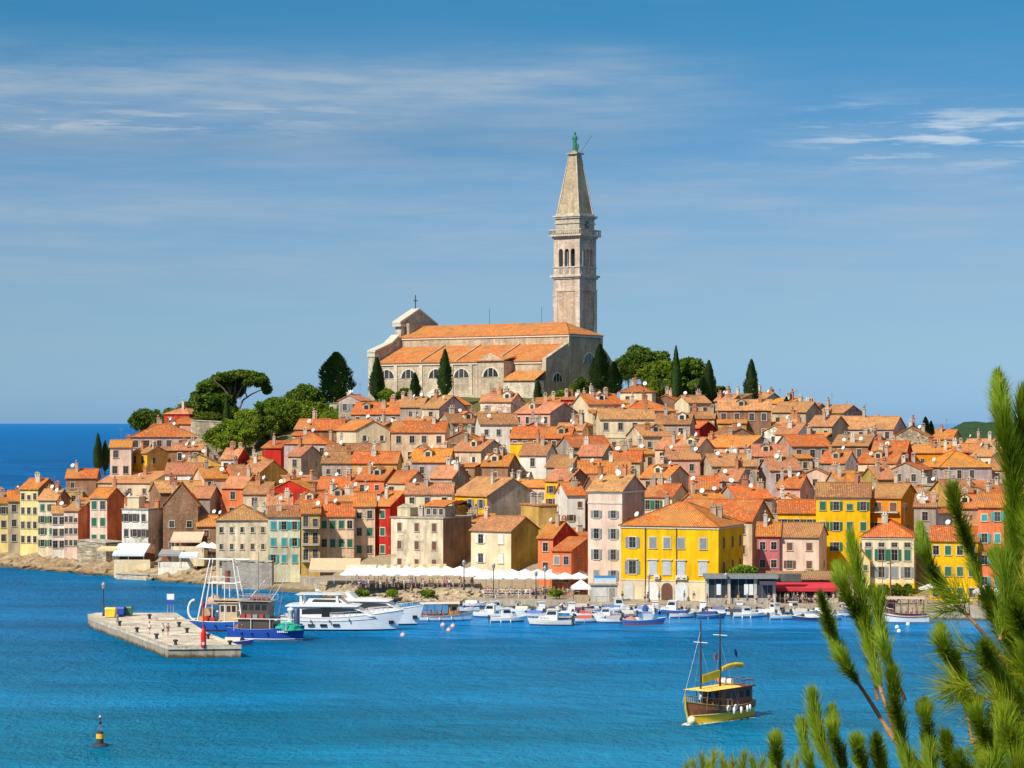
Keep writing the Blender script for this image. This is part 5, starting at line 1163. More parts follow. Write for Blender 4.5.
# ------------------------------------------------------------------ boats
def hull_mb(L, B, fb, draft=.4, rake=.5, sheer=.45, transom=.75, n=14, boot=.25, full=2.2):
    mb = MB(); ring = []
    for i in range(n + 1):
        s = i / n; bw = B / 2 * ((transom + (1 - transom) * math.sin(min(1, s / .45) * math.pi / 2)) if s < .45 else max(.02, 1 - ((s - .45) / .55) ** full))
        z = fb * (1 + sheer * max(0, (s - .35) / .65) ** 2 + .12 * max(0, (.25 - s) / .25)); x = -L / 2 + s * L * .94
        k = rake * s ** 4; dk = draft * (1 - max(0, (s - .75) / .25) ** 2 * .9)
        pts = [(x, 0, -dk), (x + k * .15, bw * .72, -dk * .25), (x + k * .35, bw * .86, boot), (x + k * .8, bw * .97, z * .72), (x + k, bw, z)]
        ring.append(pts)
    for sgn in (1, -1):
        vs = [(p[0], p[1] * sgn, p[2]) for r in ring for p in r]; m = 5
        for j in range(4):
            fs = []
            for i in range(n):
                q = (i * m + j, (i + 1) * m + j, (i + 1) * m + j + 1, i * m + j + 1); fs.append(q if sgn < 0 else q[::-1])
            mb.add(vs, fs, 1 if j < 2 else 0, True)
    t = ring[0]; mb.add([t[4], t[3], t[2], t[1], t[0]] + [(p[0], -p[1], p[2]) for p in t[1:]], [(0, 1, 2, 3, 4, 5, 6, 7, 8)], 0)
    deck = MB(); vs = [(r[4][0] - .02, r[4][1] * .97, r[4][2] - fb * .12) for r in ring] + [(r[4][0] - .02, -r[4][1] * .97, r[4][2] - fb * .12) for r in ring]
    deck.add(vs, [(i, i + 1, i + 2 + n, i + 1 + n) for i in range(n)])
    gun = MB()
    for sgn in (1, -1): gun.path([(r[4][0], r[4][1] * sgn, r[4][2]) for r in ring], max(.035, B * .016), 5)
    return mb, deck, gun, ring
def rail_mb(ring, i0, i1, h, r=.025, inset=.93):
    mb = MB()
    for sg in (1, -1):
        pts = [(p[4][0], p[4][1] * sg * inset, p[4][2] + h) for p in ring[i0:i1]]; mb.path(pts, r, 4)
        for p in ring[i0:i1]: mb.tube((p[4][0], p[4][1] * sg * inset, p[4][2]), (p[4][0], p[4][1] * sg * inset, p[4][2] + h), r, n=4)
    return mb
def make_hull(root, L, B, fb, col, bootcol='paint', deckcol=(.55, .50, .42), guncol=(.75, .73, .68), boot=(.03, .05, .10), mat='gelcoat', **kw):
    h, d, g, ring = hull_mb(L, B, fb, **kw)
    me = h.mesh('hull', mat, 'matt paint'); o = put('hull', me, root, col)
    m = new_boot(boot); me.materials[1] = m
    part('deck', d, 'wood', root, deckcol); part('gunwale', g, 'paint', root, guncol)
    return o, ring
def new_boot(c):
    def f():
        t = new_mat('antifouling %.2f %.2f %.2f' % c); t.out(bsdf(t, c, .5)); return MATS['antifouling %.2f %.2f %.2f' % c]
    return cached(('boot', c), f)
def fenders(root, ring, idx, col=(.8, .8, .8), sg=-1):
    for i in idx:
        p = ring[i][4]; part('fender', MB().lathe([(.02, .24), (.085, .16), (.10, 0), (.085, -.2), (.02, -.28)], 8, (p[0], p[1] * sg * 1.07, p[2] - .5)), 'paint', root, col)

def boat_loc(px, py): return pt(px, dist_at(py), 0)
BG = 'small boats moored along the quay'; BS = .84
def outboard(root, x, z): 
    o = part('outboard_motor', MB().box(x - .45, x - .05, -.2, .2, z, z + .45).box(x - .32, x - .18, -.07, .07, z - .9, z).lathe([(.20, .45), (.1, .58)], 8, (x - .25, 0, z)), 'paint', root, (.06, .06, .07)); return o
def open_boat(px, py, L, hd, col, label, inner=(.6, .56, .48), cover=None, group=BG):
    L *= BS; root = thing('motorboat', label, 'boat', boat_loc(px, py), rad(hd), group); B = L * .36
    _, ring = make_hull(root, L, B, .62, col, deckcol=inner, boot=(.05, .08, .18))
    for x in (-.22, .08): part('seat', MB().box(L * x - .2, L * x + .2, -B * .38, B * .38, .55, .72), 'wood', root, (.45, .28, .14))
    part('windscreen', MB().prism([(L * .16, .7), (L * .24, .7), (L * .17, 1.15), (L * .15, 1.15)], -B * .34, B * .34, 'y'), 'window glass', root)
    outboard(root, -L / 2, .55)
    if cover: part('tarpaulin', MB().prism([(-B * .4, .62), (B * .4, .62), (B * .25, .95), (0, 1.15), (-B * .25, .95)], -L * .38, L * .12, 'x'), 'canvas', root, cover)
    fenders(root, ring, (5,), (.2, .25, .4)); return root
def cabin_boat(px, py, L, hd, col, label, cabin=(.78, .77, .74), group=BG, rise=1.0, canopy=None, fender=(.8, .8, .8)):
    L *= BS; root = thing('cabin_cruiser', label, 'boat', boat_loc(px, py), rad(hd), group); B = L * .34; fb = L * .125
    _, ring = make_hull(root, L, B, fb, col, deckcol=(.66, .63, .56), boot=(.04, .07, .16), sheer=.35)
    z = fb * .9; h = 1.15 * rise
    cb = part('cabin', MB().prism([(-L * .18, z), (L * .30, z), (L * .24, z + h * .45), (L * .12, z + h * .55), (L * .04, z + h * 1.25), (-L * .18, z + h * 1.25)], -B * .34, B * .34, 'y'), 'gelcoat', root, cabin)
    part('roof', MB().box(-L * .22, L * .06, -B * .38, B * .38, z + h * 1.26, z + h * 1.34), 'gelcoat', cb, cabin)
    for sg in (-1, 1): part('window', MB().prism([(-L * .15, z + h * .72), (L * .07, z + h * .72), (L * .03, z + h * 1.12), (-L * .15, z + h * 1.12)], *sorted((sg * B * .342, sg * B * .352)), 'y'), 'window glass', cb)
    ws = part('windscreen', MB().prism([(L * .115, z + h * .62), (L * .125, z + h * .62), (L * .06, z + h * 1.15), (L * .05, z + h * 1.15)], -B * .30, B * .30, 'y'), 'window glass', cb)
    part('rail', rail_mb(ring, 8, 15, .5), 'metal', root, (.7, .7, .7)); fenders(root, ring, (4, 8), fender)
    part('aerial', MB().tube((-L * .1, 0, z + h * 1.3), (-L * .12, 0, z + h * 1.3 + 1.6), .02, n=4), 'metal', root, (.6, .6, .6))
    if canopy:
        c = part('canopy', MB().prism([(-B * .4, 2.0), (B * .4, 2.0), (0, 2.25)], -L * .48, -L * .19, 'x'), 'canvas', root, canopy)
        part('post', MB().tube((-L * .46, -B * .36, .6), (-L * .46, -B * .36, 2.0), .025, n=4).tube((-L * .46, B * .36, .6), (-L * .46, B * .36, 2.0), .025, n=4), 'metal', c, (.7, .7, .7))
    outboard(root, -L / 2, fb * .8); return root
W_, CRM = (.80, .79, .76), (.72, .68, .58)
cabin_boat(489, 617.5, 6.4, 165, W_, 'white cabin boat with low roof just right of the wooden taxi boat')
cabin_boat(508, 622, 6.6, 10, W_, 'white cabin boat with dark side windows moored in front of the railing', rise=1.0)
open_boat(531, 617.5, 5.6, 170, W_, 'white open boat with blue seats behind the bigger white cruiser', cover=(.10, .18, .45))
cabin_boat(550, 625.5, 8.0, 172, CRM, 'larger cream white cruiser with red fenders nearest to the camera in the row', rise=1.15, fender=(.7, .12, .05), canopy=(.75, .73, .70))
open_boat(570, 621, 5.2, 20, (.03, .06, .20), 'dark navy blue open boat right of the cream cruiser')
open_boat(583, 617.5, 5.0, 160, W_, 'white open boat with a red cover near the white kiosk', cover=(.45, .06, .04))
cabin_boat(604, 619.5, 6.4, 175, W_, 'white cabin boat with a blue canopy before the tall pink house', canopy=(.08, .18, .5), rise=.8)
cabin_boat(620, 612.5, 6.0, 5, W_, 'white cabin boat with tall wheelhouse lying against the quay at the mansion corner', rise=1.2)
open_boat(624, 617.5, 4.6, 195, (.70, .42, .35), 'small pale red rowing boat left of the blue fishing boat', cover=(.6, .55, .5))
cabin_boat(671, 614, 6.6, 160, (.05, .12, .42), 'cabin boat with royal blue hull and white top before the mansion', rise=1.05)
open_boat(691, 613.5, 5.0, 175, W_, 'white open boat between the royal blue cabin boat and the blue tarpaulin boat')
open_boat(711, 618.5, 5.8, 15, (.06, .20, .42), 'sea blue open boat with a blue tarpaulin before the glass cafe', cover=(.03, .06, .22))
open_boat(731, 616, 5.2, 170, W_, 'white open boat with black cover before the glass cafe', cover=(.05, .05, .06))
cabin_boat(748, 617.5, 5.8, 8, W_, 'white low cabin boat before the glass cafe entrance', rise=.75)
open_boat(761, 616.5, 5.2, 185, W_, 'white open boat right of the low cabin boat', cover=(.70, .66, .60))
cabin_boat(774, 614.5, 5.6, 120, W_, 'white cabin boat moored bow out at the left of the red awning', rise=.9)
open_boat(786, 619.5, 6.2, 5, (.50, .66, .72), 'pale turquoise open boat below the red awning')
open_boat(808, 621, 5.6, 178, (.03, .05, .16), 'black blue open boat right of the pale turquoise boat', cover=(.55, .53, .5))
cabin_boat(827, 620, 6.0, 10, W_, 'white cabin boat with red fenders right of the red awning', rise=.85, fender=(.7, .1, .05))
open_boat(858, 617, 5.0, 170, CRM, 'cream open boat just left of the excursion boat')
open_boat(941, 614, 5.2, 175, W_, 'white open boat right of the excursion boat behind the pine')
open_boat(640, 613, 4.6, 170, W_, 'small white dinghy behind the blue fishing boat', cover=(.2, .25, .4))
open_boat(468, 612, 4.4, 190, W_, 'small white dinghy between the taxi boat and the riprap')
open_boat(800, 614, 4.6, 165, W_, 'small white dinghy tucked under the red awning terrace')
open_boat(719, 613, 4.4, 15, (.35, .05, .04), 'small dark red dinghy behind the sea blue boat')
for px_, py_, hd_, kd_, cl_, cv_, lb_ in (
 (497, 613, 20, 'c', W_, None, 'white cabin boat close to the quay at the left end of the white railing'), (519, 613, 160, 'o', W_, (.6, .55, .48), 'white open boat with a beige cover close to the railing'), (541, 613.5, 100, 'c', W_, None, 'white cabin boat bow to the quay behind the cream cruiser'),
 (557, 613, 80, 'o', (.10, .22, .40), (.75, .73, .7), 'steel blue open boat with a white cover near the gazebo tent'), (571, 614, 95, 'c', CRM, None, 'cream cabin boat bow to the quay under the gazebo tent'), (588, 622.5, 8, 'o', W_, (.55, .1, .08), 'white open boat with a crimson cover in the outer row'),
 (610, 623, 174, 'o', W_, (.3, .32, .36), 'white open boat with grey cover in the outer row left of the blue fishing boat'), (655, 613, 88, 'c', W_, None, 'white cabin boat bow to the quay left of the royal blue cabin boat'), (682, 618, 12, 'o', W_, None, 'white open boat just below the royal blue cabin boat'),
 (703, 613, 85, 'c', W_, None, 'white cabin boat tied up behind the sea blue boat'), (739, 612.5, 92, 'c', W_, None, 'white cabin boat with its bow to the glass cafe'), (754, 612.5, 95, 'o', CRM, (.2, .2, .22), 'cream open boat with its bow to the glass cafe'),
 (795, 613.5, 20, 'c', W_, None, 'small white cabin boat at the middle of the crimson awning'), (818, 615, 170, 'o', W_, (.7, .68, .62), 'white covered open boat at the right of the crimson awning'), (843, 615, 100, 'c', W_, None, 'white cabin boat between the awning and the excursion boat'), (962, 612, 175, 'c', W_, None, 'white cabin boat at the right behind the pine shoots')):
    if kd_ == 'c': cabin_boat(px_, py_, 5.4, hd_, cl_, lb_, rise=.95)
    else: open_boat(px_, py_, 5.0, hd_, cl_, lb_, cover=cv_)
rb_ = random.Random(15); kk_ = 0
for px_ in range(474, 856, 22):
    q_ = pt(px_, shore(px_)[0] - rb_.uniform(1.6, 2.6), 0); kk_ += 1; c_ = rb_.choice([W_, W_, CRM, (.55, .62, .68), (.06, .12, .3), (.5, .1, .06)])
    o_ = open_boat(px_, 618, rb_.uniform(4.0, 5.0), rb_.choice([5, 12, 90, 85, 172, 100]), c_, 'small open boat tied against the quay wall in the innermost row, %s from left' % ORD[kk_ - 1], cover=rb_.choice([None, (.7, .68, .62), (.1, .15, .3), (.5, .45, .4)])); o_.location = q_
open_boat(596, 613, 4.6, 12, (.2, .4, .5), 'small teal dinghy close to the white kiosk')

def net_heap(c, r, col, seed, name='net_heap', n=14, parent=None):
    rr = random.Random(seed); mb = MB(); vs = []; m = 20
    for j in range(n):
        a = math.pi / 2 * j / (n - 1)
        for i in range(m):
            t = 6.2832 * i / m; v = Vector((math.cos(a) * math.cos(t), math.cos(a) * math.sin(t), math.sin(a))); k = 1 + .30 * mnoise.noise(v * 2.6 + Vector((seed, 0, 0)))
            vs.append((c[0] + v.x * r[0] * k, c[1] + v.y * r[1] * k, c[2] + v.z * r[2] * k))
    mb.add(vs, [(j * m + i, j * m + (i + 1) % m, (j + 1) * m + (i + 1) % m, (j + 1) * m + i) for j in range(n - 1) for i in range(m)], 0, True)
    return part(name, mb, 'net', parent, col)

def blue_fishing_boat():
    root = thing('fishing_boat', 'blue fishing boat with red and white net piles and a standing blue tarpaulin', 'fishing boat', boat_loc(644, 624.5), rad(6), None)
    _, ring = make_hull(root, 6.6, 2.2, .75, (.04, .16, .45), boot=(.5, .1, .05), guncol=(.75, .75, .7))
    part('wheelhouse', MB().box(-.2, 1.2, -.6, .6, .7, 1.9).box(-.35, 1.35, -.72, .72, 1.9, 1.98), 'paint', root, (.55, .60, .66))
    part('tarpaulin', MB().lathe([(.5, .7), (.42, 1.8), (.5, 2.4), (.25, 3.0), (.05, 3.1)], 9, (.2, 0, 0)), 'canvas', root, (.03, .09, .28))
    net_heap((-2.0, 0, .6), (.9, .7, .6), (.60, .25, .18), 5, parent=root); net_heap((-1.0, .1, .6), (.6, .6, .5), (.72, .68, .6), 6, parent=root)
    part('mast', MB().tube((1.6, 0, .7), (1.6, 0, 3.2), .04, n=5), 'wood', root, (.3, .2, .12)); outboard(root, -3.3, .6)
blue_fishing_boat()

def awning_boat(px, py, L, hd, label, hullcol, topcol, cabcol, kind, trim, masts=False, seats=(.5, .16, .18)):
    root = thing(kind, label, 'boat', boat_loc(px, py), rad(hd)); B = L * .30
    _, ring = make_hull(root, L, B, .95, hullcol, deckcol=(.40, .24, .12), guncol=trim, boot=(.10, .20, .35), sheer=.7, transom=.5, rake=.7)
    part('rubbing_strake', MB().path([(r[3][0], -r[3][1] * 1.02, r[3][2] + .1) for r in ring], .07, 5).path([(r[3][0], r[3][1] * 1.02, r[3][2] + .1) for r in ring], .07, 5), 'wood', root, trim)
    part('awning', MB().prism([(-B * .46, 2.75), (B * .46, 2.75), (B * .3, 2.95), (-B * .3, 2.95)], -L * .42, L * .26, 'x'), 'canvas', root, topcol)
    for k in range(6):
        for sg in (-1, 1): x = -L * .41 + k * L * .132; part('post', MB().tube((x, sg * B * .43, .9), (x, sg * B * .43, 2.76), .035, n=5), 'wood', root, trim)
    c = part('cabin', MB().box(L * .08, L * .24, -B * .3, B * .3, .8, 2.5), 'wood', root, cabcol)
    for sg in (-1, 1): part('window', MB().box(L * .10, L * .21, *sorted((sg * B * .302, sg * B * .31)), 1.6, 2.25), 'window glass', c)
    part('window', MB().box(L * .2405, L * .245, -B * .24, B * .24, 1.6, 2.25), 'window glass', c)
    for k in range(5): x = -L * .38 + k * L * .09; part('bench', MB().box(x - .18, x + .18, -B * .36, B * .36, 1.1, 1.25).box(x - .18, x - .1, -B * .36, B * .36, 1.25, 1.75), 'wood', root, seats)
    part('rail', rail_mb(ring, 9, 15, .55), 'metal', root, (.75, .75, .72)); fenders(root, ring, (3, 6, 9))
    if masts: part('mast', MB().tube((L * .3, 0, 1), (L * .3, 0, 7.5), .08, .05, 6), 'wood', root, (.28, .16, .08))
    return root
awning_boat(444, 621, 9.0, 8, 'wooden taxi boat with pinkish benches, orange cabin and pale blue hull', (.62, .72, .76), (.62, .52, .48), (.62, .26, .06), 'taxi_boat', (.40, .18, .07))
ex_ = awning_boat(900, 623.5, 8.8, 172, 'white excursion boat with brown trim and a pale awning by the quay trees', (.78, .80, .80), (.46, .36, .28), (.20, .07, .05), 'excursion_boat', (.22, .09, .05), True, (.35, .08, .07)); ex_.scale = (1, 1.15, 1.4)

def yacht(px, py, L, hd, label, col=(.80, .81, .80), fly=True):
    root = thing('motor_yacht', label, 'yacht', boat_loc(px, py), rad(hd)); B = L * .26; fb = 2.0
    _, ring = make_hull(root, L, B, fb, col, deckcol=(.55, .42, .28), guncol=(.70, .72, .72), boot=(.02, .03, .06), sheer=.55, rake=L * .10, transom=.9, draft=.8, full=2.6, n=18)
    for sg in (-1, 1):
        part('hull_stripe', MB().path([(r[3][0], sg * r[3][1] * 1.01, r[3][2]) for r in ring[:16]], .05, 5), 'paint', root, (.4, .42, .42))
        for k in range(4):
            r = ring[3 + k * 2][3]; part('porthole', MB().box(r[0] - .5, r[0] + .5, *sorted((sg * r[1] * .955, sg * r[1] * 1.012)), r[2] - .75, r[2] - .4), 'window glass', root)
    def tier(name, prof, hw, win, zoff=0):
        p = part(name, MB().prism(prof, -hw, hw, 'y'), 'gelcoat', root, (.82, .82, .80))
        for sg in (-1, 1): part('window', MB().prism(win, *sorted((sg * hw * 1.002, sg * hw * 1.012)), 'y'), 'window glass', p)
        return p
    z = fb * .95
    sal = tier('saloon', [(-L * .34, z), (L * .30, z + .3), (L * .21, z + .95), (L * .13, z + 1.65), (-L * .34, z + 1.65)], B * .40, [(-L * .32, z + .55), (L * .22, z + .75), (L * .12, z + 1.4), (-L * .10, z + 1.5), (-L * .32, z + 1.3)])
    part('side_door', MB().box(-L * .15, -L * .08, -B * .42, -B * .406, z + .1, z + 1.5), 'window glass', sal)
    part('upper_deck', MB().prism([(-L * .46, z + 1.70), (L * .15, z + 1.70), (L * .17, z + 1.85), (-L * .02, z + 2.25), (-L * .40, z + 2.05), (-L * .46, z + 1.9)], -B * .47, B * .47, 'y'), 'gelcoat', root, (.84, .84, .82))
    if fly:
        tier('flybridge', [(-L * .30, z + 2.06), (L * .06, z + 2.1), (-L * .0, z + 2.9), (-L * .26, z + 2.9)], B * .34, [(-L * .24, z + 2.35), (L * .03, z + 2.3), (-L * .01, z + 2.72), (-L * .22, z + 2.78)])
        ht = part('hardtop', MB().prism([(-L * .38, z + 3.45), (L * .03, z + 3.45), (-L * .01, z + 3.65), (-L * .36, z + 3.62)], -B * .42, B * .42, 'y'), 'gelcoat', root, (.82, .82, .79))
        for x in (-L * .34, -L * .03):
            for sg in (-1, 1): part('post', MB().prism([(x, z + 2.0), (x + .5, z + 2.0), (x + .25, z + 3.46), (x, z + 3.46)], *sorted((sg * B * .36, sg * B * .39)), 'y'), 'gelcoat', ht, (.8, .8, .78))
        ms = MB().tube((-L * .2, 0, z + 3.6), (-L * .23, 0, z + 5.0), .06, .03).lathe([(.35, 0), (.4, .15), (.25, .3)], 10, (-L * .2, 0, z + 3.9)); part('radar_mast', ms, 'paint', root, (.78, .78, .76))
    else:
        part('radar_arch', MB().prism([(-L * .30, z + 2.0), (-L * .22, z + 2.0), (-L * .30, z + 3.1), (-L * .36, z + 3.1)], -B * .42, B * .42, 'y'), 'gelcoat', root, (.8, .8, .78))
    part('rail', rail_mb(ring, 8, 19, .7, .03), 'metal', root, (.75, .76, .78)); fenders(root, ring, (5, 8, 11), (.10, .12, .16))
    an = ring[-3][4]; part('anchor', MB().box(an[0] + .3, an[0] + 1.0, -.75, -.45, 1.0, 1.5), 'metal', root, (.02, .03, .05))
    return root
yacht(341, 630, 17.5, -4, 'large white motor yacht with flybridge moored beside the trawlers')
yacht(377, 624.5, 13.5, -8, 'smaller white motor yacht behind the large one with its bow showing', fly=False)

def gallows(root, x, w, z0, z1, top, lean=0, r=.13, col=(.78, .77, .72)):
    mb = MB()
    for sg in (-1, 1): mb.tube((x, sg * w, z0), (x + lean, sg * top, z1), r, r * .8, 7)
    mb.tube((x + lean, -top, z1), (x + lean, top, z1), r * .9, n=7); return part('gallows', mb, 'paint', root, col)
def trawler_white():
    root = thing('trawler', 'blue hulled fishing trawler with tall white gantry alongside the pier', 'fishing boat', pt(233, 356.5, 0), rad(-10), 'trawlers at the pier'); L = 13.2
    _, ring = make_hull(root, L, 4.2, 1.45, (.03, .13, .48), deckcol=(.35, .26, .16), guncol=(.75, .76, .74), boot=(.35, .05, .03), sheer=.35)
    # gantry: two sloping legs each side, a long top yard, a mid platform
    mb = MB()
    for sg in (-1, 1):
        y = sg * 1.6
        mb.tube((-5.0, y, 1.4), (-3.3, y * .5, 10.6), .14, .10); mb.tube((1.9, y, 1.4), (.2, y * .5, 10.6), .14, .10)
        mb.tube((-3.6, y * .65, 7.1), (.9, y * .65, 7.1), .10); mb.tube((-2.8, y * .8, 1.4), (-2.8, y * .8, 7.1), .09); mb.tube((-.9, y * .8, 1.4), (-.9, y * .8, 7.1), .09)
        for k in range(6): mb.tube((-3.5 + k * .85, y * .66, 7.1), (-3.5 + k * .85, y * .66, 8.0), .04, n=4)
        mb.tube((-3.5, y * .66, 8.0), (.75, y * .66, 8.0), .05, n=4)
    mb.tube((-5.2, 0, 10.6), (2.6, 0, 10.6), .12); mb.tube((-3.3, -.8, 10.6), (-3.3, .8, 10.6), .1); mb.tube((.2, -.8, 10.6), (.2, .8, 10.6), .1)
    part('gantry', mb, 'paint', root, (.80, .79, .74))
    part('boom', MB().tube((1.2, -1, 3.0), (5.2, -1, 7.6), .10, .07), 'paint', root, (.78, .77, .72))
    mr_ = MB(); pts = [(-5.6 - 1.0 * math.sin(a), -1.0, 1.6 + 1.5 * (1 - math.cos(a))) for a in [k * math.pi / 10 for k in range(11)]]; mr_.path(pts, .16, 7); part('stern_ramp_arch', mr_, 'paint', root, (.80, .80, .76))
    wh = part('wheelhouse', MB().box(-1.7, 1.0, -1.3, 1.3, 1.3, 4.2).box(-2.0, 1.3, -1.55, 1.55, 4.2, 4.35), 'paint', root, (.62, .45, .30))
    for x in (-1.2, -.3, .5): part('window', MB().box(x - .3, x + .3, -1.33, -1.305, 2.9, 3.8), 'window glass', wh)
    part('net_drum', MB().tube((-3.9, -1.2, 2.6), (-3.9, 1.2, 2.6), .8, n=12), 'wood', root, (.45, .30, .18))
    net_heap((3.3, -.3, 1.4), (1.7, 1.2, .9), (.62, .56, .44), 8, parent=root); net_heap((-2.6, -.8, 4.0), (1.2, .7, 1.3), (.52, .36, .26), 9, parent=root)
    part('canopy', MB().box(-2.6, 4.4, -1.7, 1.7, 4.6, 4.7), 'canvas', root, (.60, .44, .24))
    part('red_bucket', MB().lathe([(.35, 0), (.42, .9)], 10, (-3.6, -1.5, 1.4)), 'paint', root, (.6, .05, .03))
    part('exhaust_funnel', MB().lathe([(.45, 0), (.45, 1.7), (.5, 1.8)], 10, (-.9, .3, 7.1)), 'paint', root, (.30, .10, .06))
    part('rail', rail_mb(ring, 9, 15, .8, .04), 'paint', root, (.8, .8, .78)); fenders(root, ring, (3, 5, 7, 9, 11), (.04, .04, .05))
trawler_white()
def clutter(root, L, B, z, seed, n):
    rr = random.Random(seed)
    for k in range(n):
        x, y = rr.uniform(-L, L), rr.uniform(-B, B); q = rr.random()
        if q < .4: part('fish_crate', MB().box(x - .35, x + .35, y - .25, y + .25, z, z + .32).box(x - .3, x + .3, y - .2, y + .2, z + .33, z + .6), 'paint', root, rr.choice([(.5, .06, .04), (.7, .68, .62), (.08, .2, .45), (.65, .4, .06), (.12, .1, .1)]))
        elif q < .7: part('float', MB().lathe([(0, -.18), (.16, -.1), (.2, 0), (.16, .1), (0, .18)], 8, (x, y, z + rr.uniform(.2, 1.4))), 'paint', root, rr.choice([(.75, .25, .04), (.8, .78, .7), (.6, .06, .05)]))
        else: part('rope_coil', MB().lathe([(.15, 0), (.34, .03), (.34, .2), (.15, .24)], 10, (x, y, z)), 'net', root, rr.choice([(.55, .5, .4), (.2, .3, .35), (.45, .2, .12)]))
    mb = MB()
    for k in range(8): mb.tube((rr.uniform(-L, L), rr.uniform(-B, B), z + rr.uniform(5, 8)), (rr.uniform(-L * 1.1, L * 1.1), rr.uniform(-B, B), z), .025, n=3)
    part('rigging', mb, 'metal', root, (.55, .52, .46))
for t_, a_ in ((bpy.data.objects['trawler'], (5.2, 1.4, 1.5, 3, 26)),): clutter(t_, *a_)
def trawler_blue():
    root = thing('trawler', 'royal blue trawler with dark wheelhouse and green net heap on its rounded end', 'fishing boat', pt(268.5, 340.5, 0), rad(-12), 'trawlers at the pier'); L = 11.2
    _, ring = make_hull(root, L, 4.4, 1.7, (.025, .085, .42), deckcol=(.25, .18, .12), guncol=(.05, .14, .5), boot=(.55, .55, .55), sheer=.3, transom=.8, full=3.2, rake=.4)
    net_heap((3.0, -.2, 1.6), (2.1, 1.7, 1.05), (.02, .42, .27), 12, 'green_net_heap', parent=root)
    wh = part('wheelhouse', MB().box(-4.0, 1.2, -1.6, 1.6, 1.5, 3.2).box(-3.6, .4, -1.4, 1.4, 3.2, 5.6), 'paint', root, (.09, .07, .06))
    part('upper_rail', MB().box(-4.0, .9, -1.7, 1.7, 5.61, 5.72).box(-4.0, .9, -1.72, -1.66, 6.4, 6.5).box(-4.0, .9, 1.66, 1.72, 6.4, 6.5), 'paint', wh, (.35, .33, .30))
    for k in range(8):
        for sg in (-1, 1): part('stanchion', MB().tube((-3.9 + k * .68, sg * 1.69, 5.7), (-3.9 + k * .68, sg * 1.69, 6.4), .04, n=4), 'paint', wh, (.4, .38, .34))
    for k in range(4): part('window', MB().box(-3.4 + k * .95, -2.7 + k * .95, -1.43, -1.405, 4.4, 5.2), 'window glass', wh)
    for k in range(5): part('gear_crate', MB().box(-3.6 + k * .9, -2.9 + k * .9, -1.75, -1.45, 3.3, 3.8), 'paint', root, [(.35, .05, .04), (.45, .12, .10), (.3, .3, .3), (.4, .06, .05), (.10, .10, .1)][k])
    part('awning_frame', MB().box(-4.6, 4.3, -1.95, -1.85, 3.15, 3.27).box(-4.6, 4.3, 1.85, 1.95, 3.15, 3.27), 'paint', root, (.72, .70, .64))
    for x in (-4.5, -2, .8, 3.2):
        for sg in (-1, 1): part('post', MB().tube((x, sg * 1.9, 1.5), (x, sg * 1.9, 3.2), .06, n=5), 'paint', root, (.72, .70, .64))
    part('funnel', MB().lathe([(.42, 0), (.45, 2.8), (.3, 3.0)], 10, (4.0, .6, 1.6)), 'paint', root, (.04, .07, .16)); part('vent', MB().lathe([(.4, 0), (.4, 2.3), (.5, 2.4), (.5, 2.7), (.1, 2.9)], 10, (3.0, .9, 1.8)), 'paint', root, (.8, .8, .78))
    part('mast', MB().tube((-1.5, 0, 5.7), (-1.5, 0, 12.6), .09, .05, 6).tube((.5, 0, 5.7), (-.2, 0, 10.4), .06, .04, 6), 'wood', root, (.30, .24, .18))
    part('boom', MB().tube((.6, -.5, 5.8), (3.2, -.6, 9.6), .07, .05, 6), 'paint', root, (.7, .68, .6))
    p, q = ring[10][3], ring[12][3]
    lt = MB()      # short white lettering strokes on the bow
    for k in range(6): lt.box(p[0] - .1 + k * .26, p[0] + .08 + k * .26, p[1] * -1.02 - .03 + k * .035, p[1] * -.98 + k * .035, p[2] - .02, p[2] + .22)
    part('bow_lettering', lt, 'paint', root, (.8, .8, .8))
    fenders(root, ring, (3, 5, 8), (.04, .04, .05))
    part('white_stripe', MB().path([(r[2][0], -r[2][1] * 1.015, r[2][2] + .12) for r in ring], .06, 5).path([(r[2][0], r[2][1] * 1.015, r[2][2] + .12) for r in ring], .06, 5), 'paint', root, (.75, .75, .74))
    net_heap((-1.2, -.4, 5.7), (1.6, .8, .6), (.28, .10, .07), 31, parent=root); net_heap((-3.9, 0, 1.6), (.9, 1.3, 1.0), (.35, .16, .10), 32, parent=root)
    return root
clutter(trawler_blue(), 4.2, 1.5, 1.75, 4, 24)
open_boat(237, 645.5, 5.2, -6, (.03, .07, .32), 'low navy dinghy with pale nets in front of the trawlers', cover=(.60, .56, .46), group=None)

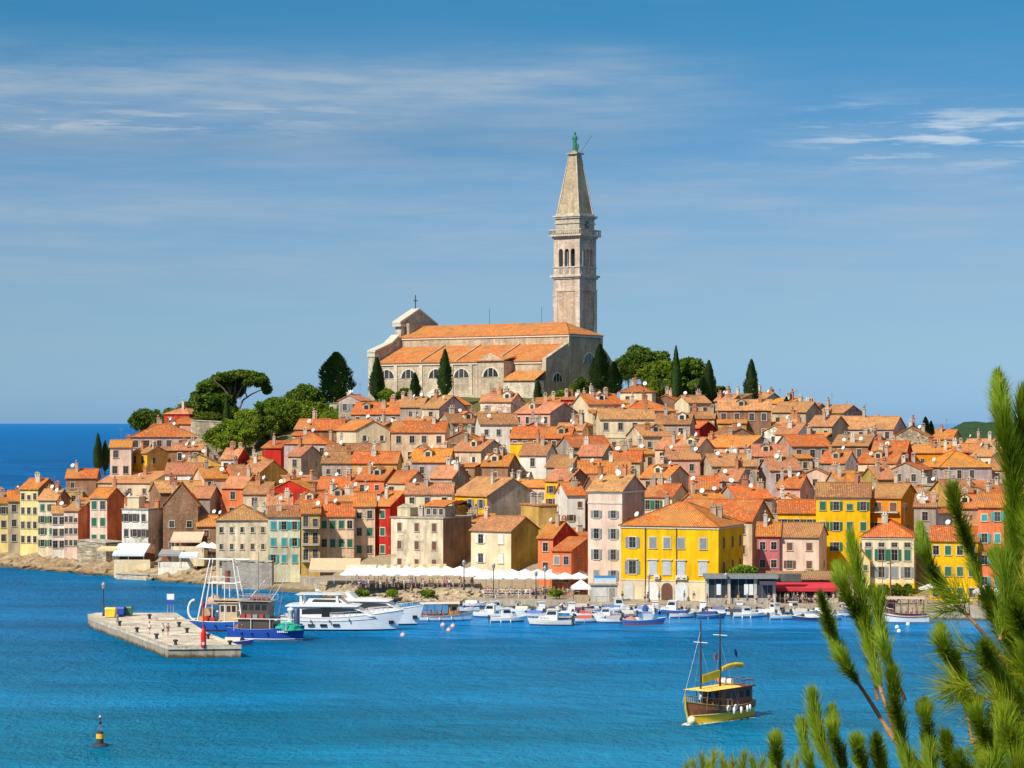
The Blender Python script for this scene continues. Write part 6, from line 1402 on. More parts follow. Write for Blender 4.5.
def yellow_ship():
    bow, st = pt(682, 245, 0), pt(752, 254.5, 0); v = bow - st; c = (bow + st) / 2; L = 12.4
    root = thing('tour_ship', 'yellow and brown two-masted wooden tour ship cruising in the bay', 'ship', (c.x, c.y, 0), math.atan2(v.y, v.x)); B = 4.0
    hm, dk, gn, ring = hull_mb(L, B, 1.75, draft=.7, rake=.9, sheer=.55, transom=.6, n=16, boot=.95)
    me = hm.mesh('hull', 'wood', 'paint'); put('hull', me, root, (.40, .13, .05)); t = cached('shipyellow', lambda: new_boot((.95, .60, .02))); me.materials[1] = t
    part('deck', dk, 'wood', root, (.42, .25, .12)); part('gunwale', gn, 'wood', root, (.45, .28, .06))
    b = ring[-1]; part('stem', MB().path([(b[0][0] + .1, 0, -.3), (b[2][0] + .25, 0, b[2][2]), (b[3][0] + .2, 0, b[3][2]), (b[4][0] + .15, 0, b[4][2] + .5)], .14, 6), 'paint', root, (.78, .55, .04))
    part('bow_board', MB().prism([(r[3][0], r[3][2] + .05) for r in ring[12:17]] + [(r[4][0], r[4][2] - .05) for r in reversed(ring[12:17])], .0, .0 + .01, 'y'), 'paint', root, (.75, .55, .06))
    part('bulwark_stripe', MB().path([(r[2][0], -r[2][1] * 1.02, r[2][2] + .05) for r in ring], .07, 5).path([(r[2][0], r[2][1] * 1.02, r[2][2] + .05) for r in ring], .07, 5), 'paint', root, (.82, .66, .2))
    cb = part('deckhouse', MB().box(-5.2, 1.2, -1.35, 1.35, 1.5, 3.7), 'wood', root, (.34, .09, .05))
    for sg in (-1, 1):
        for x in (-4.3, -3.0, -1.6, -.2): part('window', MB().box(x - .4, x + .4, *sorted((sg * 1.353, sg * 1.38)), 2.5, 3.3), 'window glass', cb)
    part('window', MB().box(1.203, 1.23, -.9, .9, 2.5, 3.3), 'window glass', cb)
    aw = part('awning', MB().prism([(-1.8, 3.85), (1.8, 3.85), (1.3, 3.97), (-1.3, 3.97)], -2.4, 4.5, 'x'), 'canvas', root, (.85, .60, .12))
    for x in (2.0, 4.3):
        for sg in (-1, 1): part('post', MB().tube((x, sg * 1.5, 1.6), (x, sg * 1.7, 3.86), .05, n=5), 'wood', aw, (.3, .15, .06))
    part('roof_rail', MB().box(-5.3, -2.5, -1.6, -1.54, 4.5, 4.58).box(-5.3, -2.5, 1.54, 1.6, 4.5, 4.58).box(-5.33, -5.27, -1.6, 1.6, 4.5, 4.58).box(-5.4, -2.41, -1.7, 1.7, 3.7, 3.84), 'wood', root, (.28, .08, .05))
    for x in (-5.2, -4.2, -3.2, -2.6):
        for sg in (-1, 1): part('stanchion', MB().tube((x, sg * 1.57, 3.8), (x, sg * 1.57, 4.5), .035, n=4), 'wood', root, (.3, .09, .06))
    part('life_raft', MB().tube((-2.0, -.7, 4.45), (-2.0, .7, 4.45), .36, n=10), 'paint', root, (.85, .80, .72)); part('life_ring', MB().tube((-2.0, -1.3, 4.45), (-2.0, -.75, 4.45), .33, n=10), 'paint', root, (.75, .16, .04))
    for x, z1 in ((3.4, 12.0), (-.5, 12.6)):
        m = part('mast', MB().tube((x, 0, 1.5), (x, 0, z1), .13, .08, 8), 'wood', root, (.07, .035, .02))
        part('crosstree', MB().tube((x, -1.0, z1 - 2.6), (x, 1.0, z1 - 2.6), .05, n=5), 'paint', m, (.8, .8, .8))
    part('furled_sail', MB().prism([(3.2, 4.6), (-.3, 5.0), (-.3, 5.9), (3.2, 5.5)], -.16, .16, 'y'), 'canvas', root, (.80, .58, .02))
    sl_ = MB(); pts = [(-.7, 0, 6.0), (-2.0, 0, 6.25), (-3.6, 0, 6.3), (-5.0, 0, 6.15)]; sl_.path(pts, .27, 8); part('furled_sail', sl_, 'canvas', root, (.84, .62, .03)); part('boom', MB().tube((-.5, 0, 5.75), (-5.5, 0, 5.9), .07, n=6), 'wood', root, (.75, .7, .6))
    rg = MB()
    for a, b_ in (((3.4, 0, 9.0), (6.6, 0, 2.6)), ((3.4, 0, 10.8), (7.0, 0, 2.6)), ((3.4, 0, 10.8), (-.5, 0, 11.0)), ((-.5, 0, 11.0), (-5.9, 0, 2.6)), ((3.4, 0, 9.0), (2.6, -1.9, 1.8)), ((3.4, 0, 9.0), (2.6, 1.9, 1.8)), ((-.5, 0, 9.2), (-1.6, -1.9, 1.8)), ((-.5, 0, 9.2), (-1.6, 1.9, 1.8))): rg.tube(a, b_, .022, n=3)
    part('rigging', rg, 'metal', root, (.55, .55, .55))
    part('rail', rail_mb(ring, 8, 17, .75, .045), 'wood', root, (.5, .32, .12))
    for x, col, z in ((.9, (.75, .73, .72), 8.1), (-3.4, (.05, .12, .25), 8.2)):
        fl = MB(); n = 6; vs = []
        for i in range(n + 1): vs += [(x - .12 * i, .25 * math.sin(i * .9) * .3, z - .06 * i), (x - .12 * i, .25 * math.sin(i * .9 + .4) * .3, z - .8 - .06 * i)]
        fl.add(vs, [(2 * i, 2 * i + 1, 2 * i + 3, 2 * i + 2) for i in range(n)]); o = part('flag', fl, 'canvas', root, col)
        if x > 0: part('flag_stripe', MB().box(x - .75, x - .5, -.09, .09, z - 1.0, z - .25), 'canvas', o, (.65, .08, .08))
        part('halyard', MB().tube((x, 0, z + .1), (x, 0, 4.1), .015, n=3), 'metal', root, (.5, .5, .5))
    for x, c_ in ((.6, (.82, .82, .80)), (-.8, (.82, .82, .80))): part('life_ring', MB().lathe([(.28, -.08), (.42, 0), (.28, .08)], 12), 'paint', root, c_, loc=(x, 1.72, 1.45)); 
    for o in [o for o in root.children if o.name.startswith('life_ring')][1:]: o.rotation_euler = (rad(90), 0, 0); o.location.y = 2.02; o.location.z = 1.55
    for i in (3, 4, 6, 8): 
        p = ring[i][4]; part('fender', MB().lathe([(.03, .4), (.16, .3), (.18, 0), (.16, -.35), (.03, -.45)], 8, (p[0], p[1] * 1.08, p[2] - .55)), 'paint', root, (.85, .83, .8))
    part('buoy', MB().lathe([(0, -.5), (.3, -.4), (.5, 0), (.3, .4), (0, .5)], 12, (-6.3, .3, 1.6)), 'paint', root, (.62, .42, .40)); part('buoy', MB().lathe([(0, -.5), (.35, -.4), (.55, 0), (.35, .4), (0, .5)], 12, (5.9, .55, .55)), 'paint', root, (.85, .78, .45))
    root.scale = (.88, .88, .88)
    # people aboard
    for lx, ly, s_, lab in ((4.2, .5, (.7, .7, .7), 'person in a white shirt standing at the bow of the yellow tour ship'), (2.2, .8, (.10, .15, .4), 'person in a blue shirt under the awning of the yellow tour ship')):
        w = Vector((lx, ly, 1.74)) * .88; w.rotate(Matrix.Rotation(root.rotation_euler.z, 3, 'Z')); person((root.location.x + w.x, root.location.y + w.y, w.z), root.rotation_euler.z + 1, s_, (.08, .08, .1), (.05, .03, .02), lab, group=None)
    # foam at the stem and a short wake: thin sheet of white water
    wk = MB(); rr = random.Random(8)
    for sg in (-1, 1):
        for k in range(34): a = k / 33; x = 6.3 - 11 * a; y = sg * (.35 + 1.9 * a ** .6 + rr.uniform(-.15, .15)); s_ = .30 * (1 - a * .6) * rr.uniform(.5, 1.2); wk.add([(x - s_ * 2, y - s_, .02 + .001 * k), (x + s_, y - s_ * .6, .02 + .001 * k), (x + s_ * 1.6, y + s_ * .5, .02 + .001 * k), (x - s_, y + s_, .02 + .001 * k)], [(0, 1, 2, 3)])
    o = part('bow_foam', wk, 'canvas', None, (.75, .8, .82)); o.location = root.location; o.rotation_euler = root.rotation_euler; o.scale = (.88, .88, 1); tag(o, 'flecks of white foam along the yellow ship waterline', kind='stuff')
yellow_ship()

# channel buoy
def channel_buoy():
    root = thing('channel_buoy', 'black and yellow navigation buoy floating in the lower left water', 'buoy', boat_loc(100, 746))
    root.scale = (.82, .82, .72)
    part('float', MB().lathe([(.2, -.5), (.95, -.35), (1.0, .05), (.9, .3), (.3, .38)], 18), 'matt paint', root, (.03, .035, .05))
    part('tower', MB().lathe([(.42, .38), (.40, 1.0)], 12), 'matt paint', root, (.04, .04, .045)); part('yellow_band', MB().lathe([(.46, 1.0), (.44, 1.65)], 12), 'matt paint', root, (.80, .50, .03))
    part('black_band', MB().lathe([(.42, 1.65), (.36, 1.95)], 12), 'matt paint', root, (.03, .03, .035))
    fr = MB()
    for k in range(4): a = k * 1.571 + .5; fr.tube((.30 * math.cos(a), .30 * math.sin(a), 1.95), (.12 * math.cos(a), .12 * math.sin(a), 3.0), .035, n=5)
    part('lattice', fr, 'metal', root, (.3, .35, .4)); part('topmark', MB().lathe([(.0, 2.95), (.26, 3.0), (.02, 3.35)], 10).lathe([(.02, 3.36), (.25, 3.75), (.0, 3.8)], 10), 'matt paint', root, (.04, .05, .08)); part('lantern', MB().lathe([(.1, 3.8), (.12, 4.0), (.02, 4.1)], 8), 'paint', root, (.7, .72, .75))
channel_buoy()
for i, (px, py) in enumerate(((443, 626), (449, 631), (453, 627), (403, 636))):
    r_ = thing('mooring_buoy', 'small pinkish mooring buoy floating by the taxi boat, %s from left' % ORD[[1, 2, 3, 0][i]], 'buoy', boat_loc(px, py), 0, 'mooring buoys')
    part('float', MB().lathe([(0, -.3), (.3, -.2), (.42, .1), (.3, .4), (.08, .5)], 12), 'paint', r_, (.70, .40, .40)); part('ring', MB().lathe([(.06, .5), (.09, .58), (.04, .66)], 8), 'metal', r_, (.4, .4, .4))
for i, (px, py) in enumerate(((897, 628), (908, 625), (899, 632))):
    r_ = thing('mooring_buoy', 'small white mooring buoy in front of the excursion boat, %s from left' % ORD[[0, 2, 1][i]], 'buoy', boat_loc(px, py), 0, 'mooring buoys')
    part('float', MB().lathe([(0, -.3), (.25, -.2), (.34, .1), (.25, .35), (.08, .42)], 12), 'paint', r_, (.80, .80, .78)); part('ring', MB().lathe([(.06, .42), (.09, .5), (.04, .58)], 8), 'metal', r_, (.4, .4, .4))

# ------------------------------------------------------------------ the pier and what stands on it
PZ = 1.5
def pier():
    A, B, Cc, D, E = pt(168, 315, 0), pt(241, 316, 0), pt(206, 337, 0), pt(176, 371, 0), pt(88, 367, 0)
    q = [A, B, Cc, D, pt(96, 371, 0), E, pt(91, 361, 0)]
    root = thing('pier', 'pale concrete pier with dark bollards reaching into the bay', 'pier', (0, 0, 0))
    poly = [(p.x, p.y) for p in q]
    part('base', MB().prism(poly, -3, PZ - .35, 'z'), 'paving', root); cx = sum(p[0] for p in poly) / len(poly); cy = sum(p[1] for p in poly) / len(poly)
    ex = [(cx + (x - cx) * 1.006, cy + (y - cy) * 1.006) for x, y in poly]
    part('deck_slab', MB().prism(ex, PZ - .35, PZ, 'z'), 'aged plaster', root, (.72, .64, .52))
    kb = MB(); n = len(ex)
    for i in (5, 6, 0):
        a, b = Vector(ex[i] + (0,)), Vector(ex[(i + 1) % n] + (0,)); v = (b - a); nrm = Vector((-v.y, v.x, 0)).normalized() * .5
        kb.add([a + Vector((0, 0, z)) for z in (PZ, PZ + .16)] + [b + Vector((0, 0, z)) for z in (PZ, PZ + .16)] + [a + nrm + Vector((0, 0, z)) for z in (PZ, PZ + .16)] + [b + nrm + Vector((0, 0, z)) for z in (PZ, PZ + .16)], [(0, 2, 3, 1), (4, 5, 7, 6), (1, 3, 7, 5), (0, 1, 5, 4), (2, 6, 7, 3)])
    part('kerb', kb, 'dressed stone', root, (.62, .55, .43))
pier()
def on_pier(px, py): return pt(px, dist_at(py, PZ), PZ)
def lamp(loc, h, label, group='street lamps', col=(.05, .05, .055)):
    root = thing('street_lamp', label, 'street lamp', loc, 0, group)
    part('pole', MB().lathe([(.2, 0), (.17, .5), (.09, .6), (.07, h - .5)], 8), 'metal', root, col); part('lantern', MB().lathe([(.08, h - .5), (.24, h - .35), (.30, h + .15), (.34, h + .2), (.05, h + .55)], 8), 'paint', root, (.45, .45, .42)); return root
lamp(on_pier(103.5, 616), 4.6, 'dark lamp post at the far left corner of the pier', None)
def bin_(px, py, w, col, label):
    root = thing('waste_container', label, 'container', on_pier(px, py), rad(-8), 'waste containers on the pier'); h = 1.25
    part('body', MB().prism([(-w / 2, .12), (w / 2, .12), (w / 2 + .1, h), (-w / 2 - .1, h)], -.5, .5, 'y'), 'paint', root, col); part('lid', MB().prism([(-.6, h + .005), (.6, h + .005), (.45, h + .22), (-.2, h + .32), (-.55, h + .15)], -w / 2 - .12, w / 2 + .12, 'x'), 'paint', root, col)
    for sg in (-1, 1): part('wheel', MB().tube((sg * w * .4 - .05, -.4, .1), (sg * w * .4 + .05, -.4, .1), .1, n=8), 'paint', root, (.03, .03, .03))
bin_(111, 617.5, 1.4, (.75, .55, .03), 'yellow waste container beside the pier lamp post'); bin_(120.5, 616.5, 1.1, (.02, .07, .45), 'blue waste container between the yellow and green ones'); bin_(128.5, 616, 1.0, (.03, .14, .08), 'green waste container right of the blue one')
def red_beacon():
    root = thing('harbour_beacon', 'slim red harbour light standing on the pier end', 'beacon', on_pier(203.5, 646.5))
    part('base', MB().lathe([(.36, 0), (.36, 1.7), (.20, 2.2), (.12, 2.5)], 14), 'paint', root, (.72, .01, .01)); part('mast', MB().lathe([(.085, 2.5), (.075, 5.2)], 10), 'paint', root, (.72, .01, .012)); part('lantern', MB().lathe([(.18, 5.2), (.18, 5.6), (.22, 5.65), (.05, 5.9)], 10), 'paint', root, (.5, .02, .02))
    part('door', MB().box(-.16, .16, -.385, -.33, .25, .6), 'paint', root, (.75, .7, .65))
red_beacon()
def info_board():
    root = thing('notice_board', 'white and blue notice board on a small frame on the pier', 'sign', on_pier(170.5, 614), rad(5))
    part('frame', MB().tube((-.5, 0, 0), (-.3, 0, 3.0), .05, n=5).tube((.5, 0, 0), (.3, 0, 3.0), .05, n=5).tube((0, .6, 0), (0, .05, 2.0), .05, n=5), 'metal', root, (.6, .6, .6)); b = part('board', MB().box(-.55, .55, -.09, -.05, 1.5, 3.1), 'paint', root, (.78, .78, .76)); part('blue_panel', MB().box(-.55, .55, -.12, -.093, 1.5, 2.2), 'paint', b, (.02, .09, .42))
info_board()
for i, (px, py) in enumerate(((119.5, 626), (137, 632.5), (149.5, 619), (156.5, 639), (175.5, 645), (179, 627), (187, 633), (208, 639), (230, 646))):
    r_ = thing('mooring_bollard', 'dark iron mooring bollard on the pier, %s from left' % ORD[i], 'bollard', on_pier(px, py), 0, 'bollards on the pier'); part('stem', MB().lathe([(.30, 0), (.22, .12), (.19, .45)], 10), 'metal', r_, (.05, .05, .05)); part('cap', MB().lathe([(.19, .45), (.36, .55), (.36, .68), (.15, .75)], 10), 'metal', r_, (.05, .05, .05))
person(on_pier(117.5, 625), 1.0, (.35, .40, .55), (.5, .52, .6), (.05, .03, .02), 'person in pale blue clothes near the blue container on the pier', 'walk')
person(on_pier(149.5, 634), 2.6, (.72, .68, .66), (.25, .18, .15), (.10, .06, .03), 'lone person in a white shirt in the middle of the pier', 'walk')
person(on_pier(163, 636), 0.5, (.78, .76, .74), (.05, .05, .07), (.04, .03, .02), 'person in white shirt and dark shorts, left one of the pair on the pier', 'stand')
person(on_pier(168, 636), -.5, (.06, .06, .08), (.40, .20, .14), (.03, .02, .02), 'person in dark shirt, right one of the pair on the pier', 'hips')
r_ = thing('bench', 'pale stone bench on the pier behind the pair of people', 'bench', on_pier(166, 621), rad(3)); part('seat', MB().box(-1.9, 1.9, -.35, .35, .5, .68), 'matt paint', r_, (.50, .44, .36)); [part('leg', MB().box(x - .15, x + .15, -.3, .3, 0, .5), 'matt paint', r_, (.45, .4, .33)) for x in (-1.4, 1.4)]

# ------------------------------------------------------------------ along the waterfront
def parasol(loc, w, h, label, col=(.80, .79, .76), group='white parasols of the terraces', rz=0.0):
    root = thing('parasol', label, 'parasol', loc, rz, group); r = w / 2
    part('pole', MB().tube((0, 0, 0), (0, 0, h + .45), .04, n=6).lathe([(.35, 0), (.35, .12)], 10), 'metal', root, (.5, .48, .45))
    mb = MB(); ring = []; n = 8
    for k in range(n): a = (k + .5) * 6.2832 / n; ring.append((r * 1.08 * math.cos(a), r * 1.08 * math.sin(a), h - .35))
    low = [(x, y, z - .22) for x, y, z in ring]
    mb.add([(0, 0, h + .5)] + ring, [(0, 1 + k, 1 + (k + 1) % n) for k in range(n)]); mb.add(ring + low, [(k, (k + 1) % n, n + (k + 1) % n, n + k) for k in range(n)])
    part('canopy', mb, 'canvas', root, col); return root
def awning(px0, px1, d, z0, depth, zf, zb, label, col, skew=0.0, stripes=None, posts=True, rz=0.0):
    a, b = pt(px0, d, z0), pt(px1, d, z0); w = (b - a).length; c = (a + b) / 2
    root = thing('awning', label, 'awning', (c.x, c.y, z0), rz); mb = MB(); n = 5
    mb.prism([(-depth / 2, zf), (depth / 2, zb), (depth / 2, zb + .07), (-depth / 2, zf + .07)], -w / 2, w / 2, 'x'); mb.box(-w / 2, w / 2, -depth / 2 - .03, -depth / 2 - .005, zf - .35, zf + .06)
    cv = part('canvas', mb, 'canvas', root, col)
    if stripes:
        sm = MB()
        for k in range(stripes[0]): x = -w / 2 + (k + .5) * w / stripes[0]; sm.prism([(-depth / 2 - .01, zf + .075), (depth / 2, zb + .075), (depth / 2, zb + .09), (-depth / 2 - .01, zf + .09)], x - w / stripes[0] * .25, x + w / stripes[0] * .25, 'x')
        part('stripe', sm, 'canvas', cv, stripes[1])
    if posts:
        k = max(2, int(w / 3.2) + 1)
        for i in range(k): x = -w / 2 + .15 + (w - .3) * i / (k - 1); part('post', MB().tube((x, -depth / 2 + .15, 0), (x, -depth / 2 + .15, zf), .05, n=5), 'paint', root, (.6, .58, .54))
    return root
T = 2.35
awning(310, 360, 427.5, T, 5.0, 2.4, 4.2, 'big sloping beige awning below the peach pink house', (.62, .47, .30))
awning(346, 376, 425, T, 4.0, 2.5, 3.2, 'pale cream awning right of the big beige one', (.72, .62, .48))
awning(378, 412, 423.5, T, 4.0, 2.7, 3.3, 'cream terrace awning with green stripes', (.70, .62, .45), stripes=(5, (.40, .36, .20)))
awning(412, 446, 422, T, 4.0, 2.7, 3.5, 'straw coloured terrace awning left of the white parasols', (.68, .56, .34), stripes=(4, (.50, .40, .20)))
xs = [352, 366, 380, 394, 408, 421, 434, 447, 460, 473, 486, 499, 512, 525, 538, 551, 565, 579]
for i, px in enumerate(xs):
    dd = 417.5 if px < 470 else 414.5; zz = T if px < 478 else 1.3; 
    if px >= 478: dd = 412
    parasol(pt(px, dd, zz), 4.1, 2.6 if px < 478 else 3.4, 'white terrace parasol, %s from left in the long row' % ORD[i], (.80, .79, .77), rz=i * .7)
for i, px in enumerate(range(352, 584, 13)):
    parasol(pt(px + 4, 421 if px < 470 else 416.5, T if px < 474 else 1.3), 4.1, 2.9 if px < 474 else 3.7, 'white terrace parasol, %s from left in the row nearer the houses' % ORD[i], (.80, .79, .77), rz=i * .9)
parasol(pt(932, 391, 1.3), 4.2, 3.0, 'wide white parasol right of the excursion boat', group=None)
for i, px in enumerate((204, 212, 220, 228)): parasol(pt(px, 470 - i * 2.5, 4.2), 2.9, 2.9, 'white parasol of the headland restaurant, %s from left' % ORD[i], group='white parasols of the headland restaurant')
def restaurant_box(px0, px1, d, z, h, depth, col, label, rail=True):
    a, b = pt(px0, d, z), pt(px1, d, z); w = (b - a).length; c = (a + b) / 2; root = thing('terrace', label, 'terrace', (c.x, c.y + depth / 2, z), 0)
    part('base', MB().box(-w / 2, w / 2, -depth / 2, depth / 2, -3, 0), 'painted plaster', root, col); part('parapet', MB().box(-w / 2, w / 2, -depth / 2 - .02, -depth / 2 + .22, .003, h), 'painted plaster', root, col)
    part('back_wall', MB().box(-w / 2, w / 2, depth / 2 - .3, depth / 2, .003, 3.4), 'aged plaster', root, (.30, .14, .08)); return root
restaurant_box(114, 150, 477.5, 2.9, .7, 7, C['cream'], 'pale terrace under the striped awning on the left shore')
awning(115, 148, 480.5, 2.9, 4.4, 1.7, 3.6, 'white and pale blue striped awning below the white tower house', (.55, .68, .78), stripes=(5, (.80, .80, .79)), rz=rad(-8))
awning(99, 119, 482, 3.0, 3.5, 2.5, 2.9, 'small cream awning left of the striped one', (.72, .56, .30), rz=rad(-6))
awning(172, 203, 475, 5.6, 5.0, 2.0, 3.5, 'beige canopy of the upper waterside restaurant on the left', (.68, .50, .34))
awning(160, 183, 471.5, 2.6, 4.5, 2.5, 3.2, 'grey flat canopy of the lower waterside restaurant', (.30, .30, .30))
awning(180, 198, 468, 2.6, 3.2, 2.3, 2.9, 'pale blue small canopy right of the grey one', (.60, .68, .78))
restaurant_box(171, 204, 473, 5.6, .9, 5.5, C['cream'], 'cream walled restaurant terrace above the grey canopy')
restaurant_box(158, 192, 469.5, 2.6, 1.0, 5.0, C['white'], 'white walled lower restaurant terrace by the water')
lamp_l = [(464, 410, 4.6), (493.5, 405, 5.4), (536, 403.5, 4.2), (545, 403, 5.0)]
for i, (px, d, h) in enumerate(lamp_l): lamp(pt(px, d, 1.3 if px > 470 else 2.3), h, 'thin dark lamp post among the parasols, %s from left' % ORD[i])
lamp(pt(649, 396, 1.3), 4.2, 'dark lamp post before the yellow mansion'); lamp(pt(726, 391.2, 1.3), 4.6, 'dark lamp post before the glass cafe')
r_ = thing('telegraph_pole', 'brown wooden pole before the long cream house', 'pole', pt(890.5, 388, 1.3)); part('pole', MB().tube((0, 0, -.5), (0, 0, 7.4), .13, .10, 8), 'wood', r_, (.16, .08, .04)); part('crossarm', MB().box(-.55, .55, -.06, .06, 6.8, 6.95), 'wood', r_, (.16, .08, .04))
# railing
def railing(px0, px1, d, z, label):
    a, b = pt(px0, d, z), pt(px1, d, z); w = (b - a).length; c = (a + b) / 2; root = thing('railing', label, 'railing', c); mb = MB()
    for zz in (.5, .95, 1.35): mb.box(-w / 2, w / 2, -.035, .035, zz, zz + .08)
    part('rail', mb, 'paint', root, (.80, .78, .74)); k = int(w / 1.6)
    for i in range(k + 1): x = -w / 2 + w * i / k; part('post', MB().box(x - .05, x + .05, -.06, .06, 0, 1.5), 'paint', root, (.80, .78, .74))
railing(484, 530, 405, 1.3, 'white wooden railing before the parasols')
# kiosk, tent
def kiosk():
    root = thing('kiosk', 'grey white harbour kiosk with a blue framed top sign', 'kiosk', pt(604, 398.5, 1.3)); w = 4.4
    part('wall', MB().box(-w / 2, w / 2, -1.4, 1.4, 0, 2.7), 'painted plaster', root, (.58, .56, .50)); part('roof', MB().box(-w / 2 - .2, w / 2 + .2, -1.7, 1.6, 2.7, 2.9), 'matt paint', root, (.40, .33, .25))
    part('shutter', MB().box(-1.6, .4, -1.45, -1.403, .9, 2.3), 'matt paint', root, (.62, .60, .55)); part('door', MB().box(.8, 1.7, -1.45, -1.403, 0, 2.2), 'matt paint', root, (.30, .26, .22))
    s = part('sign', MB().box(-1.7, 1.9, -1.25, -1.15, 2.95, 4.3), 'paint', root, (.62, .66, .66)); part('sign_band', MB().box(-1.7, 1.9, -1.29, -1.253, 3.9, 4.3), 'paint', s, (.05, .25, .55))
kiosk()
def tent(px, d, w, label, z=1.3, col=(.80, .79, .77)):
    root = thing('gazebo_tent', label, 'tent', pt(px, d, z)); r = w / 2
    part('canopy', MB().add([(-r, -r, 2.3), (r, -r, 2.3), (r, r, 2.3), (-r, r, 2.3), (0, 0, 3.5)], [(0, 1, 4), (1, 2, 4), (2, 3, 4), (3, 0, 4)]).box(-r, r, -r - .02, -r, 1.9, 2.3).box(-r - .02, -r, -r, r, 1.9, 2.3).box(r, r + .02, -r, r, 1.9, 2.3), 'canvas', root, col)
    for sx in (-1, 1):
        for sy in (-1, 1): part('post', MB().tube((sx * (r - .06), sy * (r - .06), 0), (sx * (r - .06), sy * (r - .06), 2.3), .04, n=5), 'metal', root, (.7, .7, .7))
    part('counter', MB().box(-r + .3, r - .3, -r + .4, -r + .9, 0, 1.0), 'wood', root, (.45, .32, .2))
tent(581, 399.5, 3.2, 'white gazebo tent left of the kiosk'); tent(986, 388, 3.6, 'white market tent behind the pine, left of two'); tent(1003, 387, 3.6, 'white market tent behind the pine, right of two')
# glass café and the red awning restaurant
def glass_cafe():
    root = thing('cafe_building', 'flat roofed grey glass-fronted cafe with menu boards by the mansion', 'cafe', pt(740, 394.6, 1.3), rad(-2)); w = 11.3; h = 4.2
    part('wall', MB().box(-w / 2, w / 2, -2, 1, -.5, .9).box(-w / 2, w / 2, .8, 1.0, .9, h), 'aged plaster', root, (.50, .46, .40))
    part('roof', MB().box(-w / 2 - .4, w / 2 + .4, -2.8, 1.2, h, h + .55), 'matt paint', root, (.16, .17, .17)); part('fascia', MB().box(-w / 2 - .45, w / 2 + .45, -2.87, -2.805, h - .1, h + .6), 'matt paint', root, (.24, .25, .24))
    for x in (-w / 2 + .2, -1.9, 2.4, w / 2 - .2): part('column', MB().box(x - .22, x + .22, -2.1, -1.65, -.5, h), 'matt paint', root, (.55, .50, .42))
    for x0_, x1_ in ((-w / 2 + .45, -2.15), (-1.65, 2.15), (2.65, w / 2 - .45)):
        o = part('window', MB().box(x0_, x1_, -1.9, -1.85, .9, h - .05), 'window glass', root); fm = MB()
        for k in range(4): x = x0_ + (x1_ - x0_) * k / 3; fm.box(x - .05, x + .05, -1.98, -1.91, .9, h - .05)
        part('frame', fm, 'metal', o, (.3, .3, .3))
    for x in (-3.6, .9, 1.7): part('menu_board', MB().box(x - .35, x + .35, -2.05, -2.0, 1.4, 3.2), 'paint', root, (.72, .76, .76))
    part('parapet', MB().box(w / 2 + .5, w / 2 + 4.5, 1.0, 1.3, h - .8, h + .5), 'aged plaster', root, (.13, .13, .13)); part('awning', MB().prism([(-3.4, 3.1), (-1.9, 4.0), (-1.9, 4.1), (-3.4, 3.2)], 3.0, 5.8, 'x'), 'canvas', root, (.05, .04, .07))
glass_cafe()
def red_restaurant():
    root = thing('restaurant', 'low restaurant with brown roof and long crimson awning on the quay', 'restaurant', pt(803, 399, 1.3), rad(-3)); w = 11.0
    part('wall', MB().box(-w / 2, w / 2, -.5, 5, -.5, 3.4), 'painted plaster', root, (.45, .36, .25)); part('roof', MB().prism([(-1.2, 3.55), (5.4, 4.4), (5.4, 4.6), (-1.2, 3.75)], -w / 2 - .4, w / 2 + .4, 'x'), 'clay roof tiles', root, (.40, .24, .14))
    aw = part('awning', MB().prism([(-3.6, 2.25), (-.52, 3.1), (-.52, 3.2), (-3.6, 2.35)], -w / 2, w / 2, 'x').box(-w / 2, w / 2, -3.66, -3.61, 1.8, 2.36), 'canvas', root, (.55, .03, .05))
    for k in range(5): part('post', MB().tube((-w / 2 + .2 + k * (w - .4) / 4, -3.5, 0), (-w / 2 + .2 + k * (w - .4) / 4, -3.5, 2.25), .05, n=5), 'paint', aw, (.3, .25, .2))
    for k in range(4): part('window', MB().box(-w / 2 + .8 + k * 2.5, -w / 2 + 2.5 + k * 2.5, -.56, -.505, .9, 2.6), 'window glass', root)
    part('front_wall', MB().box(-w / 2, w / 2, -4.2, -3.9, -.5, .75), 'dressed stone', root, (.55, .47, .36))
red_restaurant()
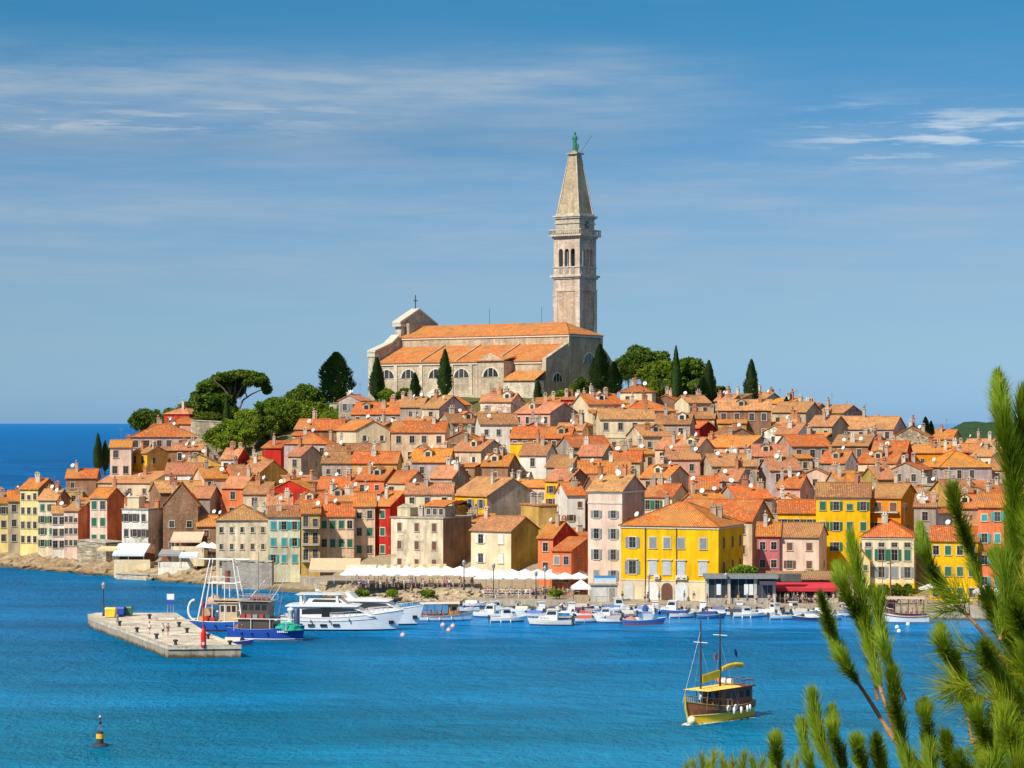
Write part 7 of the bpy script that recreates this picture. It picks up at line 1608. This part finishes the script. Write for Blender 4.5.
# tables, chairs, people on the terraces
def cafe_set():
    tm = MB().lathe([(.45, .70), (.45, .74)], 12).mesh('top', 'wood'); lm = MB().tube((0, 0, 0), (0, 0, .7), .04, n=6).lathe([(.25, 0), (.25, .04)], 8).mesh('leg', 'metal')
    sm = MB().box(-.22, .22, -.22, .22, .42, .47).mesh('seat', 'wood'); bm = MB().box(-.22, .22, .19, .23, .5, .92).mesh('backrest', 'wood'); gm = MB().box(-.02, .02, -.02, .02, 0, .42).mesh('leg', 'metal')
    return tm, lm, sm, bm, gm
def terrace_life():
    tm, lm, sm, bm, gm = cafe_set(); rr = random.Random(21); ti = 0
    spots = [(px + rr.uniform(-2, 2), 416.5 if px < 478 else 410.5, T if px < 478 else 1.3, 'under the long parasol row') for px in xs[1::1]] + [(px + rr.uniform(-3, 3), 420 if px < 470 else 414.5, T if px < 474 else 1.3, 'in the inner terrace row') for px in range(354, 584, 12)] + [(772 + i * 11, 394.6, 1.3, 'under the crimson awning') for i in range(6)]
    cnt = {}
    for px, d, z, where in spots: cnt[where] = cnt.get(where, 0) + 1
    num = {}
    for px, d, z, where in spots:
        k = num.get(where, 0); num[where] = k + 1; o = pt(px, d + rr.uniform(-.6, .6), z)
        t = thing('cafe_table', 'round cafe table %s, %s from left' % (where, ORD[k]), 'table', o, 0, 'cafe tables'); put('top', tm, t, (.42, .30, .2)); put('leg', lm, t, (.1, .1, .1))
        for q, (dx, a, sd) in enumerate(((-.75, rad(90), 'left'), (.75, rad(-90), 'right'))):
            c = thing('chair', '%s chair at the cafe table %s, %s table from left' % (sd, where, ORD[k]), 'chair', (o.x + dx, o.y, z), a, 'cafe chairs'); cc = rr.choice([(.14, .05, .05), (.08, .05, .05), (.20, .09, .08)])
            put('seat', sm, c, cc); put('backrest', bm, c, cc)
            for sx in (-.18, .18):
                for sy in (-.18, .18): put('leg', gm, c, (.1, .1, .1), (sx, sy, 0))
    cols_ = [((.75, .73, .70), 'white'), ((.55, .10, .10), 'red'), ((.10, .16, .40), 'blue'), ((.06, .06, .08), 'black'), ((.60, .45, .12), 'yellow'), ((.45, .30, .34), 'mauve'), ((.30, .34, .20), 'olive'), ((.65, .40, .36), 'pink')]
    zones = [('on the terrace above the riprap', 352, 476, 412.5, 416.5, T, 30), ('on the quay by the white railing', 482, 575, 402.5, 409.5, 1.3, 30), ('on the quay before the yellow mansion', 618, 700, 394, 398, 1.3, 6), ('outside the glass cafe', 705, 765, 390.6, 391.3, 1.3, 5), ('at the crimson awning', 768, 835, 391, 394.5, 1.3, 14), ('on the quay by the small trees', 862, 930, 385, 391, 1.3, 14), ('on the headland restaurant terrace', 174, 202, 474, 476, 5.6, 4)]
    for where, p0, p1, d0, d1, z, n in zones:
        pp = []
        for i in range(n): pp.append((p0 + (p1 - p0) * (i + rr.random()) / n, rr.choice(cols_)))
        byc = {}
        for px, (c, nm) in pp: byc.setdefault(nm, []).append(px)
        for px, (c, nm) in pp:
            L_ = sorted(byc[nm]); lab = 'person in a %s top standing %s' % (nm, where)
            if len(L_) > 1: lab += ', %s from left' % ORD[L_.index(px)]
            person(pt(px, rr.uniform(d0, d1), z), rr.uniform(0, 6.28), c, rr.choice([(.06, .06, .09), (.15, .17, .25), (.45, .38, .28), (.6, .58, .55)]), rr.choice([(.03, .02, .015), (.12, .06, .03), (.35, .22, .08)]), lab, rr.choice(['stand', 'walk', 'hips']), 'people on the waterfront')
    for i, (px, d, z, w) in enumerate(((362, 412.6, T, 14), (392, 412.0, T, 10), (428, 410.8, T, 12), (556, 402, 1.3, 14))): round_tree(px, 590, 597, w, d, 'low flower bed hedge along the terrace, %s from left' % ORD[i], 60 + i, tint=(1.6, 1.6, 1), group='terrace planting', name='hedge', cat='hedge', dens=.5, n=3)
terrace_life()
# ------------------------------------------------------------------ pine in the foreground
def pine_branch_meshes(segs, seed, per_m=1500, nl=.085, spread=28, base=.0):
    """segs: list of (pixel polyline from base to tip, distance, leafy from fraction)"""
def foreground_pine():
    rr = random.Random(19); root = thing('pine_tree', 'green pine tree whose needled shoots rise close to the camera at the right', 'pine tree', (2.75, 8.6, 27.9))
    base = root.location.copy(); V = lambda px, py, d: pt(px, d, H + (HY - py) / F * d) - base
    tr = MB(); tr.path([(0, 0, -1.5), (.03, .05, 0), (.0, .1, 1.0), (-.08, .0, 1.8), (-.05, .05, 2.6), (.05, .1, 3.4)], .13, 9, r2=.07); part('trunk', tr, 'bark', root, (.20, .12, .07))
    # (pixel polyline base -> tip, distance, fraction where the needles begin, needle length, twig radius)
    SH_ = [
     ([(1012, 640), (1016, 560), (1012, 480), (1003, 420), (998, 376)], 8.4, .12, .075, .010), ([(1012, 600), (1014, 520), (1020, 455), (1024, 400)], 8.7, .0, .075, .009), ([(1040, 640), (1045, 560), (1038, 480), (1030, 420)], 8.6, .0, .08, .009),
     ([(990, 612), (978, 580), (968, 545), (958, 515), (954, 496)], 8.3, .18, .062, .007), ([(1000, 655), (972, 620), (946, 595), (928, 560), (920, 526)], 8.5, .42, .055, .008),
     ([(900, 745), (884, 700), (872, 655), (862, 600), (852, 543)], 7.9, .30, .062, .008), ([(888, 730), (866, 695), (846, 665), (832, 635), (821, 596)], 8.0, .34, .055, .008), ([(878, 700), (866, 640), (845, 590), (838, 566)], 8.1, .35, .055, .006),
     ([(972, 740), (965, 700), (955, 665), (944, 648), (940, 626)], 8.2, .18, .058, .006), ([(905, 770), (900, 730), (894, 700), (893, 678)], 7.8, .05, .055, .006),
     ([(842, 790), (826, 755), (817, 728), (813, 698)], 7.9, .05, .055, .006), ([(850, 790), (842, 760), (834, 735), (832, 708)], 8.0, .05, .05, .006), ([(818, 790), (810, 765), (804, 742), (802, 727)], 8.1, .0, .045, .005),
     ([(776, 790), (776, 765), (776, 748), (775, 734)], 8.3, .0, .05, .005), ([(935, 790), (930, 750), (926, 720), (924, 702)], 8.0, .05, .055, .006), ([(868, 790), (862, 765), (858, 748), (857, 738)], 7.8, 0, .05, .006),
     ([(1000, 790), (988, 745), (978, 720), (972, 702)], 7.9, .0, .06, .006), ([(1040, 720), (1010, 690), (992, 668), (984, 646)], 8.0, .0, .07, .007), ([(1045, 700), (1020, 655), (1000, 622), (990, 600)], 8.2, .0, .075, .007),
     ([(1050, 640), (1030, 610), (1012, 585), (1000, 562)], 8.3, .0, .08, .007), ([(1055, 680), (1030, 640), (1016, 610)], 7.8, .0, .085, .007), ([(1050, 760), (1024, 730), (1008, 700)], 7.9, 0, .08, .007), ([(1060, 790), (1030, 760), (1012, 738)], 7.6, 0, .085, .008),
     ([(1060, 600), (1040, 555), (1028, 520)], 8.2, 0, .08, .008), ([(1055, 560), (1040, 520), (1034, 478)], 8.3, 0, .08, .008), ([(1000, 640), (1006, 600), (1004, 566)], 7.9, 0, .075, .007), ([(1060, 720), (1040, 690), (1030, 660)], 7.6, 0, .08, .008), ([(985, 790), (1000, 752), (1004, 722)], 7.7, 0, .075, .007), ([(1015, 800), (1018, 770), (1022, 742)], 7.5, 0, .08, .007), ([(940, 800), (932, 775), (930, 752)], 7.6, 0, .06, .006), ([(905, 700), (888, 660), (880, 628), (878, 600)], 7.9, .2, .058, .007),
     ([(960, 795), (950, 765), (946, 740)], 7.9, 0, .055, .005), ([(885, 795), (880, 765), (876, 740)], 7.7, 0, .06, .006), ([(1030, 800), (1000, 775), (985, 755)], 7.8, 0, .075, .007), ([(915, 800), (912, 778), (908, 760)], 7.7, 0, .06, .006), ([(975, 800), (968, 780), (960, 762)], 7.7, 0, .06, .006),
    ]
    def poly_at(P_, t):
        n = len(P_) - 1; x = min(n - 1e-6, t * n); i = int(x); f = x - i
        p0, p1, p2, p3 = P_[max(0, i - 1)], P_[i], P_[i + 1], P_[min(n, i + 2)]
        q = .5 * ((2 * p1) + (p2 - p0) * f + (2 * p0 - 5 * p1 + 4 * p2 - p3) * f * f + (3 * p1 - p0 - 3 * p2 + p3) * f ** 3)
        return q
    def needles(mb, P_, f0, nl, per_m, spread=26):
        L_ = sum((b - a).length for a, b in zip(P_, P_[1:])); n = int(L_ * (1 - f0) * per_m)
        for k in range(n):
            t = f0 + (1 - f0) * rr.random() ** .9; p = poly_at(P_, t); ax = (poly_at(P_, min(1, t + .03)) - poly_at(P_, max(0, t - .03))).normalized()
            a = ax.orthogonal().normalized(); b = ax.cross(a); ph = rr.uniform(0, 6.2832); rd_ = a * math.cos(ph) + b * math.sin(ph)
            tip = max(0, (t - .85) / .15); an = rad(spread * rr.uniform(.4, 1.45) * (1 - .45 * tip)); ln = nl * 1.55 * rr.uniform(.6, 1.1) * (1 - .30 * tip) * min(1, .6 + (t - f0) * 4)
            d = ax * math.cos(an) + rd_ * math.sin(an); d2 = (d + ax * .22 + Vector((0, 0, .05))).normalized(); s = d.cross(Vector((rr.gauss(0, 1), rr.gauss(0, 1), rr.gauss(0, 1)))).normalized() * .00105
            m = p + d * ln * .5; e = m + d2 * ln * .5
            mb.add([p - s, p + s, m + s, m - s, e], [(0, 1, 2, 3), (3, 2, 4)])
    for pl, d, f0, nl, r0 in SH_:
        P_ = [V(x, y, d + .10 * i * (1 if rr.random() < .5 else -1) * .5) for i, (x, y) in enumerate(pl)]
        bm_ = MB(); pts = [poly_at(P_, k / 14) for k in range(15)]; bm_.path(pts, r0, 6, r2=r0 * .35)
        br = part('branch', bm_, 'bark', root, (.33, .17, .08))
        nm = MB(); needles(nm, P_, f0, nl, 4200 if nl < .065 else 4600); part('needles', nm, 'needle', br, (1, 1, 1))
        bd = MB(); tp, tq = poly_at(P_, .985), poly_at(P_, 1.0); dv = (tq - tp).normalized(); bd.tube(tq - dv * .004, tq + dv * .012, .004, .0015, 6); part('bud', bd, 'bark', br, (.45, .30, .12))
    # main limbs joining the shoots to the trunk
    for pl in ([V(1040, 700, 8.5), V(1010, 668, 8.45), V(1000, 655, 8.5)], [V(1060, 830, 8.4), V(980, 800, 8.1), V(930, 775, 7.95), V(900, 745, 7.9), V(888, 730, 8.0)], [V(1060, 720, 8.5), V(1024, 670, 8.4), V(1012, 640, 8.4)], [V(1060, 740, 8.4), V(1010, 745, 8.3), V(972, 740, 8.2)],
               [V(1070, 660, 8.6), V(1040, 640, 8.5), V(990, 612, 8.3)], [V(1080, 880, 8.4), V(960, 850, 8.1), V(860, 815, 8.0), V(776, 792, 8.3)]):
        bm_ = MB(); P_ = pl; pts = [poly_at(P_, k / 10) for k in range(11)]; tr_ = Vector((.0, .05, pl[0].z - .1)); bm_.path([tr_] + pts, .022, 7, r2=.011); part('branch', bm_, 'bark', root, (.30, .17, .09))
    # old drier needle sprays hanging from the limbs
    dry = MB()
    for k in range(60):
        p0 = V(rr.uniform(955, 1060), rr.uniform(600, 780), rr.uniform(7.8, 8.6)); v = Vector((rr.gauss(-.4, .6), rr.gauss(0, .5), rr.gauss(.05, .5))).normalized()
        needles(dry, [p0, p0 + v * .05, p0 + v * .10], .0, .10, 700, 40)
    part('old_needles', dry, 'needle', root, (1.25, 1.05, .75))
foreground_pine()
def low_pine():
    rr = random.Random(23); root = thing('pine_tree', 'top of a lower yellowish pine at the bottom edge left of the tall shoots', 'pine tree', (1.15, 13.5, 24.0)); base = root.location.copy()
    part('trunk', MB().path([(0, 0, 0), (.05, 0, 2.0), (0, 0, 4.4)], .14, 8, r2=.05), 'bark', root, (.2, .13, .08))
    for px, py in ((693, 764), (702, 758), (714, 755), (722, 760), (733, 764), (744, 757), (752, 760), (762, 763), (708, 766), (727, 768), (686, 769), (770, 768), (788, 766), (797, 760), (740, 768), (755, 770)):
        d = rr.uniform(12.8, 14.2); tip = pt(px, d, H + (HY - py) / F * d) - base; st = tip + Vector((rr.uniform(-.06, .06), rr.uniform(-.1, .1), -.28)); lean = st + Vector((0, 0, -.3))
        br = part('branch', MB().path([Vector((0, 0, 4.0)) * .25 + lean * .75, st, tip], .012, 5, r2=.004), 'bark', root, (.30, .18, .10)); mb = MB()
        for k in range(420):
            t = rr.random(); p = st.lerp(tip, t); ph = rr.uniform(0, 6.28); an = rad(rr.uniform(15, 55)) * (1 - .4 * t); ax = (tip - st).normalized(); a = ax.orthogonal().normalized(); b = ax.cross(a)
            dv = ax * math.cos(an) + (a * math.cos(ph) + b * math.sin(ph)) * math.sin(an); s = dv.cross(Vector((rr.gauss(0, 1), rr.gauss(0, 1), rr.gauss(0, 1)))).normalized() * .0016; e = p + dv * rr.uniform(.06, .10)
            mb.add([p - s, p + s, e], [(0, 1, 2)])
        part('needles', mb, 'needle', br, (1.6, 1.25, .9))
low_pine()
